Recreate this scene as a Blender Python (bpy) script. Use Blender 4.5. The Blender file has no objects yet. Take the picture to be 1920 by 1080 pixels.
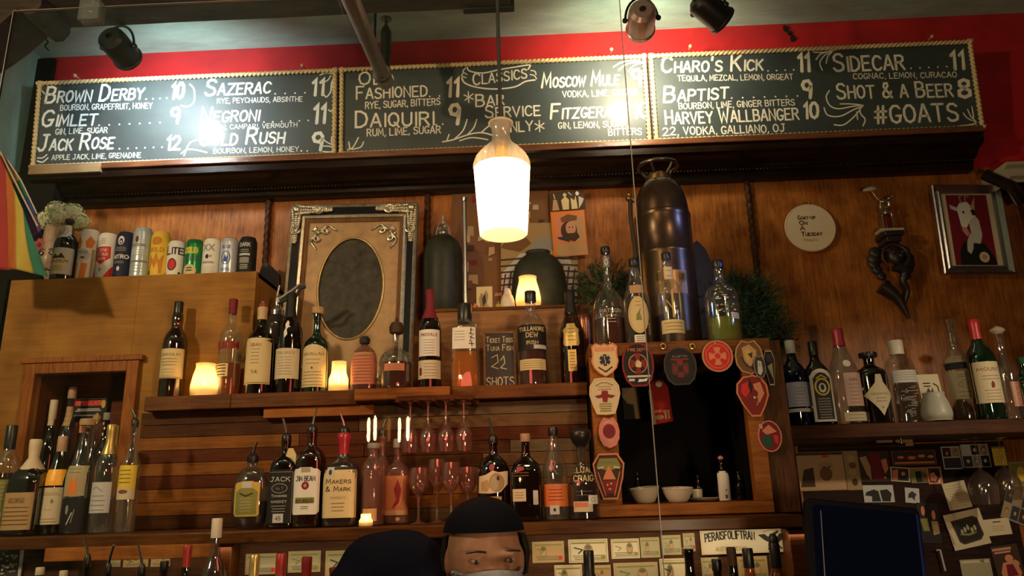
import bpy, math, random
from math import sin, cos, pi, radians, sqrt
from mathutils import Vector, Matrix, noise

random.seed(11)
sc = bpy.context.scene
COL = sc.collection

# ------------------------------------------------------------------ camera
FPX = 1400.0
CAM = Vector((0.0, -2.8, 1.5))
_y, _p, _r = radians(-1.58), radians(15.54), radians(-1.705)
_f = Vector((sin(_y) * cos(_p), cos(_y) * cos(_p), sin(_p)))
_rt = Vector((cos(_y), -sin(_y), 0))
_up = _rt.cross(_f)
RT = _rt * cos(_r) + _up * sin(_r)
UP = _up * cos(_r) - _rt * sin(_r)
FW = _f
cd = bpy.data.cameras.new('camera')
cd.sensor_width = 36.0
cd.lens = FPX / 1920 * 36
cd.clip_start = 0.02
cam = bpy.data.objects.new('camera', cd)
COL.objects.link(cam)
cam.matrix_world = Matrix(((RT.x, UP.x, -FW.x, CAM.x), (RT.y, UP.y, -FW.y, CAM.y), (RT.z, UP.z, -FW.z, CAM.z), (0, 0, 0, 1)))
sc.camera = cam

# ------------------------------------------------------------------ view, world, unseen lights
sc.view_settings.view_transform = 'Standard'
sc.view_settings.look = 'None'
sc.view_settings.gamma = 1.0
sc.view_settings.use_curve_mapping = False
sc.view_settings.exposure = 0.28
sc.cycles.transparent_max_bounces = 40
sc.cycles.max_bounces = 8
sc.cycles.caustics_reflective = False
sc.cycles.caustics_refractive = False
sc.cycles.sample_clamp_indirect = 5.0

w = bpy.data.worlds.new('room_ambient')
sc.world = w
w.use_nodes = True
w.node_tree.nodes['Background'].inputs[0].default_value = (1.0, 0.72, 0.5, 1)
w.node_tree.nodes['Background'].inputs[1].default_value = 0.035


def light(name, kind, loc, energy, col, aim=None, size=0.1, size_y=None, angle=60, blend=0.8):
    d = bpy.data.lights.new(name, kind)
    d.energy = energy
    d.color = col
    if kind == 'AREA':
        d.size = size
        if size_y:
            d.shape = 'RECTANGLE'
            d.size_y = size_y
    else:
        d.shadow_soft_size = size
    if kind == 'SPOT':
        d.spot_size = radians(angle)
        d.spot_blend = blend
    o = bpy.data.objects.new(name, d)
    COL.objects.link(o)
    o.location = loc
    if aim is not None:
        o.rotation_euler = (Vector(aim) - Vector(loc)).to_track_quat('-Z', 'Y').to_euler()
    return o


WARM = (1.0, 0.66, 0.36)
# lights out of the picture, mostly fill added to brighten the bar
light('left_fill', 'AREA', (-2.06, -2.5, 2.75), 26, (1.0, 0.74, 0.44), (-0.9, 0, 2.0), 0.12, 0.12)  # added fill light for the left side; no sconce hangs here
light('overhead_fill', 'AREA', (-0.7, -1.38, 3.2), 18, (1.0, 0.70, 0.40), (-0.6, 0, 1.8), 0.5, 0.2)  # added fill from above for the wall and ledge
light('front_fill', 'SPOT', (1.25, -3.4, 3.1), 140, (1.0, 0.66, 0.36), (-0.75, 0, 1.75), 0.12, angle=44, blend=1)  # added front fill, its cone kept off the right wall
light('shelf_lamp', 'SPOT', (2.05, -2.1, 2.2), 60, (1.0, 0.78, 0.50), (1.3, 0, 1.52), 0.04, angle=32, blend=1)
light('low_front_fill', 'AREA', (0.72, -2.9, 1.36), 9, (1.0, 0.72, 0.42), (0.0, -0.4, 1.36), 0.15, 0.15)  # added low front fill for labels and banknotes
light('blue_side_spot', 'SPOT', (1.95, -1.45, 2.35), 60, (0.20, 0.34, 1.0), (0.52, -0.38, 2.28), 0.12, angle=20, blend=1)  # narrow blue spot added to tint the extinguisher; no screen stands here
light('under_shelf_fill', 'AREA', (0.36, -0.738, 1.384), 0.35, (1.0, 0.78, 0.48), (0.36, -0.66, 1.28), 0.8, 0.02)  # added fill that brightens the banknotes and old sign; no fitting here
light('under_shelf_fill', 'AREA', (-0.80, -0.738, 1.384), 0.25, (1.0, 0.78, 0.48), (-0.80, -0.66, 1.28), 0.8, 0.02)
light('bar_red_glow', 'POINT', (-0.2, -1.02, 1.78), 1.9, (1.0, 0.15, 0.10), size=0.12)  # unseen point light added to redden the planks



def ray(px, py):
    return RT * ((px - 960) / FPX) - UP * ((py - 540) / FPX) + FW


def P(px, py, Y):
    """the point at depth plane y = Y that lies behind an image position"""
    d = ray(px, py)
    return CAM + d * ((Y - CAM.y) / d.y)


def SC(px, py, Y):
    """pixels per metre there"""
    return FPX / (P(px, py, Y) - CAM).dot(FW)


# ------------------------------------------------------------------ materials
_mats = {}


def _new(name):
    m = bpy.data.materials.new(name)
    m.use_nodes = True
    nt = m.node_tree
    return m, nt, nt.nodes['Principled BSDF']


def M(name, col, rough=0.5, metal=0.0, spec=0.5, var=0.0, vscale=8.0, bump=0.0, bscale=60.0, emit=0.0, coat=0.0, stretch=(1, 1, 1)):
    if name in _mats:
        return _mats[name]
    m, nt, b = _new(name)
    b.inputs['Base Color'].default_value = (*col, 1)
    b.inputs['Roughness'].default_value = rough
    b.inputs['Metallic'].default_value = metal
    b.inputs['Specular IOR Level'].default_value = spec
    b.inputs['Coat Weight'].default_value = coat
    b.inputs['Coat Roughness'].default_value = 0.15
    if emit:
        b.inputs['Emission Color'].default_value = (*col, 1)
        b.inputs['Emission Strength'].default_value = emit
    if var or bump:
        tc = nt.nodes.new('ShaderNodeTexCoord')
        mp = nt.nodes.new('ShaderNodeMapping')
        mp.inputs['Scale'].default_value = stretch
        nt.links.new(tc.outputs['Object'], mp.inputs['Vector'])
    if var:
        n = nt.nodes.new('ShaderNodeTexNoise')
        n.inputs['Scale'].default_value = vscale
        n.inputs['Detail'].default_value = 6
        n.inputs['Roughness'].default_value = 0.65
        nt.links.new(mp.outputs[0], n.inputs['Vector'])
        r = nt.nodes.new('ShaderNodeValToRGB')
        r.color_ramp.elements[0].position = 0.3
        r.color_ramp.elements[1].position = 0.7
        r.color_ramp.elements[0].color = (*[c * (1 - var) for c in col], 1)
        r.color_ramp.elements[1].color = (*[min(1, c * (1 + var)) for c in col], 1)
        nt.links.new(n.outputs[0], r.inputs[0])
        nt.links.new(r.outputs[0], b.inputs['Base Color'])
    if bump:
        n2 = nt.nodes.new('ShaderNodeTexNoise')
        n2.inputs['Scale'].default_value = bscale
        n2.inputs['Detail'].default_value = 5
        nt.links.new(mp.outputs[0], n2.inputs['Vector'])
        bp = nt.nodes.new('ShaderNodeBump')
        bp.inputs['Strength'].default_value = bump
        bp.inputs['Distance'].default_value = 0.01
        nt.links.new(n2.outputs[0], bp.inputs['Height'])
        nt.links.new(bp.outputs[0], b.inputs['Normal'])
    _mats[name] = m
    return m


def wood(name, c1, c2, axis='x', scale=6.0, rough=0.5, contrast=0.5, spec=0.10, blotch=0.35, coat=0.0):
    """board wood: long grain, finer fibres and slow blotches"""
    if name in _mats:
        return _mats[name]
    m, nt, b = _new(name)
    N, L = nt.nodes.new, nt.links.new
    tc = N('ShaderNodeTexCoord')
    mp = N('ShaderNodeMapping')
    mp.inputs['Scale'].default_value = (0.07, 1, 1) if axis == 'x' else (1, 1, 0.10)
    L(tc.outputs['Object'], mp.inputs['Vector'])
    n1 = N('ShaderNodeTexNoise')
    n1.inputs['Scale'].default_value = scale * 16
    n1.inputs['Detail'].default_value = 8
    n1.inputs['Roughness'].default_value = 0.7
    n1.inputs['Distortion'].default_value = 0.6
    L(mp.outputs[0], n1.inputs['Vector'])
    n2 = N('ShaderNodeTexNoise')
    n2.inputs['Scale'].default_value = scale * 1.6
    n2.inputs['Detail'].default_value = 4
    L(tc.outputs['Object'], n2.inputs['Vector'])
    mx = N('ShaderNodeMix')
    mx.data_type = 'FLOAT'
    mx.inputs[0].default_value = blotch
    L(n1.outputs[0], mx.inputs[2])
    L(n2.outputs[0], mx.inputs[3])
    r = N('ShaderNodeValToRGB')
    r.color_ramp.elements[0].position = 0.5 - contrast * 0.15
    r.color_ramp.elements[1].position = 0.5 + contrast * 0.15
    r.color_ramp.elements[0].color = (*c1, 1)
    r.color_ramp.elements[1].color = (*c2, 1)
    L(mx.outputs[0], r.inputs[0])
    L(r.outputs[0], b.inputs['Base Color'])
    b.inputs['Roughness'].default_value = rough
    b.inputs['Specular IOR Level'].default_value = spec
    b.inputs['Coat Weight'].default_value = coat
    b.inputs['Coat Roughness'].default_value = 0.2
    bp = N('ShaderNodeBump')
    bp.inputs['Strength'].default_value = 0.25
    bp.inputs['Distance'].default_value = 0.004
    L(n1.outputs[0], bp.inputs['Height'])
    L(bp.outputs[0], b.inputs['Normal'])
    _mats[name] = m
    return m


def glass(name, tint, gloss=0.06, rough=0.03, body=0.0, bodycol=None):
    """thin-walled glass: tinted see-through wall with a mirror coat that grows towards grazing angles"""
    if name in _mats:
        return _mats[name]
    m, nt, b = _new(name)
    nt.nodes.remove(b)
    N, L = nt.nodes.new, nt.links.new
    out = nt.nodes['Material Output']
    tr = N('ShaderNodeBsdfTransparent')
    tr.inputs[0].default_value = (*tint, 1)
    base = tr
    if body:
        df = N('ShaderNodeBsdfDiffuse')
        df.inputs[0].default_value = (*(bodycol or tint), 1)
        mx0 = N('ShaderNodeMixShader')
        mx0.inputs[0].default_value = body
        L(tr.outputs[0], mx0.inputs[1])
        L(df.outputs[0], mx0.inputs[2])
        base = mx0
    gl = N('ShaderNodeBsdfGlossy')
    gl.inputs[0].default_value = (1, 1, 1, 1)
    gl.inputs['Roughness'].default_value = rough
    lw = N('ShaderNodeLayerWeight')
    lw.inputs[0].default_value = 0.35
    mr = N('ShaderNodeMapRange')
    mr.inputs[3].default_value = gloss
    mr.inputs[4].default_value = 0.55
    L(lw.outputs['Facing'], mr.inputs[0])
    pw = N('ShaderNodeMath')
    pw.operation = 'POWER'
    pw.inputs[1].default_value = 1.6
    L(mr.outputs[0], pw.inputs[0])
    ad = N('ShaderNodeMath')
    ad.operation = 'ADD'
    ad.inputs[1].default_value = gloss * 0.6
    L(pw.outputs[0], ad.inputs[0])
    mx = N('ShaderNodeMixShader')
    L(ad.outputs[0], mx.inputs[0])
    L(base.outputs[0], mx.inputs[1])
    L(gl.outputs[0], mx.inputs[2])
    L(mx.outputs[0], out.inputs[0])
    _mats[name] = m
    return m


def emitter(name, col, strength):
    if name in _mats:
        return _mats[name]
    m, nt, b = _new(name)
    nt.nodes.remove(b)
    e = nt.nodes.new('ShaderNodeEmission')
    e.inputs[0].default_value = (*col, 1)
    e.inputs[1].default_value = strength
    nt.links.new(e.outputs[0], nt.nodes['Material Output'].inputs[0])
    _mats[name] = m
    return m


def frosted(name, col, see=0.45, trans=0.8):
    """frosted lamp glass: scatters the light of the flame inside"""
    if name in _mats:
        return _mats[name]
    m, nt, b = _new(name)
    nt.nodes.remove(b)
    N, L = nt.nodes.new, nt.links.new
    t = N('ShaderNodeBsdfTransparent')
    t.inputs[0].default_value = (*col, 1)
    tl = N('ShaderNodeBsdfTranslucent')
    tl.inputs[0].default_value = (*col, 1)
    df = N('ShaderNodeBsdfDiffuse')
    df.inputs[0].default_value = (*col, 1)
    a = N('ShaderNodeMixShader')
    a.inputs[0].default_value = trans
    L(df.outputs[0], a.inputs[1])
    L(tl.outputs[0], a.inputs[2])
    c = N('ShaderNodeMixShader')
    c.inputs[0].default_value = see
    L(a.outputs[0], c.inputs[1])
    L(t.outputs[0], c.inputs[2])
    L(c.outputs[0], nt.nodes['Material Output'].inputs[0])
    _mats[name] = m
    return m


PAL = dict(
    cream=(.62, .50, .27), white=(.72, .70, .64), paper=(.58, .50, .34), black=(.010, .009, .008), red=(.55, .025, .02),
    darkred=(.20, .012, .012), orange=(.70, .20, .03), amber=(.55, .22, .03), gold=(.55, .38, .08), yellow=(.75, .52, .05),
    navy=(.012, .014, .05), blue=(.04, .10, .42), green=(.03, .28, .07), darkgreen=(.01, .07, .03), grey=(.25, .24, .22),
    lightgrey=(.5, .5, .48), brown=(.16, .07, .025), darkbrown=(.05, .022, .01), pink=(.60, .22, .20), salmon=(.62, .22, .12),
    kraft=(.42, .27, .12), sepia=(.33, .22, .10), skin=(.55, .28, .18), purple=(.16, .04, .25), teal=(.05, .25, .22),
    paleblue=(.50, .60, .68), note=(.36, .33, .20), notedark=(.13, .13, .08), olive=(.22, .22, .05), violet=(.10, .08, .30),
    chalk=(.80, .86, .82), maroon=(.16, .01, .02), lime=(.40, .55, .06), tan=(.45, .28, .14), charcoal=(.03, .03, .035))


def C(key):
    return M('ink_' + key, PAL[key], 0.6, spec=0.3)


# ------------------------------------------------------------------ mesh building
class MB:
    def __init__(s):
        s.v, s.f, s.m = [], [], []

    def add(s, vs, fs, mi=0):
        b = len(s.v)
        s.v += [tuple(x) for x in vs]
        s.f += [tuple(i + b for i in f) for f in fs]
        s.m += [mi] * len(fs)
        return s

    def box(s, x0, x1, y0, y1, z0, z1, mi=0):
        return s.add([(x0, y0, z0), (x1, y0, z0), (x1, y1, z0), (x0, y1, z0), (x0, y0, z1), (x1, y0, z1), (x1, y1, z1), (x0, y1, z1)],
                     [(0, 3, 2, 1), (4, 5, 6, 7), (0, 1, 5, 4), (1, 2, 6, 5), (2, 3, 7, 6), (3, 0, 4, 7)], mi)

    def frame(s, x0, x1, z0, z1, a, b, c, d, y0, y1, mi=0):
        """outer x0..z1, hole a..b x c..d"""
        s.box(x0, a, y0, y1, z0, z1, mi)
        s.box(b, x1, y0, y1, z0, z1, mi)
        s.box(a, b, y0, y1, d, z1, mi)
        if c > z0:
            s.box(a, b, y0, y1, z0, c, mi)
        return s

    def lathe(s, prof, n=24, c=(0, 0, 0), mi=0, flat=1.0, axis='z', ends=True):
        """prof: (r, z) or (r, z, exponent); exponent > 2 squares the ring off"""
        vs, fs = [], []
        for p in prof:
            e = p[2] if len(p) > 2 else 2.0
            for k in range(n):
                t = 2 * pi * (k + 0.5) / n
                ct, st = cos(t), sin(t)
                x = p[0] * math.copysign(abs(ct) ** (2 / e), ct)
                y = p[0] * flat * math.copysign(abs(st) ** (2 / e), st)
                vs.append((c[0] + x, c[1] + y, c[2] + p[1]) if axis == 'z' else
                          ((c[0] + x, c[1] + p[1], c[2] + y) if axis == 'y' else (c[0] + p[1], c[1] + x, c[2] + y)))
        for i in range(len(prof) - 1):
            for k in range(n):
                k2 = (k + 1) % n
                q = (i * n + k, i * n + k2, (i + 1) * n + k2, (i + 1) * n + k)
                fs.append(q if axis != 'y' else q[::-1])
        if ends:
            if prof[0][0] > 1e-6:
                fs.append(tuple(range(n))[::-1])
            if prof[-1][0] > 1e-6:
                fs.append(tuple(range((len(prof) - 1) * n, len(prof) * n)))
        return s.add(vs, fs, mi)

    def tube(s, pts, r, n=8, mi=0, closed=False):
        pts = [Vector(p) for p in pts]
        N = len(pts)
        vs, fs = [], []
        prev = None
        for i, p in enumerate(pts):
            t = (pts[(i + 1) % N] - pts[i - 1]) if closed else (pts[min(i + 1, N - 1)] - pts[max(i - 1, 0)])
            t.normalize()
            if prev is None:
                u = t.orthogonal().normalized()
            else:
                u = (prev - t * prev.dot(t))
                u = u.normalized() if u.length > 1e-6 else t.orthogonal().normalized()
            prev = u
            w_ = t.cross(u)
            rr = r[i] if isinstance(r, (list, tuple)) else r
            for k in range(n):
                a = 2 * pi * k / n
                vs.append(p + u * (cos(a) * rr) + w_ * (sin(a) * rr))
        for i in range(N if closed else N - 1):
            j = (i + 1) % N
            for k in range(n):
                k2 = (k + 1) % n
                fs.append((i * n + k, i * n + k2, j * n + k2, j * n + k))
        if not closed:
            fs.append(tuple(range(n))[::-1])
            fs.append(tuple(range((N - 1) * n, N * n)))
        return s.add(vs, fs, mi)

    def ball(s, c, r, n=12, mi=0, sx=1, sy=1, sz=1):
        k = max(5, n // 2)
        pr = [(r * sin(pi * i / k), -r * cos(pi * i / k)) for i in range(k + 1)]
        b = len(s.v)
        s.lathe(pr, n, (0, 0, 0), mi, ends=False)
        for i in range(b, len(s.v)):
            x, y, z = s.v[i]
            s.v[i] = (c[0] + x * sx, c[1] + y * sy, c[2] + z * sz)
        return s

    def prism(s, poly, y0, y1, mi=0):
        """outline in x-z, extruded from y0 (front) to y1 (back)"""
        n = len(poly)
        area = sum(poly[i][0] * poly[(i + 1) % n][1] - poly[(i + 1) % n][0] * poly[i][1] for i in range(n))
        if area < 0:
            poly = poly[::-1]
        vs = [(x, y0, z) for x, z in poly] + [(x, y1, z) for x, z in poly]
        fs = [tuple(range(n)), tuple(range(n, 2 * n))[::-1]]
        fs += [(i, i + n, (i + 1) % n + n, (i + 1) % n) for i in range(n)]
        return s.add(vs, fs, mi)

    def hoop(s, outer, inner, y0, y1, mi=0):
        """ring between two outlines of equal length in x-z"""
        n = len(outer)
        vs = [(x, y0, z) for x, z in outer] + [(x, y0, z) for x, z in inner] + [(x, y1, z) for x, z in outer] + [(x, y1, z) for x, z in inner]
        fs = []
        for i in range(n):
            j = (i + 1) % n
            fs += [(i, j, n + j, n + i), (2 * n + i, 3 * n + i, 3 * n + j, 2 * n + j), (i, 2 * n + i, 2 * n + j, j), (n + i, n + j, 3 * n + j, 3 * n + i)]
        return s.add(vs, fs, mi)

    def xform(s, mat, start=0):
        for i in range(start, len(s.v)):
            s.v[i] = tuple(mat @ Vector(s.v[i]))
        return s

    def build(s, name, mats, parent=None, smooth=35, bevel=0, loc=None):
        me = bpy.data.meshes.new(name)
        me.from_pydata(s.v, [], s.f)
        if not isinstance(mats, (list, tuple)):
            mats = [mats]
        for m in mats:
            me.materials.append(m)
        if len(mats) > 1:
            me.polygons.foreach_set('material_index', s.m)
        if smooth:
            me.polygons.foreach_set('use_smooth', [True] * len(s.f))
            me.set_sharp_from_angle(angle=radians(smooth))
        me.update()
        o = bpy.data.objects.new(name, me)
        COL.objects.link(o)
        if parent is not None:
            o.parent = parent
        if loc is not None:
            o.location = loc
        if bevel:
            bv = o.modifiers.new('edge', 'BEVEL')
            bv.width = bevel
            bv.segments = 2
            bv.limit_method = 'ANGLE'
        return o


def tag(o, label, cat, group=None):
    o['label'] = label
    o['category'] = cat
    if group:
        o['group'] = group
    return o


def thing(name, label, cat, loc=(0, 0, 0), group=None, rot=None):
    o = bpy.data.objects.new(name, None)
    o.empty_display_size = 0.05
    COL.objects.link(o)
    o.location = loc
    if rot is not None:
        o.rotation_euler = rot
    return tag(o, label, cat, group)


def struct(o):
    o['kind'] = 'structure'
    return o


# ------------------------------------------------------------------ stroke lettering
FONT = {
    'A': '0,0 1.9,6 2.2,6 4,0|.8,2 3.3,2', 'B': '.2,0 .2,6 2.3,6 3.3,5.4 3.3,4 2.3,3.2 .2,3.2|2.3,3.2 3.6,2.6 3.8,1.2 2.7,.1 .2,0',
    'C': '3.8,4.9 3,5.8 1.6,6 .5,4.9 .1,3 .5,1 1.7,0 3,.2 3.8,1', 'D': '.2,0 .2,6 1.8,6 3.4,4.9 3.9,3 3.4,1 1.9,0 .2,0',
    'E': '3.5,6 .2,6 .2,0 3.6,0|.2,3.1 2.9,3.1', 'F': '3.6,6 .2,6 .2,0|.2,3.1 2.8,3.1', 'G': '3.7,5 2.9,5.9 1.5,5.9 .4,4.8 .1,2.8 .6,.8 1.9,0 3.3,.5 3.8,2.4 2.3,2.4',
    'H': '.2,0 .2,6|3.8,0 3.8,6|.2,3 3.8,3', 'I': '.6,0 .6,6', 'J': '3,6 3,1.5 2.3,.2 1.1,0 .1,1|1.6,6 4,6', 'K': '.2,0 .2,6|3.6,6 .4,2.8|1.3,3.7 3.8,0',
    'L': '.2,6 .2,0 3.4,0', 'M': '0,0 .5,6 2.3,1.6 4.1,6 4.6,0', 'N': '.2,0 .2,6 3.8,0 3.8,6', 'O': '2,0 .7,.7 .1,2.6 .3,4.6 1.4,5.9 2.7,5.9 3.8,4.6 4,2.6 3.4,.8 2,0',
    'P': '.2,0 .2,6 2.4,6 3.6,5.2 3.6,3.6 2.4,2.8 .2,2.8', 'Q': '2,0 .7,.7 .1,2.6 .3,4.6 1.4,5.9 2.7,5.9 3.8,4.6 4,2.6 3.4,.8 2,0|2.4,1.6 4.2,-.6',
    'R': '.2,0 .2,6 2.4,6 3.5,5.3 3.5,3.9 2.4,3.1 .2,3.1|1.9,3.1 3.9,0', 'S': '3.6,5.1 2.7,5.9 1.3,5.9 .4,5 .5,3.8 1.6,3.2 3,2.7 3.7,1.7 3.4,.5 2.2,0 .9,.1 .1,1',
    'T': '0,6 4,6|2,6 2,0', 'U': '.2,6 .2,1.7 1,.2 2.6,0 3.7,1.2 3.8,6', 'V': '0,6 2,0 4,6', 'W': '0,6 1.2,0 2.5,4.4 3.8,0 5,6', 'X': '0,0 4,6|0,6 4,0',
    'Y': '0,6 2,3 4,6|2,3 2,0', 'Z': '.1,6 3.9,6 .1,0 4,0', '0': '2,0 .8,.7 .3,2.6 .5,4.8 1.5,6 2.5,6 3.5,4.8 3.7,2.6 3.2,.7 2,0', '1': '.5,4.8 1.6,6 1.6,0',
    '2': '.2,4.8 1.2,6 2.8,5.9 3.6,4.6 3,3 .1,0 3.9,0', '3': '.3,5.4 1.8,6 3.4,5.2 3,3.5 1.6,3.2 3.3,2.7 3.6,1 2.2,0 .3,.5', '4': '3,0 3,6 .1,2 4,2',
    '5': '3.6,6 .6,6 .4,3.5 2.4,3.7 3.7,2.4 3.2,.5 1.6,0 .2,.6', '6': '3.2,6 1.2,4.6 .3,2.2 .9,.3 2.5,0 3.7,1.2 3.3,2.9 1.8,3.4 .5,2.4', '7': '.1,6 3.9,6 1.6,0',
    '8': '2,3.2 .7,4 .7,5.4 2,6 3.3,5.4 3.3,4 2,3.2 .4,2.2 .4,.7 2,0 3.6,.7 3.6,2.2 2,3.2', '9': '3.5,4 2.4,2.8 .9,3.2 .3,4.6 1,5.8 2.6,6 3.5,4.8 3.5,3 3.1,0',
    '&': '4,0 .8,4.4 1.2,5.8 2.4,5.8 2.6,4.6 .3,1.8 .4,.5 1.6,0 3,.6 3.9,2.4', '#': '1.1,0 1.8,6|2.9,0 3.6,6|.2,2 4.2,2|.5,4.1 4.5,4.1', "'": '.5,6 .3,4.6',
    ',': '.6,.5 .2,-1', '.': '.3,0 .3,.35', '-': '.2,2.8 2.2,2.8', '!': '.5,6 .5,1.8|.5,.3 .5,0', '$': '3.4,4.8 2,5.4 .6,4.6 1,3.3 3,2.6 3.4,1.2 2,.5 .4,1.2|2,6.2 2,-.3'}


class Art:
    """flat painting (print, paint, chalk) laid on a surface given by fn(u, v, offset)"""

    def __init__(s, fn, hu=1.0, hv=1.0, base=0.0004, dl=0.00012, curved=False):
        s.fn, s.hu, s.hv, s.base, s.dl, s.curved = fn, hu, hv, base, dl, curved
        s.mb, s.mats, s.layer = MB(), [], 0

    def _mi(s, key):
        m = C(key) if isinstance(key, str) else key
        if m not in s.mats:
            s.mats.append(m)
        return s.mats.index(m)

    def _off(s):
        return s.base + s.layer * s.dl

    def _fan(s, pts, mi, center=None, rings=1):
        o = s._off()
        if center is None:
            s.mb.add([s.fn(u, v, o) for u, v in pts], [tuple(range(len(pts)))], mi)
            return
        n = len(pts)
        vs = [s.fn(center[0], center[1], o)]
        fs = []
        for r in range(1, rings + 1):
            k = r / rings
            vs += [s.fn(center[0] + (u - center[0]) * k, center[1] + (v - center[1]) * k, o) for u, v in pts]
            for i in range(n):
                j = (i + 1) % n
                if r == 1:
                    fs.append((0, 1 + i, 1 + j))
                else:
                    a, b = 1 + (r - 2) * n, 1 + (r - 1) * n
                    fs.append((a + i, b + i, b + j, a + j))
        s.mb.add(vs, fs, mi)

    def _strips(s, pts, mi, step):
        """fill an outline on a curved surface: cut it into narrow upright strips"""
        lo, hi = min(p[0] for p in pts), max(p[0] for p in pts)
        n = max(1, int((hi - lo) / step) + 1)

        def clip(poly, c, keep_above):
            out = []
            for i, b in enumerate(poly):
                a = poly[i - 1]
                ia, ib = (a[0] >= c, b[0] >= c) if keep_above else (a[0] <= c, b[0] <= c)
                if ia != ib:
                    t = (c - a[0]) / (b[0] - a[0])
                    out.append((c, a[1] + (b[1] - a[1]) * t))
                if ib:
                    out.append(b)
            return out

        vlo, vhi = min(p[1] for p in pts), max(p[1] for p in pts)
        nv = max(1, int((vhi - vlo) / (s.hv * .17)) + 1)
        swap = lambda poly: [(b, a) for a, b in poly]
        for j in range(nv):
            d0, d1 = vlo + (vhi - vlo) * j / nv, vlo + (vhi - vlo) * (j + 1) / nv
            row = swap(clip(clip(swap(pts), d0, True), d1, False))
            if len(row) < 3:
                continue
            for i in range(n):
                c0, c1 = lo + (hi - lo) * i / n, lo + (hi - lo) * (i + 1) / n
                q = clip(clip(list(row), c0, True), c1, False)
                if len(q) >= 3:
                    s._fan(q, mi)

    def _stroke(s, pts, w, mi, caps=True):
        o = s._off()
        if s.curved:
            q = [pts[0]]
            for a, b in zip(pts, pts[1:]):
                n = max(1, int(abs(b[0] - a[0]) / max(s.hu * 0.11, 1e-5)), int(abs(b[1] - a[1]) / max(s.hv * 0.17, 1e-5)))
                q += [(a[0] + (b[0] - a[0]) * i / n, a[1] + (b[1] - a[1]) * i / n) for i in range(1, n + 1)]
            pts = q
        pts = [Vector((p[0], p[1])) for p in pts]
        L, R = [], []
        N = len(pts)
        closed = (pts[0] - pts[-1]).length < 1e-7 and N > 3
        for i, p in enumerate(pts):
            a = pts[i] - pts[i - 1] if i > 0 else (pts[i] - pts[-2] if closed else None)
            b = pts[i + 1] - pts[i] if i < N - 1 else (pts[1] - pts[i] if closed else None)
            a = b if a is None else a
            b = a if b is None else b
            a = a.normalized() if a.length > 1e-9 else Vector((1, 0))
            b = b.normalized() if b.length > 1e-9 else a
            t = a + b
            t = t.normalized() if t.length > 1e-3 else a
            k = 1 / max(0.45, t.dot(a))
            n = Vector((-t.y, t.x)) * (w * 0.5 * k)
            L.append(p + n)
            R.append(p - n)
        vs = [s.fn(p.x, p.y, o) for p in R] + [s.fn(p.x, p.y, o) for p in L]
        fs = [(i, i + 1, N + i + 1, N + i) for i in range(N - 1)]
        s.mb.add(vs, fs, mi)
        if caps and not closed:
            for p in (pts[0], pts[-1]):
                s._fan([(p.x + cos(k * pi / 4) * w * .5, p.y + sin(k * pi / 4) * w * .5) for k in range(8)], mi)

    def text(s, t, u0, v0, u1, h, mat, bold=.14, small=.72, slant=0.0, jit=0.0, fit=True, rise=0.0):
        mi = s._mi(mat)
        glyphs, x = [], 0.0
        for ch in t:
            if ch == ' ':
                x += 2.6
                continue
            k = small if ch.islower() else 1.0
            g = FONT.get(ch.upper())
            if not g:
                continue
            st = [[tuple(float(c) for c in p.split(',')) for p in q.split()] for q in g.split('|')]
            wd = max(p[0] for q in st for p in q)
            glyphs.append((x, k, st))
            x += (wd + 1.25) * k
        x -= 1.25
        ky = h / 6.0
        kx = (u1 - u0) / x if fit else ky
        for gx, k, st in glyphs:
            jy = (random.random() - .5) * jit * h
            for q in st:
                pts = [(u0 + (gx + p[0] * k) * kx + slant * p[1] * k * ky, v0 + p[1] * k * ky + jy + rise * (gx / x)) for p in q]
                s._stroke(pts, bold * h * (k ** .5), mi)
        s.layer += 1

    def draw(s, ops):
        hu, hv = s.hu, s.hv
        for op in ops:
            k = op[0]
            if k == 'r':
                _, a, b, c, d, m = op
                if s.curved:
                    s._strips([(a * hu, b * hv), (c * hu, b * hv), (c * hu, d * hv), (a * hu, d * hv)], s._mi(m), hu * .11)
                    s.layer += 1
                    continue
                n = 1
                o, mi = s._off(), s._mi(m)
                vs = []
                for i in range(n + 1):
                    u = (a + (c - a) * i / n) * hu
                    vs += [s.fn(u, b * hv, o), s.fn(u, d * hv, o)]
                s.mb.add(vs, [(2 * i, 2 * i + 2, 2 * i + 3, 2 * i + 1) for i in range(n)], mi)
            elif k == 'd':
                _, u, v, ru, rv, m = op
                n = 24
                q = [((u + cos(2 * pi * i / n) * ru) * hu, (v + sin(2 * pi * i / n) * rv) * hv) for i in range(n)]
                if s.curved:
                    s._strips(q, s._mi(m), hu * .11)
                else:
                    s._fan(q, s._mi(m))
            elif k == 'o':
                _, u, v, ru, rv, wd, m = op
                n = 28
                s._stroke([((u + cos(2 * pi * i / n) * ru) * hu, (v + sin(2 * pi * i / n) * rv) * hv) for i in range(n + 1)], wd * hu, s._mi(m), False)
            elif k == 'p':
                _, pts, m = op
                pts = [(p[0] * hu, p[1] * hv) for p in pts]
                cx, cy = sum(p[0] for p in pts) / len(pts), sum(p[1] for p in pts) / len(pts)
                if s.curved:
                    s._strips(pts, s._mi(m), hu * .11)
                else:
                    s._fan(pts, s._mi(m))
            elif k == 's':
                _, pts, wd, m = op
                s._stroke([(p[0] * hu, p[1] * hv) for p in pts], wd * hu, s._mi(m))
            elif k == 't':
                _, t, a, v, c, h, m = op[:7]
                s.text(t, a * hu, v * hv, c * hu, h * hv, m, *(op[7:]))
                continue
            s.layer += 1
        return s

    def build(s, name, parent=None, **kw):
        return s.mb.build(name, s.mats, parent, smooth=0, **kw)


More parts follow.
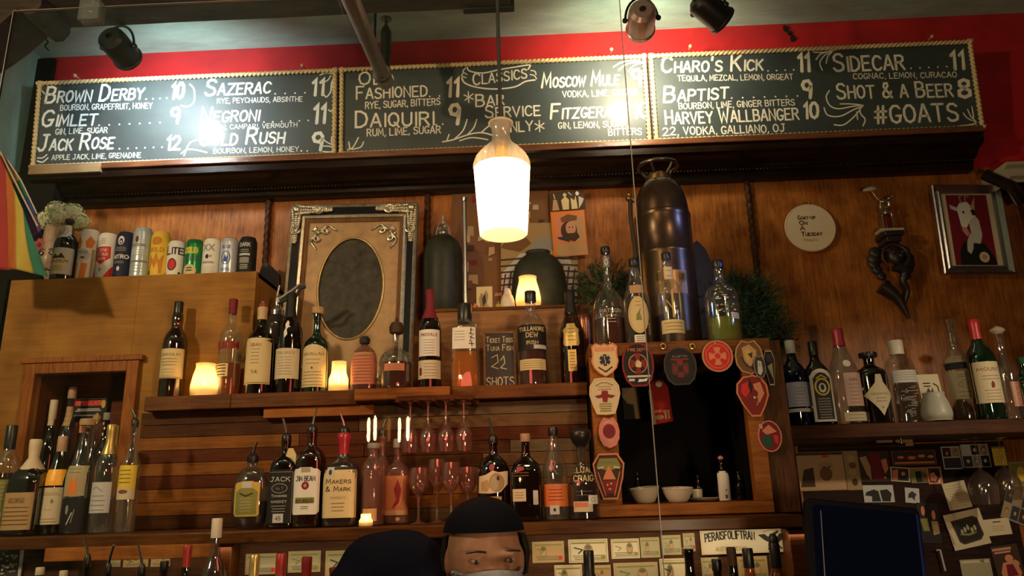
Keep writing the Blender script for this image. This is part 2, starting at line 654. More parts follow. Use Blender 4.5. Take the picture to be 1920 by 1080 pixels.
def lines(v0, v1, n, u0, u1, m, th=.05, ragged=.15):
    """rows of fine print too small to read"""
    rr = random.Random(int(v0 * 1000 + n * 7))
    out = []
    for i in range(n):
        v = v0 + (v1 - v0) * (i / max(1, n - 1))
        d = ragged * rr.random() * (u1 - u0) / 2
        out.append(('r', u0 + d, v - th / 2, u1 - d, v + th / 2, m))
    return out


def flat(x0=0.0, y0=0.0, z0=0.0):
    return lambda u, v, o: (x0 + u, y0 - o, z0 + v)


def smooth_pts(pts, n=4):
    """Catmull-Rom through 2-D or 3-D points"""
    P_ = [Vector(p) for p in pts]
    out = []
    for i in range(len(P_) - 1):
        a, b, c, d = P_[max(i - 1, 0)], P_[i], P_[i + 1], P_[min(i + 2, len(P_) - 1)]
        for k in range(n):
            t = k / n
            out.append(0.5 * ((2 * b) + (c - a) * t + (2 * a - 5 * b + 4 * c - d) * t * t + (3 * b - a - 3 * c + d) * t ** 3))
    out.append(P_[-1])
    return [tuple(p) for p in out]

# ------------------------------------------------------------------ setting
VENEER = wood('veneer', (.15, .042, .008), (.40, .145, .030), 'z', 6, .36, .8, spec=.22, blotch=.45)
PLY = wood('plywood', (.19, .080, .014), (.36, .172, .034), 'x', 4, .55, .9, blotch=.6)
PINE = wood('pine', (.19, .06, .012), (.37, .14, .03), 'x', 6, .5, .8)
DARKW = wood('dark_wood', (.028, .008, .002), (.085, .026, .006), 'x', 5, .42, .8)
TOPW = wood('ledge_wood', (.065, .022, .006), (.17, .062, .015), 'x', 5, .42, .8)
BLACKW = wood('black_wood', (.007, .003, .002), (.020, .009, .005), 'x', 5, .28, .8, coat=.3)
REDW = M('red_paint', (.50, .018, .022), .42, var=.25, vscale=5, bump=.15, bscale=25)
TEAL = M('teal_paint', (.36, .60, .52), .5, var=.22, vscale=4, bump=.2, bscale=14, stretch=(1, 3, 1))
BEAM = M('rough_timber', (.035, .022, .013), .8, var=.8, vscale=18, bump=.8, bscale=22, stretch=(.25, 1, 1))
CHROME = M('chrome', (.75, .74, .72), .15, 1)
STEEL = M('dull_steel', (.17, .155, .14), .36, .9, var=.2, vscale=30)
BLACKM = M('black_metal', (.012, .012, .012), .4, .3)
BRASS = M('brass', (.55, .36, .12), .3, 1)
CHALKB = M('chalkboard', (.042, .060, .062), .60, spec=.6, var=.3, vscale=4, coat=.12)
GOLDROPE = M('gold_rope', (.66, .52, .26), .45, var=.1, vscale=30)
ROPEW = wood('rope_wood', (.03, .012, .006), (.07, .03, .014), 'z', 8, .35)

struct(MB().box(-2.3, 2.4, 0, .1, 0, 2.70).build('wall_back', VENEER))
struct(MB().box(-2.3, 2.4, 0, .1, 2.70, 3.40).build('wall_upper', REDW))
struct(MB().box(-2.25, -2.105, -4.6, 0, 0, 3.40).build('wall_left', TEAL))
struct(MB().box(2.4, 2.5, -4.6, .1, 0, 3.40).build('wall_right', M('dark_red_wall', (.10, .012, .012), .6)))
struct(MB().box(-2.3, 2.5, -4.7, -4.6, 0, 3.40).build('wall_front', M('dim_wall', (.05, .03, .022), .8)))
struct(MB().box(-2.3, 2.5, -4.7, .1, -.1, 0).build('floor', wood('floor_boards', (.03, .014, .007), (.07, .035, .017), 'x', 4)))
struct(MB().box(-2.3, 2.5, -4.7, .1, 3.40, 3.5).build('ceiling', TEAL))

struct(MB().box(-2.105, -2.03, -.018, 0, 2.70, 3.385).build('shade_filler_1', M('shade_black', (.012, .009, .008), .8, spec=.1)))  # black strip put in for the shadow in the corner
struct(MB().box(-2.105, -1.871, -.30, 0, 1.0, 2.30).build('shade_filler_2', M('shade_black', (.012, .009, .008), .8, spec=.1)))  # black block standing for the shaded gap beside the cabinet
struct(MB().box(-2.105, -1.875, -.12, 0, 2.30, 2.80).build('shade_filler_3', M('shade_black', (.012, .009, .008), .8, spec=.1)))  # black block put in for the dark corner left of the cornice
# cracks in the paint
cr = MB()
a = P(1470, 52, -.002)
q = smooth_pts([(a.x, -.003, a.z + .01), (a.x + .012, -.003, a.z - .02), (a.x + .025, -.003, a.z - .035), (a.x + .03, -.003, a.z - .07)], 3)
cr.tube(q, [.004 + .004 * (i % 3) for i in range(len(q))], 5)
tag(cr.build('paint_crack', C('black')), 'dark crack in the red paint above the third menu board', 'crack')

# timber beam across the ceiling
bx1 = P(958, 10, -.55).x
b = thing('ceiling_beam', 'dark rough timber beam running across under the teal ceiling', 'beam', (-1.0, -.9, 3.145))
m = MB()
nx = 60
vs = []
for i in range(nx + 1):
    x = -1.1 + (bx1 + 2.1) * i / nx
    wv = .012 * noise.noise((x * 3, 0, 0)) + .006 * noise.noise((x * 11, 2, 0))
    vs += [(x, .35 + wv, wv * .6), (x, -.6, wv * .3), (x, -.6, .24), (x, .35 + wv, .24)]
fs = []
for i in range(nx):
    for k in range(4):
        fs.append((4 * i + k, 4 * i + (k + 1) % 4, 4 * i + 4 + (k + 1) % 4, 4 * i + 4 + k))
fs += [(0, 3, 2, 1), (4 * nx, 4 * nx + 1, 4 * nx + 2, 4 * nx + 3)]
m.add(vs, fs).build('timber', BEAM, b)
e0 = P(868, 18, -.56) - Vector((-1.0, -.9, 3.145))
MB().box(e0.x, bx1 + 1.0 + .012, .335, .365, -.012, .1).build('end_block', BLACKM, b, bevel=.003)
pts = [P(x, y, -.62) for x, y in ((112, 44), (100, 58), (84, 60), (70, 50), (36, 80), (0, 106), (-70, 150), (-70, -60), (118, -60))]
tag(MB().prism([(p.x, p.z) for p in pts], -.72, -.56).build('timber_brace', BEAM), 'dark slanting timber brace in the upper left ceiling corner', 'brace')
wq = smooth_pts([P(88, 60, -.5), P(86, 72, -.5), P(90, 80, -.5), P(84, 86, -.5), P(92, 95, -.5)], 4)
tag(MB().tube(wq, .0025, 5).build('loose_wire', BLACKM), 'short crooked wire dangling below the timber brace', 'wire')

# cornice
c = thing('cornice', 'long dark moulded cornice shelf running below the three menu boards', 'cornice', (-.1, 0, 2.68))
prof = [(0, 0), (-.035, 0), (-.042, .012), (-.042, .026), (-.055, .036), (-.078, .046), (-.088, .056), (-.095, .064), (-.125, .07), (-.138, .078), (-.138, .104), (-.146, .11), (-.146, .127), (-.12, .135), (0, .135)]
x0, x1 = -1.87, 1.85
m = MB()
n = len(prof)
m.add([(x0, y, z) for y, z in prof] + [(x1, y, z) for y, z in prof], [(i, i + 1, n + i + 1, n + i) for i in range(n - 1)] + [tuple(range(n)), tuple(range(n, 2 * n))[::-1]])
m.build('moulding', BLACKW, c, smooth=20)
m = MB()
k = 0
while x0 + .012 + k * .0135 < x1:
    m.ball((x0 + .012 + k * .0135, -.060, .034), .0055, 6)
    k += 1
m.build('bead_strip', BLACKW, c)
MB().box(x0, x1, -.149, -.02, .110, .135).build('top_fascia', wood('lit_fascia', (.10, .034, .014), (.22, .085, .036), 'x', 5, .25, .8, spec=.6), c, bevel=.003)  # paler wood stands in for light catching the top strip
MB().box(x0, x0 + .29, -.152, -.10, .095, .134).build('raw_strip', wood('raw_strip', (.30, .20, .10), (.42, .30, .17), 'x', 5), c, bevel=.002)

# twisted rope mouldings
def rope(path_len, r, pitch, lobes=2, depth=.42, steps=8, n=10):
    """twisted moulding along +x from 0 to path_len"""
    N = max(2, int(path_len / pitch * steps))
    vs, fs = [], []
    for i in range(N + 1):
        x = path_len * i / N
        tw = 2 * pi * x / pitch / lobes
        for k in range(n):
            a = 2 * pi * k / n
            rr = r * (1 - depth + depth * abs(cos(lobes * (a - tw) / 2 * 1.0)) ** .8) if lobes > 1 else r
            vs.append((x, -cos(a) * rr, sin(a) * rr))
    for i in range(N):
        for k in range(n):
            k2 = (k + 1) % n
            fs.append((i * n + k, (i + 1) * n + k, (i + 1) * n + k2, i * n + k2))
    fs.append(tuple(range(n))[::-1])
    fs.append(tuple(range(N * n, N * n + n)))
    return vs, fs


for px, ylow, lab in ((502, 498, 'dark twisted rope moulding on the wall beside the can shelf'), (802, 560, 'dark twisted rope moulding right of the ornate mirror'),
                      (1416, 600, 'dark twisted rope moulding right of the tall fire extinguisher')):
    p1, p0 = P(px, 350, -.012), P(px, ylow, -.012)
    L = 2.685 - p0.z
    vs, fs = rope(L, .0135, .035, depth=.4)
    m = MB().add(vs, fs).xform(Matrix(((0, 0, 1, 0), (0, 1, 0, 0), (1, 0, 0, 0), (0, 0, 0, 1))))
    o = tag(m.build('rope_moulding', ROPEW, smooth=60), lab, 'moulding', 'rope mouldings on the panelling')
    o.location = ((p1.x + p0.x) / 2, -.013, p0.z)

# right-hand corner trim
t = thing('corner_cornice', 'pale moulded cornice end on the far right beside the framed goat', 'cornice', (P(1900, 330, -.1).x, -.1, 2.60))
p0, p1 = P(1872, 314, -.12), P(1872, 345, -.12)
z0, z1 = p1.z - 2.60, p0.z - 2.60
xa = p0.x - t.location.x
m = MB()
pf = [(-.03, z0), (-.03, z0 + .012), (-.05, z0 + .018), (-.05, z1 - .02), (-.07, z1 - .012), (-.07, z1), (0.1, z1), (.1, z0)]
n = len(pf)
m.add([(xa + (.02 if z < z0 + .02 else 0), y, z) for y, z in pf] + [(.5, y, z) for y, z in pf], [(i, i + 1, n + i + 1, n + i) for i in range(n - 1)] + [tuple(range(n)), tuple(range(n, 2 * n))[::-1]])
m.build('moulding', M('pale_moulding', (.42, .38, .28), .35), t, smooth=25)
MB().tube([(xa - .03, .02, z1 - .01), (xa + .02, -.04, z0 - .02), (xa + .045, -.04, z0 - .09)], .022, 8).build('bracket', BLACKW, t)
p = P(1912, 345, -.05)
vs, fs = rope(.45, .014, .035, depth=.4)
m = MB().add(vs, fs).xform(Matrix(((0, 0, 1, 0), (0, 1, 0, 0), (1, 0, 0, 0), (0, 0, 0, 1))))
m.xform(Matrix.Translation((p.x - t.location.x, .05, p.z - .45 - 2.60 - .01)))
m.build('rope_moulding', ROPEW, t, smooth=60)

# ------------------------------------------------------------------ chalk menu boards
CHALK = M('chalk_paint', (.80, .88, .84), .6)
CHALKW = M('chalk_paint_warm', (.88, .86, .72), .6)
TILT = math.atan2(.035, .37)
BH = .378


def unproj(px, py, mw):
    """local x,z on the plane y=0 of an object with world matrix mw"""
    inv = mw.inverted()
    o, d = inv @ CAM, inv.to_3x3() @ ray(px, py)
    t = -o.y / d.y
    h = o + d * t
    return h.x, h.z


def menu_board(xl, xr, label, texts, flora, chalk):
    cx = (xl + xr) / 2
    o = thing('menu_board', label, 'chalkboard', (cx, -.100, 2.818), 'chalk menu boards above the bar', (TILT, 0, 0))
    bpy.context.view_layer.update()
    mw = o.matrix_world.copy()
    hw = (xr - xl) / 2
    MB().box(-hw, hw, 0, .018, 0, BH).build('panel', CHALKB, o)
    m = MB()
    for (ax, az, L, ang) in ((-hw, .010, 2 * hw, 0), (-hw, BH - .010, 2 * hw, 0), (-hw + .011, 0, BH, 90), (hw - .011, 0, BH, 90)):
        vs, fs = rope(L, .0100, .0175, depth=.6)
        s0 = len(m.v)
        m.add(vs, fs)
        R_ = Matrix.Rotation(-radians(ang), 4, 'Y')
        m.xform(Matrix.Translation((ax, -.008, az)) @ R_, s0)
    m.build('rope_border', GOLDROPE, o, smooth=60)
    new = lambda: Art(flat(0, 0, 0), base=.0006, dl=.00005)
    for (kind, t, x0, y0, x1, y1, h) in texts:
        u0, v0 = unproj(x0, y0 - (3 if kind == 'n' else 1 if kind == 'b' else 0), mw)
        u1, v1 = unproj(x1, y1 - (3 if kind == 'n' else 1 if kind == 'b' else 0), mw)
        hh = unproj(x0, y0 - h, mw)[1] - unproj(x0, y0, mw)[1]
        tgt = new()
        if kind == 'n':
            tgt.text(t, u0, v0, u1, hh, chalk, bold=.15, small=.68, slant=.12, jit=.04, rise=v1 - v0)
        elif kind == 'b':
            tgt.text(t, u0, v0, u1, hh, chalk, bold=.14, small=.82, jit=.03, rise=v1 - v0)
        elif kind == 's':
            tgt.text(t.upper(), u0, v0, u1, hh, chalk, bold=.155, jit=.1, rise=v1 - v0)
        else:
            tgt.text(t, u0, v0, u1, hh, chalk, bold=.19, slant=.06)
        tgt.build({'n': 'drink_name', 'b': 'drink_name', 's': 'ingredient_line', 'p': 'price'}[kind], o)
    for item in flora:
        fl = new()
        if item[0] == 'dots':
            _, x0, y0, x1, y1, n = item
            for i in range(n):
                u, v = unproj(x0 + (x1 - x0) * i / (n - 1), y0 + (y1 - y0) * i / (n - 1), mw)
                fl = new()
                fl.draw([('d', u, v, .0035, .0035, chalk)])
                fl.build('leader_dot', o)
        else:
            _, pts, wpx = item
            q = smooth_pts([unproj(x, y, mw) + (0,) for x, y in pts], 5)
            fl._stroke([(a[0], a[1]) for a in q], wpx * 1.15 / 470, fl._mi(chalk))
            fl.build('flourish', o)
    # round wooden pegs that hold the board
    for px, py in PEGS.pop(0):
        u, v = unproj(px, py, mw)
        MB().ball((u, -.006, v), .008, 10).tube([(u, -.004, v), (u, .02, v)], .003, 6).build('hanging_peg', M('peg_wood', (.55, .35, .22), .4), o)
    return o


PEGS = [((142, 143), (568, 124)), ((1146, 94), (700, 118)), ((1294, 88), (1746, 70))]
XA, XB, XC, XD = -1.997, -.752, .497, 1.782

menu_board(XA, XB - .003, 'chalk menu board listing Brown Derby to Gold Rush, first from the teal wall', [
    ('n', 'Brown Derby', 84, 196, 266, 189, 29), ('s', 'bourbon, grapefruit, honey', 113, 207, 285, 203, 10), ('p', '10', 320, 185, 343, 184, 28),
    ('n', 'Gimlet', 77, 241, 178, 237, 29), ('s', 'gin, lime, sugar', 104, 252, 201, 249, 10), ('p', '9', 318, 231, 334, 230, 28),
    ('n', 'Jack Rose', 70, 286, 210, 281, 29), ('s', 'apple jack, lime, grenadine', 97, 300, 264, 295, 9), ('p', '12', 311, 281, 337, 280, 24),
    ('n', 'Sazerac', 384, 182, 504, 177, 29), ('s', 'rye, peychauds, absinthe', 407, 194, 567, 190, 9), ('p', '11', 583, 179, 605, 178, 29),
    ('n', 'Negroni', 375, 233, 483, 229, 28), ('s', 'gin, campari, vermouth', 405, 243, 557, 238, 8), ('p', '11', 586, 231, 608, 230, 33),
    ('n', 'Gold Rush', 373, 276, 530, 271, 29), ('s', 'bourbon, lemon, honey', 400, 288, 560, 284, 9), ('p', '9', 584, 282, 603, 281, 32)],
    [('dots', 274, 186, 313, 184, 4), ('dots', 186, 235, 300, 230, 7), ('dots', 224, 279, 304, 276, 6), ('dots', 516, 176, 572, 174, 4), ('dots', 495, 229, 578, 226, 6), ('dots', 565, 283, 576, 283, 2),
     ('curve', ((600, 141), (612, 137), (630, 139)), 2), ('curve', ((629, 140), (622, 155), (620, 172), (612, 182), (608, 178)), 2.2), ('curve', ((626, 140), (624, 165), (628, 190), (622, 208), (616, 206)), 2.2),
     ('curve', ((620, 142), (615, 150), (608, 154)), 2), ('curve', ((605, 284), (618, 285), (627, 283), (620, 275), (604, 274)), 2), ('curve', ((628, 278), (622, 268), (622, 256)), 2), ('curve', ((624, 272), (612, 266), (608, 262)), 2),
     ('curve', ((64, 290), (66, 302), (64, 308)), 2.2), ('curve', ((70, 302), (80, 304), (90, 296)), 2.2), ('curve', ((70, 296), (80, 296), (88, 290)), 2),
     ('curve', ((356, 158), (364, 168), (364, 190), (352, 200), (340, 198)), 2.4), ('curve', ((340, 288), (352, 280), (372, 282), (388, 286)), 2.4), ('curve', ((345, 292), (356, 268), (372, 262)), 2.2),
     ('curve', ((80, 158), (78, 168), (84, 176)), 2)], CHALK)

menu_board(XB + .003, XC - .003, 'chalk menu board headed Classics, second from the teal wall, behind the pendant lamp', [
    ('b', 'Old', 673, 160, 736, 158, 23), ('b', 'Fashioned', 668, 187, 800, 181, 23), ('s', 'rye, sugar, bitters', 685, 204, 825, 196, 12), ('p', '11', 836, 181, 858, 180, 32),
    ('b', 'Daiquiri', 666, 240, 812, 235, 29), ('s', 'rum, lime, sugar', 688, 256, 826, 249, 13), ('p', '9', 841, 233, 860, 232, 36),
    ('b', 'Classics', 887, 160, 987, 147, 21), ('b', 'Bar', 892, 201, 944, 196, 22), ('b', 'Service', 910, 222, 1012, 217, 22), ('b', 'Only', 938, 249, 998, 246, 22),
    ('n', 'Moscow Mule', 1016, 167, 1159, 162, 26), ('s', 'vodka, lime, ginger', 1055, 182, 1196, 178, 11), ('p', '9', 1183, 161, 1201, 160, 30),
    ('n', 'Fitzgerald', 1032, 226, 1172, 221, 27), ('s', 'gin, lemon, sugar,', 1047, 241, 1178, 238, 11), ('s', 'bitters', 1141, 254, 1203, 252, 12), ('p', '10', 1187, 221, 1214, 220, 28)],
    [('dots', 806, 181, 824, 180, 2), ('dots', 818, 234, 830, 233, 2),
     ('curve', ((876, 124), (880, 133), (905, 137), (935, 131), (965, 126), (993, 122), (990, 130)), 2.4), ('curve', ((866, 146), (872, 156), (895, 164), (930, 167), (965, 163), (985, 153), (1003, 150)), 2.6),
     ('curve', ((873, 128), (868, 134), (876, 140)), 1.8), ('curve', ((869, 136), (866, 142), (874, 146)), 1.8), ('curve', ((995, 132), (1003, 134), (1005, 140)), 1.8), ('curve', ((994, 140), (1002, 142), (1006, 148)), 1.8),
     ('curve', ((878, 172), (879, 192)), 2), ('curve', ((870, 178), (887, 186)), 2), ('curve', ((887, 176), (872, 188)), 2),
     ('curve', ((1011, 226), (1012, 247)), 2), ('curve', ((1003, 232), (1020, 241)), 2), ('curve', ((1020, 231), (1004, 243)), 2),
     ('curve', ((830, 266), (850, 262), (880, 252), (905, 249), (930, 256)), 2.4), ('curve', ((852, 261), (868, 245), (876, 224)), 2.2), ('curve', ((876, 253), (888, 240), (894, 224)), 2.2), ('curve', ((902, 249), (912, 240), (920, 234)), 2.2),
     ('curve', ((838, 264), (842, 252)), 2), ('curve', ((862, 264), (885, 258), (915, 262)), 2), ('curve', ((652, 281), (662, 276), (672, 258)), 2), ('curve', ((656, 279), (654, 266)), 2), ('curve', ((660, 280), (676, 276), (682, 266)), 2),
     ('curve', ((1150, 126), (1168, 116), (1200, 112)), 2.4), ('curve', ((1160, 132), (1176, 120), (1202, 116)), 2.4), ('curve', ((1178, 134), (1190, 122), (1206, 118)), 2.2)], CHALKW)

menu_board(XC + .003, XD, 'chalk menu board ending in a hashtag, third from the teal wall', [
    ('n', "Charo's Kick", 1240, 139, 1428, 135, 28), ('s', 'tequila, mezcal, lemon, orgeat', 1271, 152, 1487, 149, 10), ('p', '11', 1496, 134, 1517, 133, 32),
    ('n', 'Baptist', 1244, 195, 1363, 187, 29), ('s', 'bourbon, lime, ginger bitters', 1273, 205, 1490, 197, 11), ('p', '9', 1504, 184, 1521, 183, 32),
    ('b', 'Harvey Wallbanger', 1248, 234, 1497, 225, 25), ('p', '10', 1507, 222, 1534, 221, 28), ('s', '22,', 1243, 254, 1272, 253, 14), ('s', 'vodka, galliano, oj', 1282, 253, 1472, 247, 14),
    ('b', 'Sidecar', 1564, 135, 1695, 131, 32), ('s', 'cognac, lemon, curacao', 1600, 148, 1794, 145, 10), ('p', '11', 1782, 130, 1807, 129, 32),
    ('b', 'Shot & a Beer', 1570, 186, 1786, 182, 28), ('p', '8', 1797, 183, 1819, 182, 33), ('b', '#GOATS', 1641, 233, 1797, 227, 32)],
    [('dots', 1440, 133, 1488, 131, 4), ('dots', 1372, 184, 1495, 180, 7), ('dots', 1708, 128, 1775, 125, 5),
     ('curve', ((1525, 98), (1545, 98), (1570, 93)), 2), ('curve', ((1530, 112), (1538, 102), (1550, 98)), 2), ('curve', ((1542, 132), (1537, 118), (1546, 104), (1560, 97)), 2), ('curve', ((1549, 119), (1552, 106), (1560, 98)), 2),
     ('curve', ((1555, 170), (1549, 182), (1556, 198), (1572, 204), (1596, 200), (1618, 197)), 2.2), ('curve', ((1545, 202), (1552, 216), (1575, 218), (1600, 206), (1618, 199)), 2.2), ('curve', ((1564, 234), (1582, 234), (1602, 218), (1616, 200)), 2.2),
     ('curve', ((1575, 195), (1595, 195), (1618, 197)), 2), ('curve', ((1612, 204), (1614, 214), (1622, 224), (1618, 236)), 2.2), ('curve', ((1606, 210), (1608, 224)), 2),
     ('curve', ((1800, 236), (1818, 234), (1830, 230), (1820, 218), (1814, 205)), 2), ('curve', ((1826, 228), (1824, 212), (1822, 200)), 2), ('curve', ((1822, 226), (1812, 220), (1806, 212)), 2)], CHALKW)

# ------------------------------------------------------------------ can lights under the ceiling
def can_light(px, py, Y, aim, label, lit, metal, energy=0, col=WARM):
    p = P(px, py, Y)
    o = thing('can_spotlight', label, 'spotlight', (p.x, p.y, p.z), 'can spotlights under the ceiling')
    d = (Vector(aim) - p).normalized()
    q = Vector((0, 0, -1)).rotation_difference(d).to_matrix().to_4x4()
    m = MB().lathe([(.012, .062), (.032, .060), (.045, .048), (.048, .03), (.048, -.055), (.052, -.058), (.052, -.066), (.047, -.066), (.044, -.058), (.044, .03), (.0, .05)], 24, ends=False)
    m.xform(q).build('can', metal, o)
    m = MB().lathe([(.0, -.03), (.02, -.036), (.036, -.05), (.043, -.052), (.043, -.045)], 20, ends=False)
    if lit:
        m.xform(q).build('bulb', emitter('bulb_' + label[:4], col, lit), o)
    else:
        m.xform(q).build('bulb', M('dead_bulb', (.2, .2, .2), .2), o)
    m = MB()
    side = q.to_3x3() @ Vector((1, 0, 0))
    side.z = 0
    side.normalize()
    arc = [side * (.055 * cos(a)) + Vector((0, 0, .085 * sin(a))) for a in [pi * i / 14 for i in range(15)]]
    m.tube(arc, .0045, 6)
    m.tube([(0, 0, .085), (0, 0, 3.40 - p.z)], .006, 6)
    m.build('yoke', BLACKM, o)
    for s in (-1, 1):
        MB().ball(side * (.057 * s), .010, 8).build('knob', BLACKM, o)
    if energy:
        light('can_light_beam', 'SPOT', p + d * .08, energy, col, Vector(aim), .035, angle=132, blend=1)


aimL, aimR = P(330, 215, -.12), P(1190, 150, -.12)
can_light(222, 88, -.55, aimL, 'black can spotlight aimed at the Brown Derby menu board', 48, BLACKM, 31, (.86, .95, 1.0))
can_light(1203, 36, -.55, aimR, 'silvery pink can spotlight aimed between the second and third menu boards', 60, M('rosy_metal', (.55, .38, .34), .3, .7), 32, (1.0, .84, .58))
can_light(1330, 18, -.55, P(1700, 330, -.05), 'black can spotlight with no light, next to the silvery pink one', 0, BLACKM)

# ------------------------------------------------------------------ sprinkler pipe
pe = P(722, 152, -.40)
o = thing('sprinkler_pipe', 'grey steel sprinkler pipe coming down in front of the second menu board', 'pipe', (pe.x, pe.y, pe.z))
pn = P(633, -60, -1.35)
dv = pn - pe
MB().tube([(0, 0, 0), dv * 1.3], .024, 16).build('pipe', STEEL, o)
MB().tube([(0, 0, 0), dv.normalized() * .10], .030, 16).tube([dv.normalized() * .10, dv.normalized() * .12], [.034, .030], 16).ball((0, 0, 0), .031, 14).build('elbow', STEEL, o)
up = P(722, 60, -.40).z - pe.z
MB().tube([(0, 0, 0), (0, 0, up)], .017, 12).tube([(0, 0, up * .55), (0, 0, up)], .020, 12).build('riser', BLACKM, o)
MB().lathe([(.018, 0), (.016, .012), (.006, .03), (.005, .05), (.021, .052), (.021, .056), (.004, .057)], 16, (0, 0, up)).build('sprinkler_head', STEEL, o)
hx = P(703, 60, -.42)
tag(MB().tube([(0, 0, P(703, 92, -.42).z - hx.z), (0, 0, 3.40 - hx.z)], .005, 6).build('hanger_rod', BLACKM, loc=hx), 'thin black hanger rod between the sprinkler pipe and the ceiling', 'rod')

# ------------------------------------------------------------------ built-in bar furniture
ZC, ZL, ZS, ZB, ZR, ZT = 2.277, 1.831, 1.432, 2.141, 1.688, 1.930   # can shelf, ledge, bottle shelf, low box, right shelf, hatch top
xl, xr = P(6, 620, -.35).x, P(479, 540, -.35).x
# tall plywood cabinet with an alcove
o = thing('plywood_cabinet', 'golden plywood cabinet with a framed bottle alcove, cans standing on its top', 'cabinet', ((xl + xr) / 2, -.17, ZS))
hw = (xr - xl) / 2
fx0, fx1 = P(40, 760, -.355).x - o.location.x, P(256, 760, -.355).x - o.location.x
fz1 = P(150, 680, -.355).z - ZS
ix0, ix1, iz1 = fx0 + .040, fx1 - .040, fz1 - .036
m = MB()
m.frame(-hw, hw, 0, ZC - ZS, ix0, ix1, 0, iz1, -.18, -.16)
m.box(-hw, -hw + .02, -.16, .168, 0, ZC - ZS).box(hw - .02, hw, -.16, .168, 0, ZC - ZS).box(-hw, hw, -.16, .168, ZC - ZS - .018, ZC - ZS)
m.build('carcass', PLY, o, bevel=.0015)
m = MB().frame(fx0, fx1, 0, fz1, ix0, ix1, 0, iz1, -.200, -.178)
m.box(fx0 - .012, fx1 + .012, -.206, -.180, fz1, fz1 + .018)
m.build('alcove_frame', wood('alcove_trim', (.17, .052, .010), (.32, .11, .022), 'z', 6, .4), o, bevel=.002)
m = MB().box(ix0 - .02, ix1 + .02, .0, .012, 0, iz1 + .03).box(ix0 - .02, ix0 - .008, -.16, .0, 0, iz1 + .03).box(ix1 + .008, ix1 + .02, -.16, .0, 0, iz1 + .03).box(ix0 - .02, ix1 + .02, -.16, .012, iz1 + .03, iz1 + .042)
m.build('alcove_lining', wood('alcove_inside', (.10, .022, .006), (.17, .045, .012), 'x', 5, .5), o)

# back bar: reclaimed plank cladding with the bottle ledge on top
cl = P(259, 850, -.45).x
crx = P(1112, 800, -.6).x - .003
o = thing('back_bar', 'plank-clad back bar with a ledge of whisky bottles along its top', 'back bar', ((cl + crx) / 2, -.30, ZS))
ox = o.location.x
pm = [wood('plank_' + n, a, b_, 'x', 7, .5, .9) for n, a, b_ in (
    ('umber', (.032, .010, .003), (.095, .032, .007)), ('honey', (.13, .044, .008), (.27, .100, .018)), ('red', (.050, .011, .003), (.12, .030, .007)),
    ('grey', (.07, .048, .026), (.15, .105, .058)), ('tan', (.085, .043, .016), (.17, .092, .038)))]
m = MB()
rr = random.Random(5)
z, row = 0.0, 0
top = ZL - ZS - .045
pat = [[0, 2, 3], [1, 0, 4], [0, 2, 1], [2, 4, 3], [0, 1, 4], [2, 0, 3], [1, 2, 1], [0, 1, 4], [0, 2, 3], [2, 1, 4]]
H = top / 9
for row in range(9):
    x = cl - ox
    k = 0
    while x < crx - ox - .01:
        L = (.42 + .5 * rr.random())
        x2 = min(crx - ox, x + L)
        if crx - ox - x2 < .1:
            x2 = crx - ox
        d = rr.random() * .004
        mid = (x + x2) / 2 + ox
        c_ = pat[row][0] if mid < -.75 else (pat[row][1] if mid < -.25 else pat[row][2])
        if rr.random() < .3:
            c_ = rr.choice([0, 1, 2]) if mid < -.3 else rr.choice([2, 3, 4])
        m.box(x + .0012, x2 - .0012, -.150 - d, -.125, z + .001, z + H - .001, c_)
        x, k = x2, k + 1
    z += H
m.build('cladding', pm, o, smooth=0)
MB().box(cl - ox, xr - ox, -.126, -.054, 0, top).box(xr + .003 - ox, crx - ox, -.126, .292, 0, top).build('carcass', DARKW, o)
x1a, x1b = P(669, 735, -.5).x - ox, P(846, 735, -.5).x - ox
xs = P(271, 750, -.5).x - ox
zt = ZL - ZS
MB().box(xs, xr + .003 - ox, -.20, -.054, top, zt).box(xr + .003 - ox, x1a - .001, -.20, .292, top, zt).build('ledge_plank', TOPW, o, bevel=.003)
MB().box(x1a, x1b, -.235, .292, top + .006, zt - .003).build('ledge_plank', wood('ledge_block', (.15, .048, .010), (.28, .10, .023), 'x', 5, .4), o, bevel=.003)
MB().box(x1b + .001, crx - ox, -.20, .292, top + .004, zt).build('ledge_plank', TOPW, o, bevel=.003)
x2a = P(497, 770, -.47).x - ox
MB().box(x2a, x1a + .05, -.185, -.15, top - .032, top - .001).build('ledge_batten', PINE, o, bevel=.002)

# low plywood box standing on the ledge
bx0, bx1 = P(818, 640, -.25).x, P(1112, 800, -.6).x - .008
o = thing('low_shelf_box', 'low plywood box on the ledge with jugs and a glowing votive on top', 'box', ((bx0 + bx1) / 2, -.125, ZL + .001))
MB().box(-(bx1 - bx0) / 2, (bx1 - bx0) / 2, -.125, .12, 0, ZB - ZL - .001).build('carcass', wood('box_ply', (.20, .09, .035), (.34, .17, .075), 'x', 4, .5, .8), o, bevel=.003)
MB().box(-(bx1 - bx0) / 2 - .004, (bx1 - bx0) / 2 + .004, -.130, .12, ZB - ZL - .012, ZB - ZL).build('top_board', TOPW, o, bevel=.002)

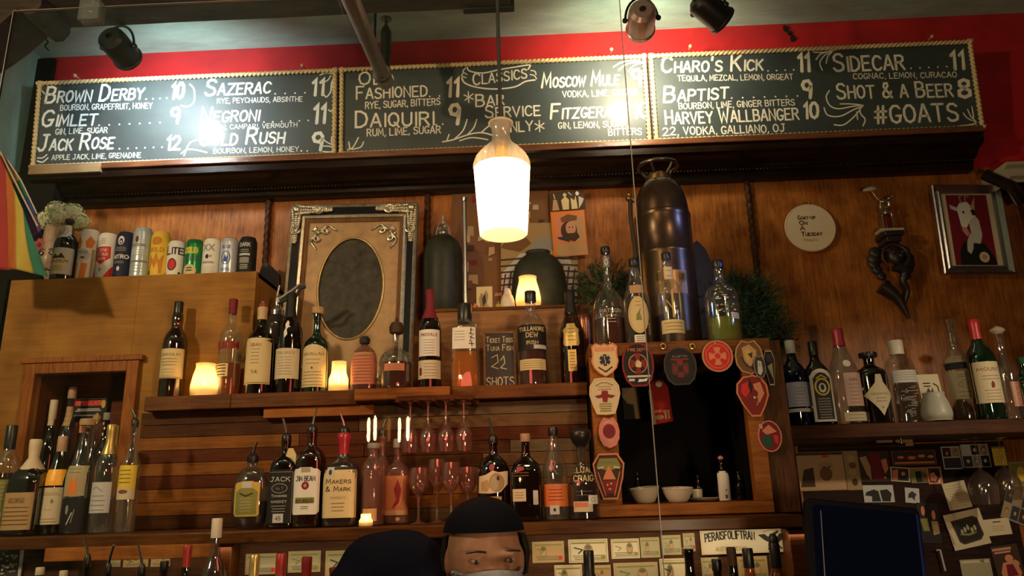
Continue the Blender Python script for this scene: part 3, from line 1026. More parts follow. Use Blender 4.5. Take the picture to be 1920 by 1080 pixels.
# long bottle shelf
x0, x1 = -2.08, P(1507, 970, -.75).x
o = thing('bottle_shelf', 'long dark timber bottle shelf running along the foot of the back bar', 'shelf', ((x0 + x1) / 2, -.4, ZS - .042))
ox = o.location.x
MB().box(x0 - ox, x1 - ox, -.35, .392, .008, .041).build('shelf_board', wood('shelf_wood', (.045, .016, .004), (.12, .045, .011), 'x', 5, .38, .8, coat=.1), o, bevel=.004)
a, b_ = P(83, 1020, -.78), P(402, 1010, -.78)
MB().box(a.x - ox, b_.x - ox, -.375, -.350, -.022, .012).build('front_batten', PINE, o, bevel=.002)
d0, d1 = P(403, 1050, -.74).x - ox, P(430, 1050, -.74).x - ox
MB().box(d0, d1, -.33, .1, -.303, .007).build('divider', DARKW, o, bevel=.003)
d2 = P(1482, 1030, -.74).x - ox
MB().box(d2, d2 + .045, -.34, .1, -.303, .007).build('end_post', DARKW, o, bevel=.003)
MB().box(x0 - ox, x1 - ox, -.27, -.23, -.303, .007).build('rear_panel', wood('rear_panel', (.045, .018, .009), (.085, .035, .015), 'x', 4, .6), o)
MB().box(x0 - ox, x1 - ox, -.52, .09, -.345, -.305).build('lower_counter', DARKW, o, bevel=.004)
MB().box(x0 - ox, x1 - ox, -.46, .09, -1.388, -.345).build('base_cabinet', BLACKW, o)

# right shelf
x0, x1 = P(1472, 805, -.40).x, 2.39
o = thing('wall_shelf', 'dark wall shelf on the right carrying gin and rum bottles', 'shelf', ((x0 + x1) / 2, -.2, ZR - .045))
MB().box(x0 - o.location.x, x1 - o.location.x, -.20, .198, 0, .044).build('shelf_board', DARKW, o, bevel=.003)
pa, pb = P(1497, 840, -.30), P(1697, 834, -.30)
MB().tube([(pa.x - o.location.x, -.10, pa.z - o.location.z), (pb.x - o.location.x, -.10, pb.z - o.location.z)], .005, 8).tube(
    [(pb.x - o.location.x - .01, -.10, pb.z - o.location.z), (pb.x - o.location.x - .01, -.10, 0)], .004, 8).build('hanging_rail', CHROME, o)
q0, q1 = P(1478, 900, -.40).x, P(1500, 900, -.40).x
MB().box(q0 - o.location.x, q1 - o.location.x, -.195, .195, -.26, 0).build('end_panel', wood('red_post', (.06, .014, .008), (.12, .03, .014), 'z', 5, .45), o, bevel=.003)

# service hatch cabinet with the station patches
hx0, hx1 = P(1112, 800, -.6).x, P(1446, 660, -.6).x
hx2 = P(1482, 800, -.58).x
o = thing('hatch_cabinet', 'pine-framed open cabinet with bowls inside and firefighter patches on its frame', 'cabinet', ((hx0 + hx1) / 2, -.36, ZS + .001))
ox, HH = o.location.x, ZT - ZS - .001
l0, l1 = hx0 - ox, P(1158, 800, -.6).x - ox
r0, r1 = P(1410, 850, -.6).x - ox, P(1441, 850, -.6).x - ox
bz = P(1280, 944, -.6).z - ZS
tz = P(1280, 664, -.6).z - ZS
MB().box(l0, r1, -.24, .20, 0, bz).build('bottom_rail', PINE, o, bevel=.003)
MB().box(l0, hx1 - ox, -.24, .20, tz, HH).build('top_rail', wood('hatch_top', (.09, .03, .008), (.20, .07, .018), 'x', 5, .42), o, bevel=.003)
MB().box(l0, l1, -.238, -.20, bz, tz).build('side_rail', PINE, o, bevel=.002)
MB().box(r0, r1, -.238, -.20, bz, tz).build('side_rail', PINE, o, bevel=.002)
MB().box(r1 + .001, hx2 - ox, -.225, -.20, .0, HH - .005).build('outer_board', wood('outer_board', (.05, .020, .008), (.11, .045, .018), 'z', 5, .5), o, bevel=.002)
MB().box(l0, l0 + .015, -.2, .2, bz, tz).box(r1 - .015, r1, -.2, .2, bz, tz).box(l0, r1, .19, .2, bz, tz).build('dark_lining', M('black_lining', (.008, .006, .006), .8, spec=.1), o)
for px in (1243, 1298):
    p = P(px, 650, -.605)
    MB().tube([(p.x - ox + cos(a) * .0075, -.246, p.z - ZS + sin(a) * .0075) for a in [2 * pi * i / 12 for i in range(12)]], .0022, 6, closed=True).build('brass_eyelet', BRASS, o)

# ------------------------------------------------------------------ pendant lamp
pb_, pt_ = P(941, 441, -1.2), P(942, 231, -1.2)
hp = pt_.z - pb_.z
s = SC(941, 340, -1.2)
o = thing('pendant_lamp', 'bottle-shaped glass pendant lamp glowing white on a black cord', 'pendant lamp', ((pb_.x + pt_.x) / 2, -1.2, pb_.z))
def R_(px): return px / 2 / s
pr = [(R_(84), 0), (R_(88), .01 * hp), (R_(96), .25 * hp), (R_(102), .45 * hp), (R_(106), .58 * hp)]
MB().lathe(pr, 40, ends=False).build('glowing_shade', frosted('pendant_frost', (1.0, .90, .68), .35, .8), o, smooth=60)
m = MB()
prof = [(R_(106), .58), (R_(105), .62), (R_(98), .675), (R_(80), .73), (R_(58), .78), (R_(40), .82), (R_(34), .86), (R_(33), .90), (R_(36), .95), (R_(42), .985), (R_(44), 1.0)]
n = 48
vs = []
for r_, z in prof:
    rib = .045 * max(0, 1 - abs(z - .64) / .16) + .02
    for k in range(n):
        a = 2 * pi * k / n
        q = r_ * (1 + rib * (k % 2) - rib * .5)
        vs.append((cos(a) * q, sin(a) * q, z * hp))
fs = [(i * n + k, i * n + (k + 1) % n, (i + 1) * n + (k + 1) % n, (i + 1) * n + k) for i in range(len(prof) - 1) for k in range(n)]
m.add(vs, fs).build('ribbed_neck', glass('pendant_neck', (.80, .72, .58), .10, .08, .6, (.62, .52, .44)), o, smooth=30)
MB().tube([(R_(44) * cos(a), R_(44) * sin(a), hp) for a in [2 * pi * i / 30 for i in range(30)]], .003, 6, closed=True).build('neck_rim', M('rim_glass', (.55, .45, .34), .2), o)
MB().ball((0, 0, .36 * hp), .036, 20, sz=1.35).build('bulb', emitter('pendant_bulb', (1.0, .82, .52), 34), o)
MB().lathe([(.014, .62 * hp), (.016, .66 * hp), (.016, .82 * hp), (.006, .86 * hp)], 16).build('lamp_socket', BRASS, o)
MB().tube([(0, 0, .84 * hp), (0, 0, 3.40 - pb_.z)], .0045, 8).build('cord', BLACKM, o)
light('pendant_light', 'POINT', (o.location.x, -1.2, pb_.z + .34 * hp), 10, (1.0, .74, .42), size=.05)

# ------------------------------------------------------------------ clear screen over the bar
pa = P(27, 22, -1.45)
pr_ = P(1196, 450, -1.45).x
zt = pa.z
o = thing('acrylic_screen', 'clear acrylic screen hanging over the bar with bright cut edges', 'screen', ((pa.x + pr_) / 2, -1.45, zt))
hw = (pr_ - pa.x) / 2
MB().box(-hw, hw, -.003, .003, -1.35, 0).build('sheet', glass('acrylic', (.975, .975, .97), .022, .0), o, smooth=0)
EDGE = M('cut_edge', (.22, .21, .19), .3, spec=.6)
e = MB()
for x in (-hw - .0012, hw):
    e.box(x, x + .0012, -.003, .003, -1.35, 0)
e.box(-hw, hw, -.003, .003, 0, .0012).build('cut_edge', EDGE, o, smooth=0)
cx = P(173, 20, -1.45).x - o.location.x
MB().box(cx - .022, cx + .022, -.012, -.003, -.035, .012).box(cx - .022, cx + .022, .003, .012, -.035, .012).build('hanger_clip', glass('clip_acrylic', (.8, .8, .8), .12, .15, .12, (.5, .5, .5)), o, smooth=0)
hk = [(cx - .006, 0, -.008), (cx + .006, 0, -.010), (cx + .008, 0, .006), (cx, 0, .020), (cx, 0, .06), (cx, 0, 3.40 - zt)]
MB().tube(smooth_pts(hk, 4), .0022, 6).build('hanging_wire', STEEL, o)

# ------------------------------------------------------------------ fire extinguisher
def tall_cylinder():
    Y = -.33
    pb2, ptp = P(1254, 634, Y), P(1238, 308, Y)
    s_ = SC(1245, 480, Y)
    Ht = ptp.z - ZT
    o = thing('fire_extinguisher', 'tall antique copper fire extinguisher standing on the hatch cabinet', 'fire extinguisher', (P(1248, 480, Y).x, Y, ZT + .001))
    R = 104 / 2 / s_
    cop = M('aged_copper', (.085, .050, .028), .30, .75, var=.35, vscale=9, bump=.05, bscale=12)
    bodyH = P(1240, 378, Y).z - ZT
    nz = P(1240, 340, Y).z - ZT
    pf = [(R * 1.04, 0), (R * 1.04, .02), (R, .024), (R, bodyH * .62), (R * 1.015, bodyH * .625), (R * 1.015, bodyH * .64), (R, bodyH * .645), (R, bodyH * .86), (R * 1.02, bodyH * .865), (R * 1.02, bodyH * .89), (R * .97, bodyH * .9)]
    for i in range(9):
        a = i / 8 * pi / 2
        pf.append((R * .97 * cos(a) * .62 + R * .36, bodyH * .9 + (nz - bodyH * .9) * sin(a)))
    MB().lathe(pf, 40).build('cylinder', cop, o)
    MB().lathe([(R * .50, nz - .006), (R * .50, nz + .008), (R * .42, nz + .012), (R * .42, nz + .022)], 28).build('neck_cap', M('dark_brass', (.22, .13, .05), .35, .9), o)
    hz = Ht - .012
    m = MB()
    m.tube([(R * .72 * cos(a), R * .72 * sin(a), hz) for a in [2 * pi * i / 32 for i in range(32)]], .006, 8, closed=True)
    for a in (.6, 2.5, 4.2, 5.4):
        m.tube([(R * .4 * cos(a), R * .4 * sin(a), nz + .02), (R * .6 * cos(a), R * .6 * sin(a), (nz + hz) / 2 + .01), (R * .72 * cos(a), R * .72 * sin(a), hz)], .005, 8)
    m.build('wheel_handle', M('dark_iron', (.12, .10, .08), .35, .9), o)
    vz = P(1190, 372, Y).z - ZT
    MB().tube([(-R * .9, 0, vz - .01), (-R * 1.12, 0, vz), (-R * 1.14, 0, vz + .014)], .010, 10).ball((-R * 1.16, 0, vz), .013, 10).build('valve', M('dark_brass', (.22, .13, .05)), o)
    hs = smooth_pts([(-R * 1.12, -.01, vz - .01), (-R * 1.16, -.012, vz - .08), (-R * 1.10, -.015, vz - .2), (-R * 1.07, -.02, .03)], 5)
    MB().tube(hs, .008, 8).build('hose', M('old_hose', (.035, .022, .014), .7), o)
    a2 = Art(lambda u, v, of: (sin(u / R) * (R + of), -cos(u / R) * (R + of), v), hu=R, hv=.08, base=.0008, curved=True)
    a2.fn = lambda u, v, of: (sin(u / R) * (R + of), -cos(u / R) * (R + of), bodyH * .42 + v)
    a2.draw([('r', -.5, -.5, .5, .5, M('plate_brass', (.26, .15, .07), .4, .8)), ('o', 0, 0, .3, .3, .03, M('dark_brass', (.2, .1, .05)))])
    a2.build('name_plate', o)


tall_cylinder()

# ------------------------------------------------------------------ ornate mirror
def ornate_mirror():
    Y = -.10
    s_ = SC(650, 520, Y)
    ztop = P(650, 383, Y).z
    xc = P(652, 520, Y).x
    W, Ht = 246 / s_, ztop - ZL
    o = thing('ornate_mirror', 'ornate silver and black frame around an old oval mirror leaning on the wall', 'mirror', (xc, Y, ZL + .004), rot=(radians(-2.5), radians(1.2), 0))
    hw = W / 2
    SIL = M('old_silver', (.58, .53, .40), .33, .8, var=.35, vscale=40)
    GOLD = M('old_gilt', (.48, .34, .14), .4, .75, var=.3, vscale=30)
    fw = .055
    m = MB()
    steps = [(0, .0, 0), (0, -.028, 0), (.006, -.034, 0), (.014, -.028, 1), (.040, -.018, 1), (.046, -.024, 0), (.055, -.020, 0), (.055, 0, 0)]
    for i in range(len(steps) - 1):
        a, b2 = steps[i], steps[i + 1]
        va = [(-hw + a[0], a[1], a[0]), (hw - a[0], a[1], a[0]), (hw - a[0], a[1], Ht - a[0]), (-hw + a[0], a[1], Ht - a[0])]
        vb = [(-hw + b2[0], b2[1], b2[0]), (hw - b2[0], b2[1], b2[0]), (hw - b2[0], b2[1], Ht - b2[0]), (-hw + b2[0], b2[1], Ht - b2[0])]
        m.add(va + vb, [(k, (k + 1) % 4, 4 + (k + 1) % 4, 4 + k) for k in range(4)], b2[2] if b2[2] and a[2] else 0)
    m.build('moulding', [SIL, M('black_lacquer', (.012, .012, .016), .18)], o, smooth=20)
    # foliate corners
    for sx, sz in ((-1, 1), (1, 1), (-1, -1), (1, -1)):
        m = MB()
        cx, cz = sx * (hw - .024), (Ht - .024) if sz > 0 else .024
        rg = random.Random(3)
        for arm in (0, 1):
            for i in range(16):
                t = i / 16 * .145
                wv = .016 * (1 - i / 18)
                for j in (-1, 0, 1):
                    dx, dz = (t, j * wv) if arm == 0 else (j * wv, t)
                    m.ball((cx - sx * dx, -.028 - .004 * rg.random(), cz - sz * dz), .006 + .004 * rg.random() * (1 - i / 20), 7, sy=.8)
            pts = []
            for i in range(26):
                a = i / 25 * 2 * pi * 1.3
                r_ = .022 * (1 - i / 32)
                bx, bz = (.085, .0) if arm == 0 else (0, .085)
                pts.append((cx - sx * (bx + cos(a) * r_), -.036, cz - sz * (bz + sin(a) * r_)))
            m.tube(pts, .0035, 6)
        m.ball((cx, -.036, cz), .016, 10, sy=.7)
        m.build('corner_ornament', SIL, o, smooth=60)
    # inner slip, mat with an oval opening, rim and old glass
    i0 = fw
    MB().frame(-hw + i0 - .001, hw - i0 + .001, i0 - .001, Ht - i0 + .001, -hw + i0 + .016, hw - i0 - .016, i0 + .016, Ht - i0 - .016, -.014, 0).build('inner_slip', wood('slip', (.10, .045, .02), (.18, .085, .035), 'z', 8, .4), o)
    j = i0 + .016
    N = 64
    oc = (0, Ht * .5 + P(650, 540, Y).z - ztop + Ht * .5 - 0.0) if False else (0.0, P(648, 540, Y).z - ZL)
    ra, rb = 62 / s_ * 1.0, 100 / s_
    inner = [(oc[0] + cos(2 * pi * k / N) * ra, oc[1] + sin(2 * pi * k / N) * rb) for k in range(N)]
    outer = []
    bw, b0, b1 = hw - j, j, Ht - j
    for k in range(N):
        c_, s2 = cos(2 * pi * k / N), sin(2 * pi * k / N)
        tx = bw / abs(c_) if abs(c_) > 1e-6 else 1e9
        tz = ((b1 - oc[1]) if s2 > 0 else (oc[1] - b0)) / abs(s2) if abs(s2) > 1e-6 else 1e9
        t = min(tx, tz)
        outer.append((oc[0] + c_ * t, oc[1] + s2 * t))
    MAT = M('gilt_mat', (.36, .22, .10), .5, .25, var=.25, vscale=20)
    m = MB().hoop(outer, inner, -.008, -.002)
    m.frame(-bw, bw, b0, b1, -bw + .003, bw - .003, b0 + .003, b1 - .003, -.009, -.002)
    m.build('oval_mat', MAT, o, smooth=20)
    MB().tube([(x, -.009, z) for x, z in inner], .0045, 8, closed=True).build('oval_rim', GOLD, o)
    MB().prism([(x, z) for x, z in inner], -.004, -.001).build('old_glass', M('foxed_glass', (.040, .033, .020), .5, .0, spec=.25, var=.6, vscale=25), o, smooth=0)
    for sx in (-1, 1):
        for sz in (-1, 1):
            m = MB()
            cx, cz = sx * (bw - .016), (b1 - .018) if sz > 0 else (b0 + .018)
            for arm in (0, 1):
                pts = []
                for i in range(22):
                    t = i / 21
                    d = .010 + t * .085
                    wgl = .010 * sin(t * 2 * pi * 1.25)
                    pts.append((cx - sx * (d if arm == 0 else .006 + wgl), -.012, cz - sz * (.006 + wgl if arm == 0 else d)))
                m.tube(pts, [.0085 * (1 - .6 * i / 21) for i in range(22)], 6)
                for i in range(14):
                    a = i / 13 * 5
                    pass
                sp = []
                for i in range(18):
                    a = i / 17 * 2 * pi * 1.2
                    r_ = .013 * (1 - i / 24)
                    bx, bz = (.050, .018) if arm == 0 else (.018, .050)
                    sp.append((cx - sx * (bx + cos(a) * r_), -.012, cz - sz * (bz + sin(a) * r_)))
                m.tube(sp, .0052, 6)
            for k in range(9):
                m.ball((cx - sx * .035 * random.random(), -.012, cz - sz * .035 * random.random()), .006, 7)
            m.build('scroll_ornament', SIL, o, smooth=60)


ornate_mirror()
# thin near-black pointed slab standing between the cabinet and the mirror
pz = [P(x, y, -.06) for x, y in ((488, 740), (488, 514), (494, 498), (502, 494), (512, 502), (526, 516), (527, 740))]
tag(MB().prism([(p.x, max(ZL + .001, p.z)) for p in pz], -.075, -.055).build('pointed_slab', M('near_black', (.014, .009, .007), .55), bevel=.002), 'dark pointed slab standing between the plywood cabinet and the ornate mirror', 'board')

# ------------------------------------------------------------------ rainbow flag
def flag():
    Y = -.62
    o = thing('rainbow_flag', 'folded rainbow flag hanging at the left edge in front of the cabinet', 'flag', P(40, 420, Y))
    names = ['flag_red', 'flag_orange', 'flag_yellow', 'flag_green', 'flag_blue', 'flag_purple']
    cols = [(.30, .012, .012), (.40, .10, .012), (.44, .33, .05), (.012, .14, .08), (.02, .05, .25), (.08, .02, .15)]
    mats = [M(n, c_, .75, var=.08, vscale=12, bump=.15, bscale=300) for n, c_ in zip(names, cols)]
    # front panel: stripes from the upper corner to the hem
    top = [(-60, 250), (0, 292), (9, 314), (25, 352), (45, 395), (87, 517)]
    bot = [(-60, 498), (-24, 501), (11, 505), (37, 508), (61, 512), (87, 517)]
    m = MB()
    nv = 26
    vs, fs, mi = [], [], []
    for k in range(5):
        sub = 6
        b0 = len(vs)
        for i in range(sub + 1):
            t = i / sub
            for j in range(nv + 1):
                q = j / nv
                xt, yt = top[k][0] + (top[k + 1][0] - top[k][0]) * t, top[k][1] + (top[k + 1][1] - top[k][1]) * t
                xb, yb = bot[k][0] + (bot[k + 1][0] - bot[k][0]) * t, bot[k][1] + (bot[k + 1][1] - bot[k][1]) * t
                p = P(xt + (xb - xt) * q, yt + (yb - yt) * q, Y) - o.location
                p.y += .012 * sin((xt + (xb - xt) * q) * .09 + q * 1.5) * (.3 + q)
                vs.append(p)
        for i in range(sub):
            for j in range(nv):
                a = b0 + i * (nv + 1) + j
                fs.append((a, a + nv + 1, a + nv + 2, a + 1))
                mi.append(max(0, k - 1))
    m.v, m.f, m.m = [tuple(v) for v in vs], fs, mi
    ob = m.build('front_fold', mats, o, smooth=60)
    md = ob.modifiers.new('cloth', 'SOLIDIFY')
    md.thickness = .0012
    # back panel with cross stripes
    outer = [(2, 286), (20, 312), (37, 337), (53, 370), (68, 402), (77, 432)]
    inner = [(3, 296), (14, 322), (25, 352), (36, 377), (50, 408), (66, 452)]
    colr = [1, 2, 3, 4, 5]
    m = MB()
    vs, fs, mi = [], [], []
    for k in range(5):
        b0 = len(vs)
        for i in range(7):
            t = i / 6
            for j in range(5):
                q = j / 4
                xa, ya = outer[k][0] + (outer[k + 1][0] - outer[k][0]) * t, outer[k][1] + (outer[k + 1][1] - outer[k][1]) * t
                xb, yb = inner[k][0] + (inner[k + 1][0] - inner[k][0]) * t - 12, inner[k][1] + (inner[k + 1][1] - inner[k][1]) * t
                p = P(xa + (xb - xa) * q, ya + (yb - ya) * q, Y + .03) - o.location
                vs.append(p)
        for i in range(6):
            for j in range(4):
                a = b0 + i * 5 + j
                fs.append((a, a + 1, a + 6, a + 5))
                mi.append(colr[k])
    m.v, m.f, m.m = [tuple(v) for v in vs], fs, mi
    ob = m.build('back_fold', mats, o, smooth=60)
    md = ob.modifiers.new('cloth', 'SOLIDIFY')
    md.thickness = .0012
    e = [P(x + 1.5, y - 1, Y + .025) - o.location for x, y in outer[:-1]]
    MB().tube(e, .0022, 6).build('hem_cord', M('hem', (.6, .5, .45), .6), o)
    MB().tube([P(-70, 160, Y + .01) - o.location, P(3, 290, Y + .01) - o.location, P(71, 425, Y + .03) - o.location], .003, 6).build('flag_stick', M('stick', (.5, .4, .3), .5), o)


flag()

# ------------------------------------------------------------------ till screen at the lower right
def till():
    Y = -1.12
    q = [P(1511, 947, Y), P(1722, 939, Y), P(1768, 1085, Y), P(1548, 1085, Y)]
    e1, e2 = (q[1] - q[0]).normalized(), None
    c_ = (q[0] + q[1]) / 2
    o = thing('till_terminal', 'dark navy till terminal screen leaning at the foot of the photo wall', 'till', c_)
    ang = math.atan2(e1.z, e1.x)
    hw = (q[1] - q[0]).length / 2
    o.rotation_euler = (radians(-8), -ang + radians(7.5), 0)
    ol = []
    r_ = .012
    for (cx, cz, a0) in ((hw - r_, -r_, 0), (-hw + r_, -r_, 90), (-hw + r_, -.30 + r_, 180), (hw - r_, -.30 + r_, 270)):
        ol += [(cx + cos(radians(a0 + t)) * r_, cz + sin(radians(a0 + t)) * r_) for t in range(0, 91, 15)]
    MB().prism(ol, 0, .022).build('housing', M('till_plastic', (.004, .004, .008), .6, spec=.08), o, bevel=.003)
    il = [(x * .90 + .002, -.012 + z * .94) for x, z in ol]
    MB().prism(il, -.0015, 0).build('display', M('till_glass', (.003, .005, .02), .08), o, smooth=0)
    MB().tube([(-hw + .030, -.002, -.024), (-hw + .030, -.002, -.29)], .0012, 6).build('bezel_line', M('bezel_edge', (.25, .25, .38), .3, .8), o)
    MB().tube([(hw - .006, .004, -.014), (hw - .004, .004, -.29)], .005, 8).build('side_edge', M('navy_edge', (.02, .04, .28), .2, .4), o)
    MB().tube([(0, .02, -.2), (0, .07, -.33), (0, .07, -.60)], .02, 10).lathe([(.07, -.612), (.07, -.605), (.02, -.6)], 20, (0, .07, 0)).build('stand', BLACKM, o)
    # it stands on the counter of the working side
    cz = c_.z - .62
    cnt = thing('work_counter', 'dark counter below the till terminal', 'counter', (c_.x + .55, -1.085, 0))
    MB().box(-.72, .8, -.20, .14, cz - .04, cz).build('worktop', DARKW, cnt, bevel=.004)
    MB().box(-.70, .78, -.17, .13, 0, cz - .04).build('base_cabinet', BLACKW, cnt)


till()

# ------------------------------------------------------------------ bottles
G_CLEAR = glass('clear_glass', (.93, .94, .92), .13, .03, .03, (.6, .6, .55))
G_SMOKE = glass('grey_glass', (.72, .72, .70), .13, .04, .05, (.3, .3, .3))
G_BROWN = glass('brown_glass', (.36, .15, .055), .11, .04, .25, (.05, .016, .006))
G_DARK = glass('dark_glass', (.05, .025, .015), .09, .04, .55, (.012, .006, .004))
G_GREEN = glass('green_glass', (.05, .16, .06), .10, .04, .45, (.006, .03, .012))
G_BLUE = glass('blue_glass', (.04, .06, .22), .10, .04, .4, (.008, .012, .06))
G_AMBER = glass('amber_glass', (.72, .34, .10), .06, .03, .2, (.40, .15, .03))
G_WHISKY = glass('whisky', (.62, .22, .045), .03, .02, .32, (.42, .13, .022))
G_REDW = glass('red_whisky', (.36, .07, .025), .03, .02, .35, (.16, .03, .012))
G_DARKLIQ = glass('dark_spirit', (.12, .035, .015), .03, .02, .5, (.045, .012, .006))
G_LIME = glass('green_spirit', (.50, .60, .10), .03, .05, .5, (.30, .36, .05))
G_GLOW = glass('orange_spirit', (.95, .45, .05), .03, .02, .3, (.85, .33, .03))
G_WATER = glass('clear_spirit', (.93, .93, .90), .03, .02, .03)
G_PINK = glass('pinkish_glass', (.80, .62, .56), .09, .06, .22, (.40, .20, .17))
CAPB = M('cap_black', (.012, .011, .011), .35)
CORK = M('cork', (.42, .27, .13), .75, var=.2, vscale=80)

PROF = {
    'boxy': [(.93, 0), (1, .012), (1, .04), (1, .68), (.96, .74), (.80, .79), (.55, .825), (.38, .85), (.33, .88), (.33, .95), (.38, .955), (.38, 1)],
    'orb': [(.62, 0), (.72, .01), (.88, .10), (1, .30), (1, .50), (.94, .66), (.80, .78), (.58, .86), (.36, .90), (.27, .92), (.25, .97), (.3, .975), (.3, 1)],  # r (of half width), z (of height); the third number squares the ring off when the bottle is square
    'wine': [(.88, 0), (.97, .006), (1, .02), (1, .55), (.985, .60), (.90, .655), (.70, .705), (.48, .745), (.38, .785), (.345, .84), (.335, .95), (.37, .955), (.37, .985), (.35, 1)],
    'slope': [(.88, 0), (.97, .006), (1, .02), (1, .50), (.97, .54), (.85, .61), (.66, .69), (.50, .76), (.40, .83), (.34, .90), (.33, .955), (.37, .96), (.37, .985), (.35, 1)],
    'whisky': [(.9, 0), (.98, .006), (1, .02), (1, .60), (.97, .64), (.84, .69), (.60, .735), (.42, .77), (.36, .81), (.33, .87), (.33, .95), (.36, .955), (.36, 1)],
    'bulge': [(.86, 0), (.96, .006), (1, .03), (1, .54), (.96, .60), (.80, .66), (.55, .70), (.43, .735), (.44, .78), (.47, .82), (.42, .87), (.35, .90), (.34, 1)],
    'round': [(.80, 0), (.92, .01), (.98, .04), (1, .10), (1, .36), (.97, .42), (.86, .49), (.66, .545), (.42, .585), (.28, .61), (.24, .65), (.22, .80), (.22, .93), (.27, .94), (.27, 1)],
    'squat': [(.9, 0), (.98, .01), (1, .03), (1, .52), (.97, .58), (.85, .645), (.62, .69), (.40, .72), (.30, .75), (.27, .80), (.26, .93), (.31, .94), (.31, 1)],
    'jug': [(.9, 0), (.98, .01), (1, .03), (1, .55), (.96, .64), (.86, .72), (.66, .79), (.42, .83), (.32, .86), (.30, .93), (.36, .94), (.36, 1)],
    'flask': [(.78, 0), (.92, .012), (1, .06), (1, .55), (.95, .66), (.80, .74), (.55, .80), (.34, .83), (.26, .86), (.25, .96), (.3, .965), (.3, 1)],
    'slim': [(.9, 0), (.98, .006), (1, .02), (1, .66), (.97, .71), (.82, .765), (.60, .80), (.46, .83), (.42, .87), (.42, .96), (.47, .965), (.47, 1)],
    'flare': [(.9, 0), (.98, .006), (1, .02), (1, .52), (.96, .56), (.80, .61), (.58, .655), (.44, .70), (.37, .76), (.35, .85), (.40, .93), (.47, .97), (.49, 1)],
    'kettle': [(.92, 0), (1, .01), (1, .06), (1, .44), (.97, .52), (.86, .60), (.68, .655), (.46, .695), (.36, .72), (.33, .78), (.33, 1)],
    'bulbtop': [(.92, 0), (1, .01), (1, .40), (.96, .48), (.78, .58), (.54, .66), (.38, .72), (.34, .76), (.34, .80), (.36, 1)],
}
N_BOTTLE = [0]


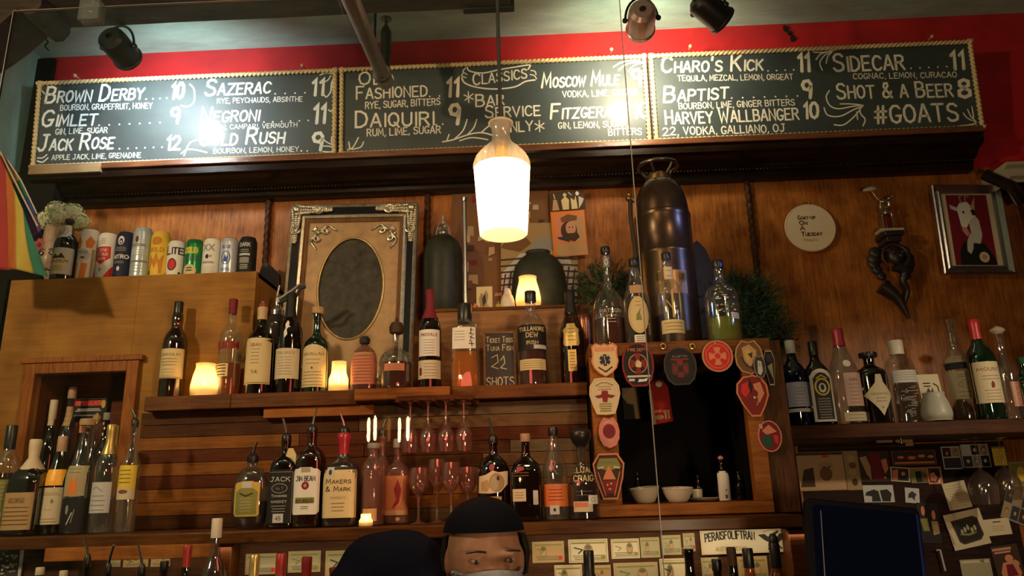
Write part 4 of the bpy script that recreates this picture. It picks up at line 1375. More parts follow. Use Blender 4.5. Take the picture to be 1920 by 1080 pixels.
def bottle(px, yt, wpx, Y, zb, prof, gl, label, labels=(), cap=None, capf=.10, sq=2.0, flat_=1.0, liq=None, pour=None, group=None, name='bottle', cat='bottle', cut=None, yb=None, extra=None, seg=28, rz=0.0):
    base_py = yb if yb else 700
    x = None
    ptop = P(px, yt, Y)
    mid = P(px, (yt + base_py) / 2 if yb else yt + 60, Y)
    x = mid.x
    H = ptop.z - zb
    s_ = SC(px, yt + 80, Y)
    hw = wpx / 2 / s_
    N_BOTTLE[0] += 1
    rz = (random.random() - .5) * .12 if rz == 0.0 else rz
    o = thing(name, label, cat, (x, Y, zb + .0008), group, (0, 0, rz))
    pf = PROF[prof]

    def R(zf):
        for (a, b) in zip(pf, pf[1:]):
            if a[1] <= zf <= b[1] and b[1] > a[1]:
                return (a[0] + (b[0] - a[0]) * (zf - a[1]) / (b[1] - a[1])) * hw
        return pf[-1][0] * hw

    def E(zf):
        if sq <= 2:
            return 2.0
        lo = .50
        return sq if zf < lo else (2.0 if zf > .80 else sq + (2 - sq) * (zf - lo) / (.80 - lo))

    top = 1.0 if cut is None else cut
    prof3 = [(r_ * hw, z * H, E(z)) for r_, z in pf if z <= top]
    # finer shoulders
    fine = []
    for a, b in zip(prof3, prof3[1:]):
        fine.append(a)
        if b[1] - a[1] > .05 * H and a[1] > .3 * H:
            fine.append(((a[0] + b[0]) / 2, (a[1] + b[1]) / 2, (a[2] + b[2]) / 2))
    fine.append(prof3[-1])
    MB().lathe(fine, seg, flat=flat_).build('glass_body', gl, o, smooth=50)
    if liq:
        lm, lf = liq
        ring = [(max(.001, r_ * hw * .93 - .0008), z * H + (.006 if i == 0 else 0), E(z)) for i, (r_, z) in enumerate(pf) if z < lf]
        ring.append((max(.001, R(lf) * .93 - .0008), lf * H, E(lf)))
        MB().lathe(ring, seg, flat=flat_).build('liquid', lm, o, smooth=50)

    def surf(u, z, off):
        zf = max(0, min(1, z / H))
        r_, e = R(zf), E(zf)
        uu = max(-.985, min(.985, u / r_)) if r_ > 1e-5 else 0
        return (uu * r_, -flat_ * r_ * (1 - abs(uu) ** e) ** (1 / e) - off, z)

    for lab in labels:
        shape, f0, f1, wf, mat, ops = lab[:6]
        u_c = lab[6] if len(lab) > 6 else 0.0
        lname = lab[7] if len(lab) > 7 else 'label'
        z0, z1 = f0 * H, f1 * H
        hu, hv = hw * wf, (z1 - z0) / 2
        zc = (z0 + z1) / 2
        fn = lambda u, v, of, zc=zc, uc=u_c * hw: surf(u + uc, zc + v, of)
        la = Art(fn, hu, hv, base=.0007, curved=True)
        if shape == 'rect':
            la.draw([('r', -1, -1, 1, 1, mat)])
        elif shape == 'oval':
            la.draw([('d', 0, 0, 1, 1, mat)])
        elif shape == 'diamond':
            la.draw([('p', [(-1, 0), (-.25, -.7), (0, -1), (.25, -.7), (1, 0), (.3, .6), (.2, 1), (-.2, 1), (-.3, .6)], mat)])
        elif shape == 'arch':
            la.draw([('p', [(-1, -1), (1, -1), (1, .72), (.7, .9), (.3, .98), (0, 1), (-.3, .98), (-.7, .9), (-1, .72)], mat)])
        elif shape == 'soft':
            la.draw([('p', [(-.86, -1), (.86, -1), (1, -.88), (1, .82), (.86, .93), (.55, .95), (.45, 1), (-.45, 1), (-.55, .95), (-.86, .93), (-1, .82), (-1, -.88)], mat)])
        elif shape == 'ornate':
            la.draw([('p', [(-.8, -1), (.8, -1), (1, -.8), (.9, .1), (1, .45), (.6, .7), (.5, 1), (-.5, 1), (-.6, .7), (-1, .45), (-.9, .1), (-1, -.8)], mat)])
        elif shape == 'none':
            pass
        lo = None
        if shape != 'none':
            lo = la.build(lname, o)
        if ops:
            pa = Art(fn, hu, hv, base=.0011, curved=True)
            pa.draw(ops)
            pa.build('print', lo if lo is not None else o)
    zt_ = top * H
    rn = R(top) if cut else pf[-1][0] * hw
    if cap:
        kind, cm = cap[0], cap[1]
        cm = C(cm) if isinstance(cm, str) else cm
        ch = capf * H
        if kind == 'screw':
            pr = [(rn * 1.10, -ch), (rn * 1.12, -ch * .98), (rn * 1.12, -.001), (rn * 1.02, .002)]
        elif kind == 'foil':
            pr = [(R((zt_ - ch) / H) * 1.05, -ch), (R((zt_ - ch * .6) / H) * 1.06, -ch * .6), (rn * 1.12, -ch * .25), (rn * 1.12, -.001), (rn * .95, .002)]
        elif kind == 'cork':
            pr = [(rn * .85, -.004), (rn * .9, .001), (rn * 1.5, .002), (rn * 1.55, .004), (rn * 1.55, ch * .9), (rn * 1.35, ch)]
        elif kind == 'bulb':
            pr = [(rn * .9, -.002), (rn * 1.0, .002)] + [(rn * (1.0 + 1.0 * sin(pi * min(1, t * 1.0) * .78)), ch * t) for t in (.15, .3, .45, .6, .75, .88)] + [(rn * 1.2, ch * .97), (.0005, ch)]
        elif kind == 'ball':
            pr = [(rn * .8, -.003)] + [(rn * 1.35 * sin(pi * (.2 + .8 * t)), ch * (t)) for t in (0, .2, .4, .6, .8, .95)] + [(.0003, ch)]
        elif kind == 'wax':
            pr = [(R((zt_ - ch) / H) * 1.16, -ch), (R((zt_ - ch * .8) / H) * 1.14, -ch * .8), (rn * 1.22, -ch * .3), (rn * 1.3, -ch * .2), (rn * 1.3, -.002), (rn, .004)]
        MB().lathe(pr, 20, (0, 0, zt_)).build({'cork': 'stopper', 'bulb': 'stopper', 'ball': 'stopper', 'foil': 'foil', 'wax': 'wax_seal'}.get(kind, 'cap'), cm, o, smooth=50)
    if pour:
        L = pour
        zc = zt_ + .002
        MB().lathe([(rn * .95, -.004), (rn * 1.02, .002), (rn * 1.0, .012), (rn * .6, .020), (rn * .45, .022)], 14, (0, 0, zc)).build('pourer_stopper', CAPB, o)
        lean = .012 * (1 if N_BOTTLE[0] % 2 else -1)
        MB().tube([(0, 0, zc + .018), (lean * .3, -.002, zc + .018 + L * .4), (lean, -.006, zc + .018 + L)], [.0045, .0036, .0030], 8).build('pour_spout', CHROME, o)
    if extra:
        extra(o, R, H, hw, surf)
    return o


def T(t, v, h, mat, w=.8, bold=.15, a=None):
    return ('t', t, -w if a is None else a[0], v, w if a is None else a[1], h, mat, bold)


YL, YLs = -.40, -.40
# --- whisky row on the ledge ---------------------------------------------------
gW = 'whisky row on the ledge'
bottle(328, 568, 44, YL, ZL, 'bulge', G_BROWN, 'brown whisky bottle with a tall cream label, left of the first votive', [
    ('rect', .20, .50, .97, 'cream', [T('LAGAVULIN', .52, .16, 'brown'), *lines(.3, -.1, 3, -.7, .7, 'brown', .035), *lines(-.4, -.8, 3, -.6, .6, 'sepia', .03), ('r', -.95, -.98, .95, -.9, 'sepia')])],
    ('screw', CAPB), .165, liq=(G_DARKLIQ, .72), group=gW, yb=739)
bottle(432, 563, 42, YL, ZL, 'wine', G_CLEAR, 'clear bottle half full of amber with dark red lettering, right of the first votive', [
    ('none', .46, .56, .95, None, [T('BLANTON', -.6, 1.3, 'darkred', .92, .2)]), ('rect', .20, .33, .62, 'cream', [*lines(.7, -.7, 4, -.8, .8, 'black', .16)], -.3)],
    ('foil', 'maroon'), .15, liq=(G_WHISKY, .34), group=gW, yb=738)
bottle(488, 578, 50, YL - .01, ZL, 'wine', G_DARK, 'dark whisky bottle with cream label in front of the soda siphon', [
    ('rect', .12, .63, .96, 'cream', [T('OBAN', .62, .13, 'brown', .4), *lines(.5, -.1, 5, -.35, .35, 'sepia', .03), T('14', -.55, .14, 'brown', .25), ('r', -.94, -.96, .94, -.92, 'sepia')])],
    ('foil', M('tan_foil', (.50, .34, .18), .5)), .14, group=gW, yb=736, sq=2,
    extra=lambda o, R, H, hw, sf: MB().lathe([(.010, H), (.012, H + .004), (.014, H + .012), (.006, H + .016), (.006, H + .022)], 14).build('red_stopper', M('red_stopper', (.28, .06, .04), .4), o))
bottle(543, 552, 47, YL, ZL, 'wine', G_DARK, 'near-black green bottle with pale crest and cream label, under the siphon spout', [
    ('rect', .15, .44, .95, 'paper', [T('TALISKER', .62, .16, 'olive', .72), *lines(.4, -.7, 7, -.6, .6, 'sepia', .03), ('s', [(0, .8), (0, -.9)], .03, 'white')]),
    ('none', .52, .73, .4, None, [('p', [(-.2, -.8), (.3, -.5), (.1, 0), (.5, .2), (.4, .7), (0, .9), (-.3, .5), (-.1, .1), (-.4, -.3)], 'white')])],
    ('foil', 'black'), .24, group=gW, yb=733)
bottle(593, 590, 48, YL, ZL, 'squat', G_GREEN, 'shouldered bottle with a wide cream label and cork stopper, left of the second votive', [
    ('arch', .08, .72 * .83, .99, 'cream', [T('MACALLAN', .48, .12, 'brown', .78), *lines(.28, .1, 2, -.6, .6, 'sepia', .03), ('d', 0, -.12, .08, .05, 'darkred'), *lines(-.3, -.9, 5, -.8, .8, 'sepia', .03)])],
    ('cork', CORK), .09, liq=(G_DARKLIQ, .58), group=gW, yb=731)
bottle(683, 632, 48, YL, ZL, 'flask', G_PINK, 'low flask bottle with a salmon label and dark stopper, right of the second votive', [
    ('rect', .14, .70, .98, 'salmon', [*lines(.75, -.8, 9, -.8, .8, 'brown', .03), ('r', -.9, .80, .9, .95, 'tan')])],
    None, cut=.86, liq=(G_REDW, .6), group=gW, yb=727, flat_=.8, sq=3,
    extra=lambda o, R, H, hw, sf: MB().lathe([(.010, H * .86), (.016, H * .88), (.018, H * .95), (.012, H)], 14).build('stopper', C('charcoal'), o))


def ribs(o, R, H, hw, sf):
    m = MB()
    for i in range(26):
        a = 2 * pi * i / 26
        r_ = hw * 1.0
        m.tube([(cos(a) * R(t) * 1.0, sin(a) * R(t) * 1.0, t * H) for t in (.36, .42, .48, .54)], .0026, 5)
    m.build('ribbed_band', G_CLEAR, o)
    MB().lathe([(R(.97) * .8, H * .80), (R(.97) * 1.5, H * .82), (R(.97) * 1.7, H * .90), (R(.97) * 1.2, H * .97), (.006, H * .985), (.004, H * 1.04)], 18).build('stopper', C('darkbrown'), o)


bottle(743, 602, 62, YL - .015, ZL, 'round', G_CLEAR, 'ribbed round decanter with a dark stopper, on the jutting ledge block', [
    ('rect', .26, .36, .6, 'salmon', [*lines(.5, -.5, 3, -.7, .7, 'sepia', .14)])], None, liq=(G_REDW, .40), cut=.86, group=gW, yb=725, extra=ribs)
bottle(806, 545, 43, YL - .015, ZL, 'wine', G_DARK, 'dark maroon bottle with two pale labels, next to the squat amber one', [
    ('rect', .32, .58, .88, 'white', [T('PIKESVILLE', .5, .2, 'maroon', .8), *lines(.2, -.8, 6, -.6, .6, 'grey', .04)]),
    ('rect', .10, .28, .96, 'paper', [('r', -.85, -.6, -.65, .2, 'maroon'), *lines(.6, -.7, 5, -.5, .8, 'grey', .07)])],
    ('foil', 'maroon'), .30, group=gW, yb=720)
kan = [('s', [(.55, .75), (.8, .7)], .06, 'black'), ('s', [(.62, .9), (.6, .3)], .07, 'black'), ('s', [(.45, .4), (.85, .3)], .06, 'black'), ('s', [(.5, .1), (.85, -.1)], .07, 'black'), ('s', [(.7, .2), (.5, -.4)], .06, 'black'), ('s', [(.45, -.55), (.85, -.6)], .07, 'black'), ('s', [(.66, -.3), (.68, -.85)], .06, 'black')]
bottle(872, 572, 53, YL, ZL, 'slim', G_CLEAR, 'square clear bottle with brush-script white label and amber spirit, left of the small chalk sign', [
    ('rect', .45, .70, .82, 'white', [*lines(.6, -.2, 4, -.85, .1, 'grey', .05), *kan])],
    ('screw', CAPB), .22, sq=5, liq=(G_GLOW, .42), group=gW, yb=718)
bottle(997, 548, 56, YL, ZL, 'wine', G_CLEAR, 'amber whisky bottle with a black three-line label, right of the small chalk sign', [
    ('rect', .36, .625, .97, 'black', [T('TULLAMORE', .5, .3, 'cream', .85), T('DEW', 0, .34, 'cream', .4), T('IRISH', -.55, .25, 'cream', .4), ('r', .1, -.9, .95, -.6, 'lightgrey')]),
    ('rect', .16, .27, .85, 'cream', [*lines(.6, -.6, 4, -.8, .8, 'olive', .09)])],
    ('screw', CAPB), .11, liq=(G_REDW, .55), group=gW, yb=715)
bottle(1072, 548, 48, YL, ZL, 'slope', G_BROWN, 'brown bottle with a gold drop-shaped label and black neck, beside the hatch cabinet', [
    ('ornate', .40, .64, .62, M('gold_label', (.55, .40, .14), .4, .4), [*lines(.5, -.5, 4, -.5, .5, 'brown', .05)], -.1),
    ('rect', .14, .36, .32, M('gold_label', (.55, .40, .14)), [*lines(.7, -.7, 6, -.7, .7, 'brown', .06)], -.1)],
    ('foil', 'black'), .24, liq=(G_DARKLIQ, .66), group=gW, yb=712)
p = P(1099, 660, -.30)
o = thing('copper_tin', 'small copper-coloured tin behind the brown gold-label bottle', 'tin', (p.x, -.30, ZL + .001))
hh = P(1112, 592, -.30).z - ZL
MB().lathe([(.024, 0), (.026, .003), (.026, hh - .02)], 24).build('body', M('copper_tin', (.32, .12, .06), .3, .7), o)
MB().lathe([(.027, hh - .02), (.027, hh - .003), (.025, hh)], 24).build('lid', M('copper_tin2', (.26, .09, .05), .3, .7), o)

# --- bottles on the hatch cabinet ------------------------------------------------
gH = 'bottles on the hatch cabinet'
bottle(1140, 465, 60, -.45, ZT, 'round', G_CLEAR, 'long-necked clear bottle with a round embossed body, first on the hatch cabinet', [
    ('none', .22, .42, .8, None, [T('PATRON', .2, .3, 'lightgrey', .8), *lines(-.1, -.7, 3, -.4, .4, 'lightgrey', .05)]), ('rect', .80, .90, .2, 'grey', [('o', 0, 0, .5, .5, .2, 'white')])],
    ('screw', CAPB), .06, liq=(G_REDW, .30), group=gH, yb=640)
bottle(1193, 487, 50, -.505, ZT, 'slope', G_CLEAR, 'clear bottle with a tall oval cream label and a hanging tag', [
    ('oval', .13, .54, .74, 'cream', [('o', 0, 0, .85, .9, .05, 'gold'), ('p', [(-.3, -.3), (.3, -.3), (.15, .1), (.25, .4), (0, .15), (-.2, .05)], 'olive'), *lines(.7, .5, 2, -.3, .3, 'sepia', .04)]),
    ('rect', .03, .115, .42, 'white', [*lines(.5, -.5, 3, -.7, .7, 'brown', .14)], .0, 'hanging_tag'), ('rect', .58, .68, .5, 'tan', [])],
    ('screw', CAPB), .08, liq=(G_DARKLIQ, .5), group=gH, yb=636)
bottle(1255, 476, 46, -.50, ZT, 'bulge', G_CLEAR, 'clear bottle with slim gold emblem and low cream label before the fire extinguisher', [
    ('rect', .12, .26, .92, 'cream', [*lines(.5, -.5, 3, -.8, .8, 'olive', .12)]),
    ('none', .28, .58, .5, None, [('r', -.15, -1, .15, .9, 'gold'), ('s', [(-.9, .2), (-.2, -.3), (.6, -.2)], .14, 'gold'), ('d', .6, -.6, .25, .14, 'lightgrey')]), ('rect', .70, .84, .36, 'cream', [*lines(.4, -.4, 2, -.6, .6, 'sepia', .1)])],
    ('screw', CAPB), .07, group=gH, yb=634)
emb = []
_r = random.Random(4)
for i in range(34):
    u, v = _r.uniform(-.6, .6), _r.uniform(-.9, .9)
    emb.append(('d', u, v, .05 + .05 * _r.random(), .03 + .03 * _r.random(), _r.choice(['lightgrey', 'white', 'tan', 'grey'])))
bottle(1352, 490, 62, -.50, ZT, 'squat', G_CLEAR, 'wide clear bottle with an embossed face and green spirit, last on the hatch cabinet', [
    ('none', .33, .66, .9, None, emb), ('rect', .27, .34, .26, 'white', [*lines(.4, -.4, 2, -.7, .7, 'grey', .2)], .5)],
    ('screw', CAPB), .09, liq=(G_LIME, .30), group=gH, yb=632)

# --- gin and rum row on the right shelf ----------------------------------------------
gR = 'gin and rum row on the right shelf'
YR = -.31
bottle(1490, 640, 48, YR + .02, ZR, 'wine', G_BLUE, 'dark blue bottle with a lavender-grey label, first on the right shelf beside the greenery', [
    ('rect', .22, .50, .88, M('lavender', (.40, .40, .52), .5), [*lines(.5, 0, 3, -.5, .5, 'grey', .06), *lines(-.3, -.8, 3, -.7, .7, 'grey', .04)]), ('rect', .16, .20, .9, 'lightgrey', [])],
    ('screw', 'lightgrey'), .15, group=gR, yb=795)
bottle(1533, 642, 44, YR, ZR, 'wine', G_DARK, 'near-black bottle with a tall white and gold portrait label', [
    ('arch', .04, .66, .90, 'white', [('p', [(-.78, -.92), (.78, -.92), (.78, .62), (.4, .8), (0, .86), (-.4, .8), (-.78, .62)], 'charcoal'), ('o', 0, .30, .62, .30, .16, 'yellow'), ('d', 0, .26, .34, .18, 'white'), ('d', 0, .28, .17, .11, 'charcoal'),
                                      ('s', [(-.45, .62), (0, .74), (.45, .62)], .12, 'yellow'), *lines(-.15, -.85, 8, -.6, .6, 'grey', .045)])],
    ('screw', CAPB), .16, group=gR, yb=793, sq=4)
bottle(1582, 618, 52, YR, ZR, 'slope', G_CLEAR, 'clear gin bottle with a pink-red cap and a rosy label', [
    ('rect', .18, .52, .62, M('rosy_label', (.50, .32, .26), .5), [T('GIN', .5, .16, 'darkred', .4), *lines(.3, -.8, 6, -.6, .6, 'sepia', .04)], .2), ('rect', .03, .12, .8, 'paper', [*lines(.4, -.4, 2, -.7, .7, 'sepia', .15)], .1), ('none', .58, .66, .3, None, [('d', 0, 0, .9, .9, 'white')])],
    ('foil', M('cherry_cap', (.36, .03, .05), .35)), .18, group=gR, yb=792, sq=3)
bottle(1637, 668, 56, YR - .01, ZR, 'boxy', G_DARK, 'squat black bottle with a pale diamond label', [
    ('diamond', .10, .70, .90, 'paper', [T('HENDRICKS', .0, .10, 'grey', .62), *lines(-.15, -.3, 2, -.4, .4, 'grey', .04), ('d', 0, -.6, .08, .06, 'grey')])],
    ('cork', CAPB), .08, cut=.97, group=gR, yb=792)
tex = [('s', [(_r.uniform(-.8, .6), v), (_r.uniform(-.6, .9), v + .03)], .03, 'lightgrey') for v in [x / 12 - .95 for x in range(22)]]
bottle(1690, 640, 50, YR, ZR, 'slim', G_CLEAR, 'clear textured bottle with a tall white cap, left of the small printed card', [
    ('rect', .47, .62, .94, 'lightgrey', [*lines(.6, -.5, 4, -.8, .8, 'grey', .07)]), ('none', .04, .46, .8, None, tex)],
    ('screw', M('white_cap', (.72, .66, .56), .4)), .17, group=gR, yb=791, sq=3)
bottle(1797, 600, 58, YR + .10, ZR, 'flare', G_CLEAR, 'clear bottle with a flared neck and two cream labels, behind the unlit votive', [
    ('rect', .22, .48, .95, 'paper', [T('TITOS', -.1, .26, 'sepia', .5), ('o', 0, .05, .6, .3, .04, 'sepia'), *lines(.75, .6, 2, -.7, .7, 'sepia', .05), *lines(-.5, -.8, 2, -.7, .7, 'sepia', .05)]),
    ('rect', .50, .565, .96, 'charcoal', []), ('rect', .57, .63, .85, 'paper', [('d', .6, 0, .2, .6, 'grey'), *lines(.3, -.3, 2, -.7, .2, 'sepia', .16)])],
    None, group=gR, yb=787)
bottle(1842, 600, 50, YR, ZR, 'wine', G_GREEN, 'green bottle with red cap and long cream label, right of the flared clear one', [
    ('rect', .16, .56, .98, 'paper', [T('MOUNT', .55, .15, 'darkred', .78), ('p', [(-.1, -.3), (.12, -.26), (.15, -.05), (0, .06), (-.12, -.1)], 'darkred'), *lines(-.4, -.85, 4, -.6, .6, 'sepia', .03), *lines(.3, .15, 2, -.6, .6, 'sepia', .03)])],
    ('foil', M('red_cap', (.50, .03, .03), .35)), .20, group=gR, yb=785)
bottle(1887, 625, 40, YR, ZR, 'flare', G_CLEAR, 'clear bottle with a pale ball stopper near the right edge of the shelf', [
    ('rect', .14, .42, .4, M('rust_label', (.32, .12, .07), .4), [*lines(.7, -.7, 4, -.6, .6, 'tan', .05)])], ('ball', M('wood_ball', (.50, .42, .32), .5)), .09, group=gR, yb=784)
bottle(1926, 672, 40, YR + .03, ZR, 'wine', G_GREEN, 'green bottle with a round pale label, last one at the picture edge', [
    ('oval', .22, .52, .8, 'lightgrey', [('o', 0, 0, .7, .7, .06, 'grey')])], ('screw', 'darkgreen'), .1, group=gR, yb=783)

# --- bottles at the left end of the bottle shelf, in front of the alcove -----------------
gA = 'bottles before the alcove'
YB = -.64
bottle(10, 800, 50, YB, ZS, 'wine', G_CLEAR, 'bottle with black cap and orange-striped label at the far left of the bottle shelf', [
    ('rect', .06, .50, .97, 'olive', [('d', .1, -.45, .62, .34, 'lightgrey'), ('d', .1, -.45, .48, .26, 'orange'), *lines(.85, .2, 5, -.8, .8, 'note', .05)])], ('screw', CAPB), .22, liq=(G_DARKLIQ, .56), group=gA, yb=985)
bottle(57, 826, 62, YB - .02, ZS, 'squat', G_DARK, 'squat black bottle with kraft label and a cream tax strip over its neck', [
    ('rect', .06, .44, .98, 'kraft', [T('GEORGE', .45, .24, 'brown', .5), *lines(.2, -.7, 5, -.8, .8, 'brown', .05)])],
    ('foil', M('strip_paper', (.62, .50, .33), .6)), .32, sq=4, group=gA, yb=984)
bottle(108, 820, 44, YB, ZS, 'slope', G_DARK, 'dark bottle with an orange glow painted on its shoulder and plain cream label', [
    ('rect', .10, .47, .98, 'paper', [*lines(.7, .6, 2, -.8, .8, 'sepia', .03), ('d', .3, .25, .1, .12, 'olive'), T('44', -.25, .12, 'yellow', .3), *lines(-.7, -.85, 2, -.8, .8, 'sepia', .03)]),
    ('rect', .49, .655, .80, M('painted_glow', (.95, .45, .03), .4), [])],  # candlelight through the bottle, painted as an orange patch
    ('screw', M('tan_cap', (.42, .26, .17), .5)), .16, group=gA, yb=983)
bottle(152, 800, 50, YB, ZS, 'slope', G_SMOKE, 'ornate grey glass bottle with a painted label and dark foot', [
    ('rect', .34, .62, .76, 'note', [('p', [(-.5, -.9), (-.2, .4), (.1, -.2), (.3, .5), (.5, -.9)], 'orange'), *lines(.8, .55, 2, -.6, .6, 'olive', .06)]), ('rect', .03, .32, .96, 'black', [('d', -.2, .3, .12, .3, 'grey'), ('s', [(-.1, -.6), (.2, .1)], .08, 'lightgrey'), ('s', [(.2, -.5), (.35, .3)], .06, 'grey')])],
    ('cork', CORK), .07, group=gA, yb=986)
bottle(200, 798, 44, YB, ZS, 'wine', G_CLEAR, 'clear bottle with gold neck foil and a square grey label', [
    ('rect', .18, .46, .86, 'lightgrey', [('s', [(-.6, .5), (-.2, .7), (.4, .4)], .08, 'grey'), *lines(.1, -.8, 4, -.7, .7, 'grey', .05)])],
    ('foil', M('gold_foil', (.45, .32, .10), .35, .6)), .28, liq=(G_WATER, .3), group=gA, yb=985)
bottle(243, 800, 36, YB, ZS, 'wine', G_CLEAR, 'slim clear bottle with a yellow and white label at the alcove edge', [
    ('rect', .30, .62, .94, 'yellow', [('r', -1, -1, 1, -.35, 'paper'), ('d', 0, -.55, .5, .12, 'brown'), *lines(.7, 0, 4, -.7, .7, 'olive', .06)])], None, pour=.028, liq=(G_WATER, .5), group=gA, yb=984)
# inside the alcove
gI = 'bottles inside the alcove'
YI = -.30
bottle(88, 752, 34, YI, ZS, 'wine', G_DARK, 'dark wine bottle with white neck band, deep in the alcove', [('rect', .80, .93, .34, 'paper', [])], ('screw', 'paper'), .15, group=gI, yb=960)
bottle(122, 728, 38, YI + .05, ZS, 'wine', G_SMOKE, 'tall bottle with cork-brown cap, tallest one in the alcove', [('rect', .72, .86, .36, 'tan', [*lines(.5, -.5, 3, -.8, .8, 'sepia', .1)])], ('screw', M('tan_cap', (.42, .26, .17))), .08, group=gI, yb=960)
bottle(147, 793, 34, YI - .03, ZS, 'slope', G_DARK, 'dark bottle with a rosy cap below the red-lettered card', [('rect', .3, .55, .8, 'paper', [])], ('screw', 'salmon'), .1, group=gI, yb=960)
bottle(171, 793, 34, YI + .05, ZS, 'slope', G_SMOKE, 'grey glass bottle with a pale bulbous cap in the alcove', [], ('ball', 'kraft'), .1, group=gI, yb=960)
bottle(191, 776, 34, YI - .03, ZS, 'wine', G_DARK, 'black bottle with speckled silver neck in the alcove', [('none', .74, .95, .3, None, [('d', -.3, .6, .25, .12, 'white'), ('d', .2, .2, .3, .12, 'white'), ('d', -.2, -.3, .3, .14, 'white')])], ('screw', 'grey'), .06, group=gI, yb=960)
bottle(211, 800, 28, YI + .05, ZS, 'slope', G_CLEAR, 'narrow clear bottle with gold-brown neck against the alcove frame', [], ('foil', 'gold'), .3, group=gI, yb=960)

# --- middle of the bottle shelf ---------------------------------------------------------
gM = 'pour bottles on the bottle shelf'
bottle(470, 866, 72, YB, ZS, 'orb', G_SMOKE, 'broad round flask with gold-framed label and pourer, first of the four pour bottles', [
    ('soft', .18, .70, .66, 'gold', [('p', [(-.82, -.9), (.82, -.9), (.86, .4), (.5, .6), (-.5, .6), (-.86, .4)], 'olive'), ('r', -.38, .62, .38, .95, 'lightgrey'), ('s', [(-.5, .3), (0, .15), (.5, .3)], .12, 'darkbrown'), *lines(0, -.7, 5, -.5, .5, 'note', .05)])],
    None, pour=.035, liq=(G_DARKLIQ, .4), flat_=.6, group=gM, yb=985)
jd = [T('JACK', .56, .16, 'lightgrey', .8, .16), ('o', 0, .30, .62, .17, .06, 'grey'), T('No 7', .24, .10, 'grey', .3, .14), T('Tennessee', -.02, .09, 'lightgrey', .62), T('WHISKEY', -.24, .09, 'lightgrey', .62), *lines(-.36, -.56, 3, -.6, .6, 'grey', .03), ('r', -.42, -.97, .42, -.64, 'lightgrey'), T('45', -.88, .14, 'black', .2),
      ('o', 0, .0, .99, .99, .0, 'grey'), ('r', -.99, .9, .99, .92, 'grey'), ('r', -.99, -.99, -.96, .92, 'grey'), ('r', .96, -.99, .99, .92, 'grey')]


def lamp_reflection(o, R, H, hw, sf):  # reflection of a lamp shade, painted as a cream patch
    a = Art(lambda u, v, of: (.022 + u, -.018 - of + .1 * u, H * .80 + v), .016, .026, base=.001)
    a.draw([('p', [(-.9, .2), (-.5, 1), (.3, 1), (.9, .3), (.9, -.6), (.7, -1), (-.2, -.7), (-.9, -.3)], 'cream')])
    a.build('painted_reflection', o)


bottle(533, 828, 48, YB, ZS, 'boxy', G_DARK, 'square black-labelled whiskey bottle with pourer and a painted cream reflection at its neck', [('rect', .05, .66, .96, 'black', jd)], None, pour=.045, sq=6, group=gM, yb=985, extra=lamp_reflection)
bottle(582, 812, 52, YB, ZS, 'boxy', G_BROWN, 'square bourbon bottle with a white label and red seal, tallest pour bottle', [
    ('soft', .13, .62, .96, 'white', [T('JIM BEAM', .42, .2, 'black', .72, .17), ('d', 0, .22, .28, .17, 'darkred'), ('d', 0, .22, .12, .08, 'tan'), ('r', -.7, -.52, .7, -.28, 'olive'), T('BOURBON', -.52, .16, 'black', .66), *lines(-.66, -.74, 2, -.3, .3, 'grey', .03), ('r', -.34, .80, .34, .98, 'note')])],
    None, pour=.05, sq=5, liq=(G_DARKLIQ, .72), group=gM, yb=985)
bottle(643, 815, 64, YB, ZS, 'squat', G_SMOKE, 'wide square bottle with red wax neck and cream label, last of the four pour bottles', [
    ('rect', .09, .60, .97, 'cream', [T('Makers', .42, .2, 'darkbrown', .80, .17, (-.75, .72)), T('& Mark', .10, .2, 'darkbrown', .7, .17, (-.75, .7)), T('WHISKY', -.22, .1, 'sepia', .45), *lines(-.4, -.7, 3, -.4, .4, 'sepia', .04), ('r', -.72, .72, -.28, 1.12, 'lightgrey'), ('d', -.5, .9, .1, .12, 'charcoal')])],
    ('wax', M('red_wax', (.34, .02, .035), .25)), .22, pour=.04, sq=5, liq=(G_DARKLIQ, .66), group=gM, yb=978)
bottle(699, 833, 44, YB, ZS, 'slim', G_PINK, 'frosted pinkish bottle behind the small square votive', [('none', .7, .8, .3, None, [('d', 0, 0, .5, .4, 'charcoal')]), ('rect', .05, .2, .6, 'tan', [])], ('screw', 'grey'), .06, liq=(glass('pink_spirit', (.75, .45, .36), .02, .04, .3, (.42, .22, .16)), .6), group=gM, yb=975)
bottle(745, 825, 48, YB + .06, ZS, 'squat', G_PINK, 'square bottle with orange-red label, left of the added stemmed glasses', [
    ('rect', .1, .56, .94, M('ember_label', (.42, .15, .06), .5), [('p', [(-.3, -.7), (.1, -.2), (-.1, .3), (.2, .8), (.5, .3), (.3, -.4)], 'darkred'), ('s', [(.3, -.5), (.6, 0), (.5, .5)], .1, 'salmon'), ('r', -.9, -.98, .9, -.75, 'tan')])], ('screw', 'grey'), .1, sq=4, group=gM, yb=975)
bottle(716, 818, 34, YB + .10, ZS, 'wine', G_PINK, 'pinkish clear bottle between the frosted one and the orange-labelled one', [], None, pour=.03, group=gM, yb=970)
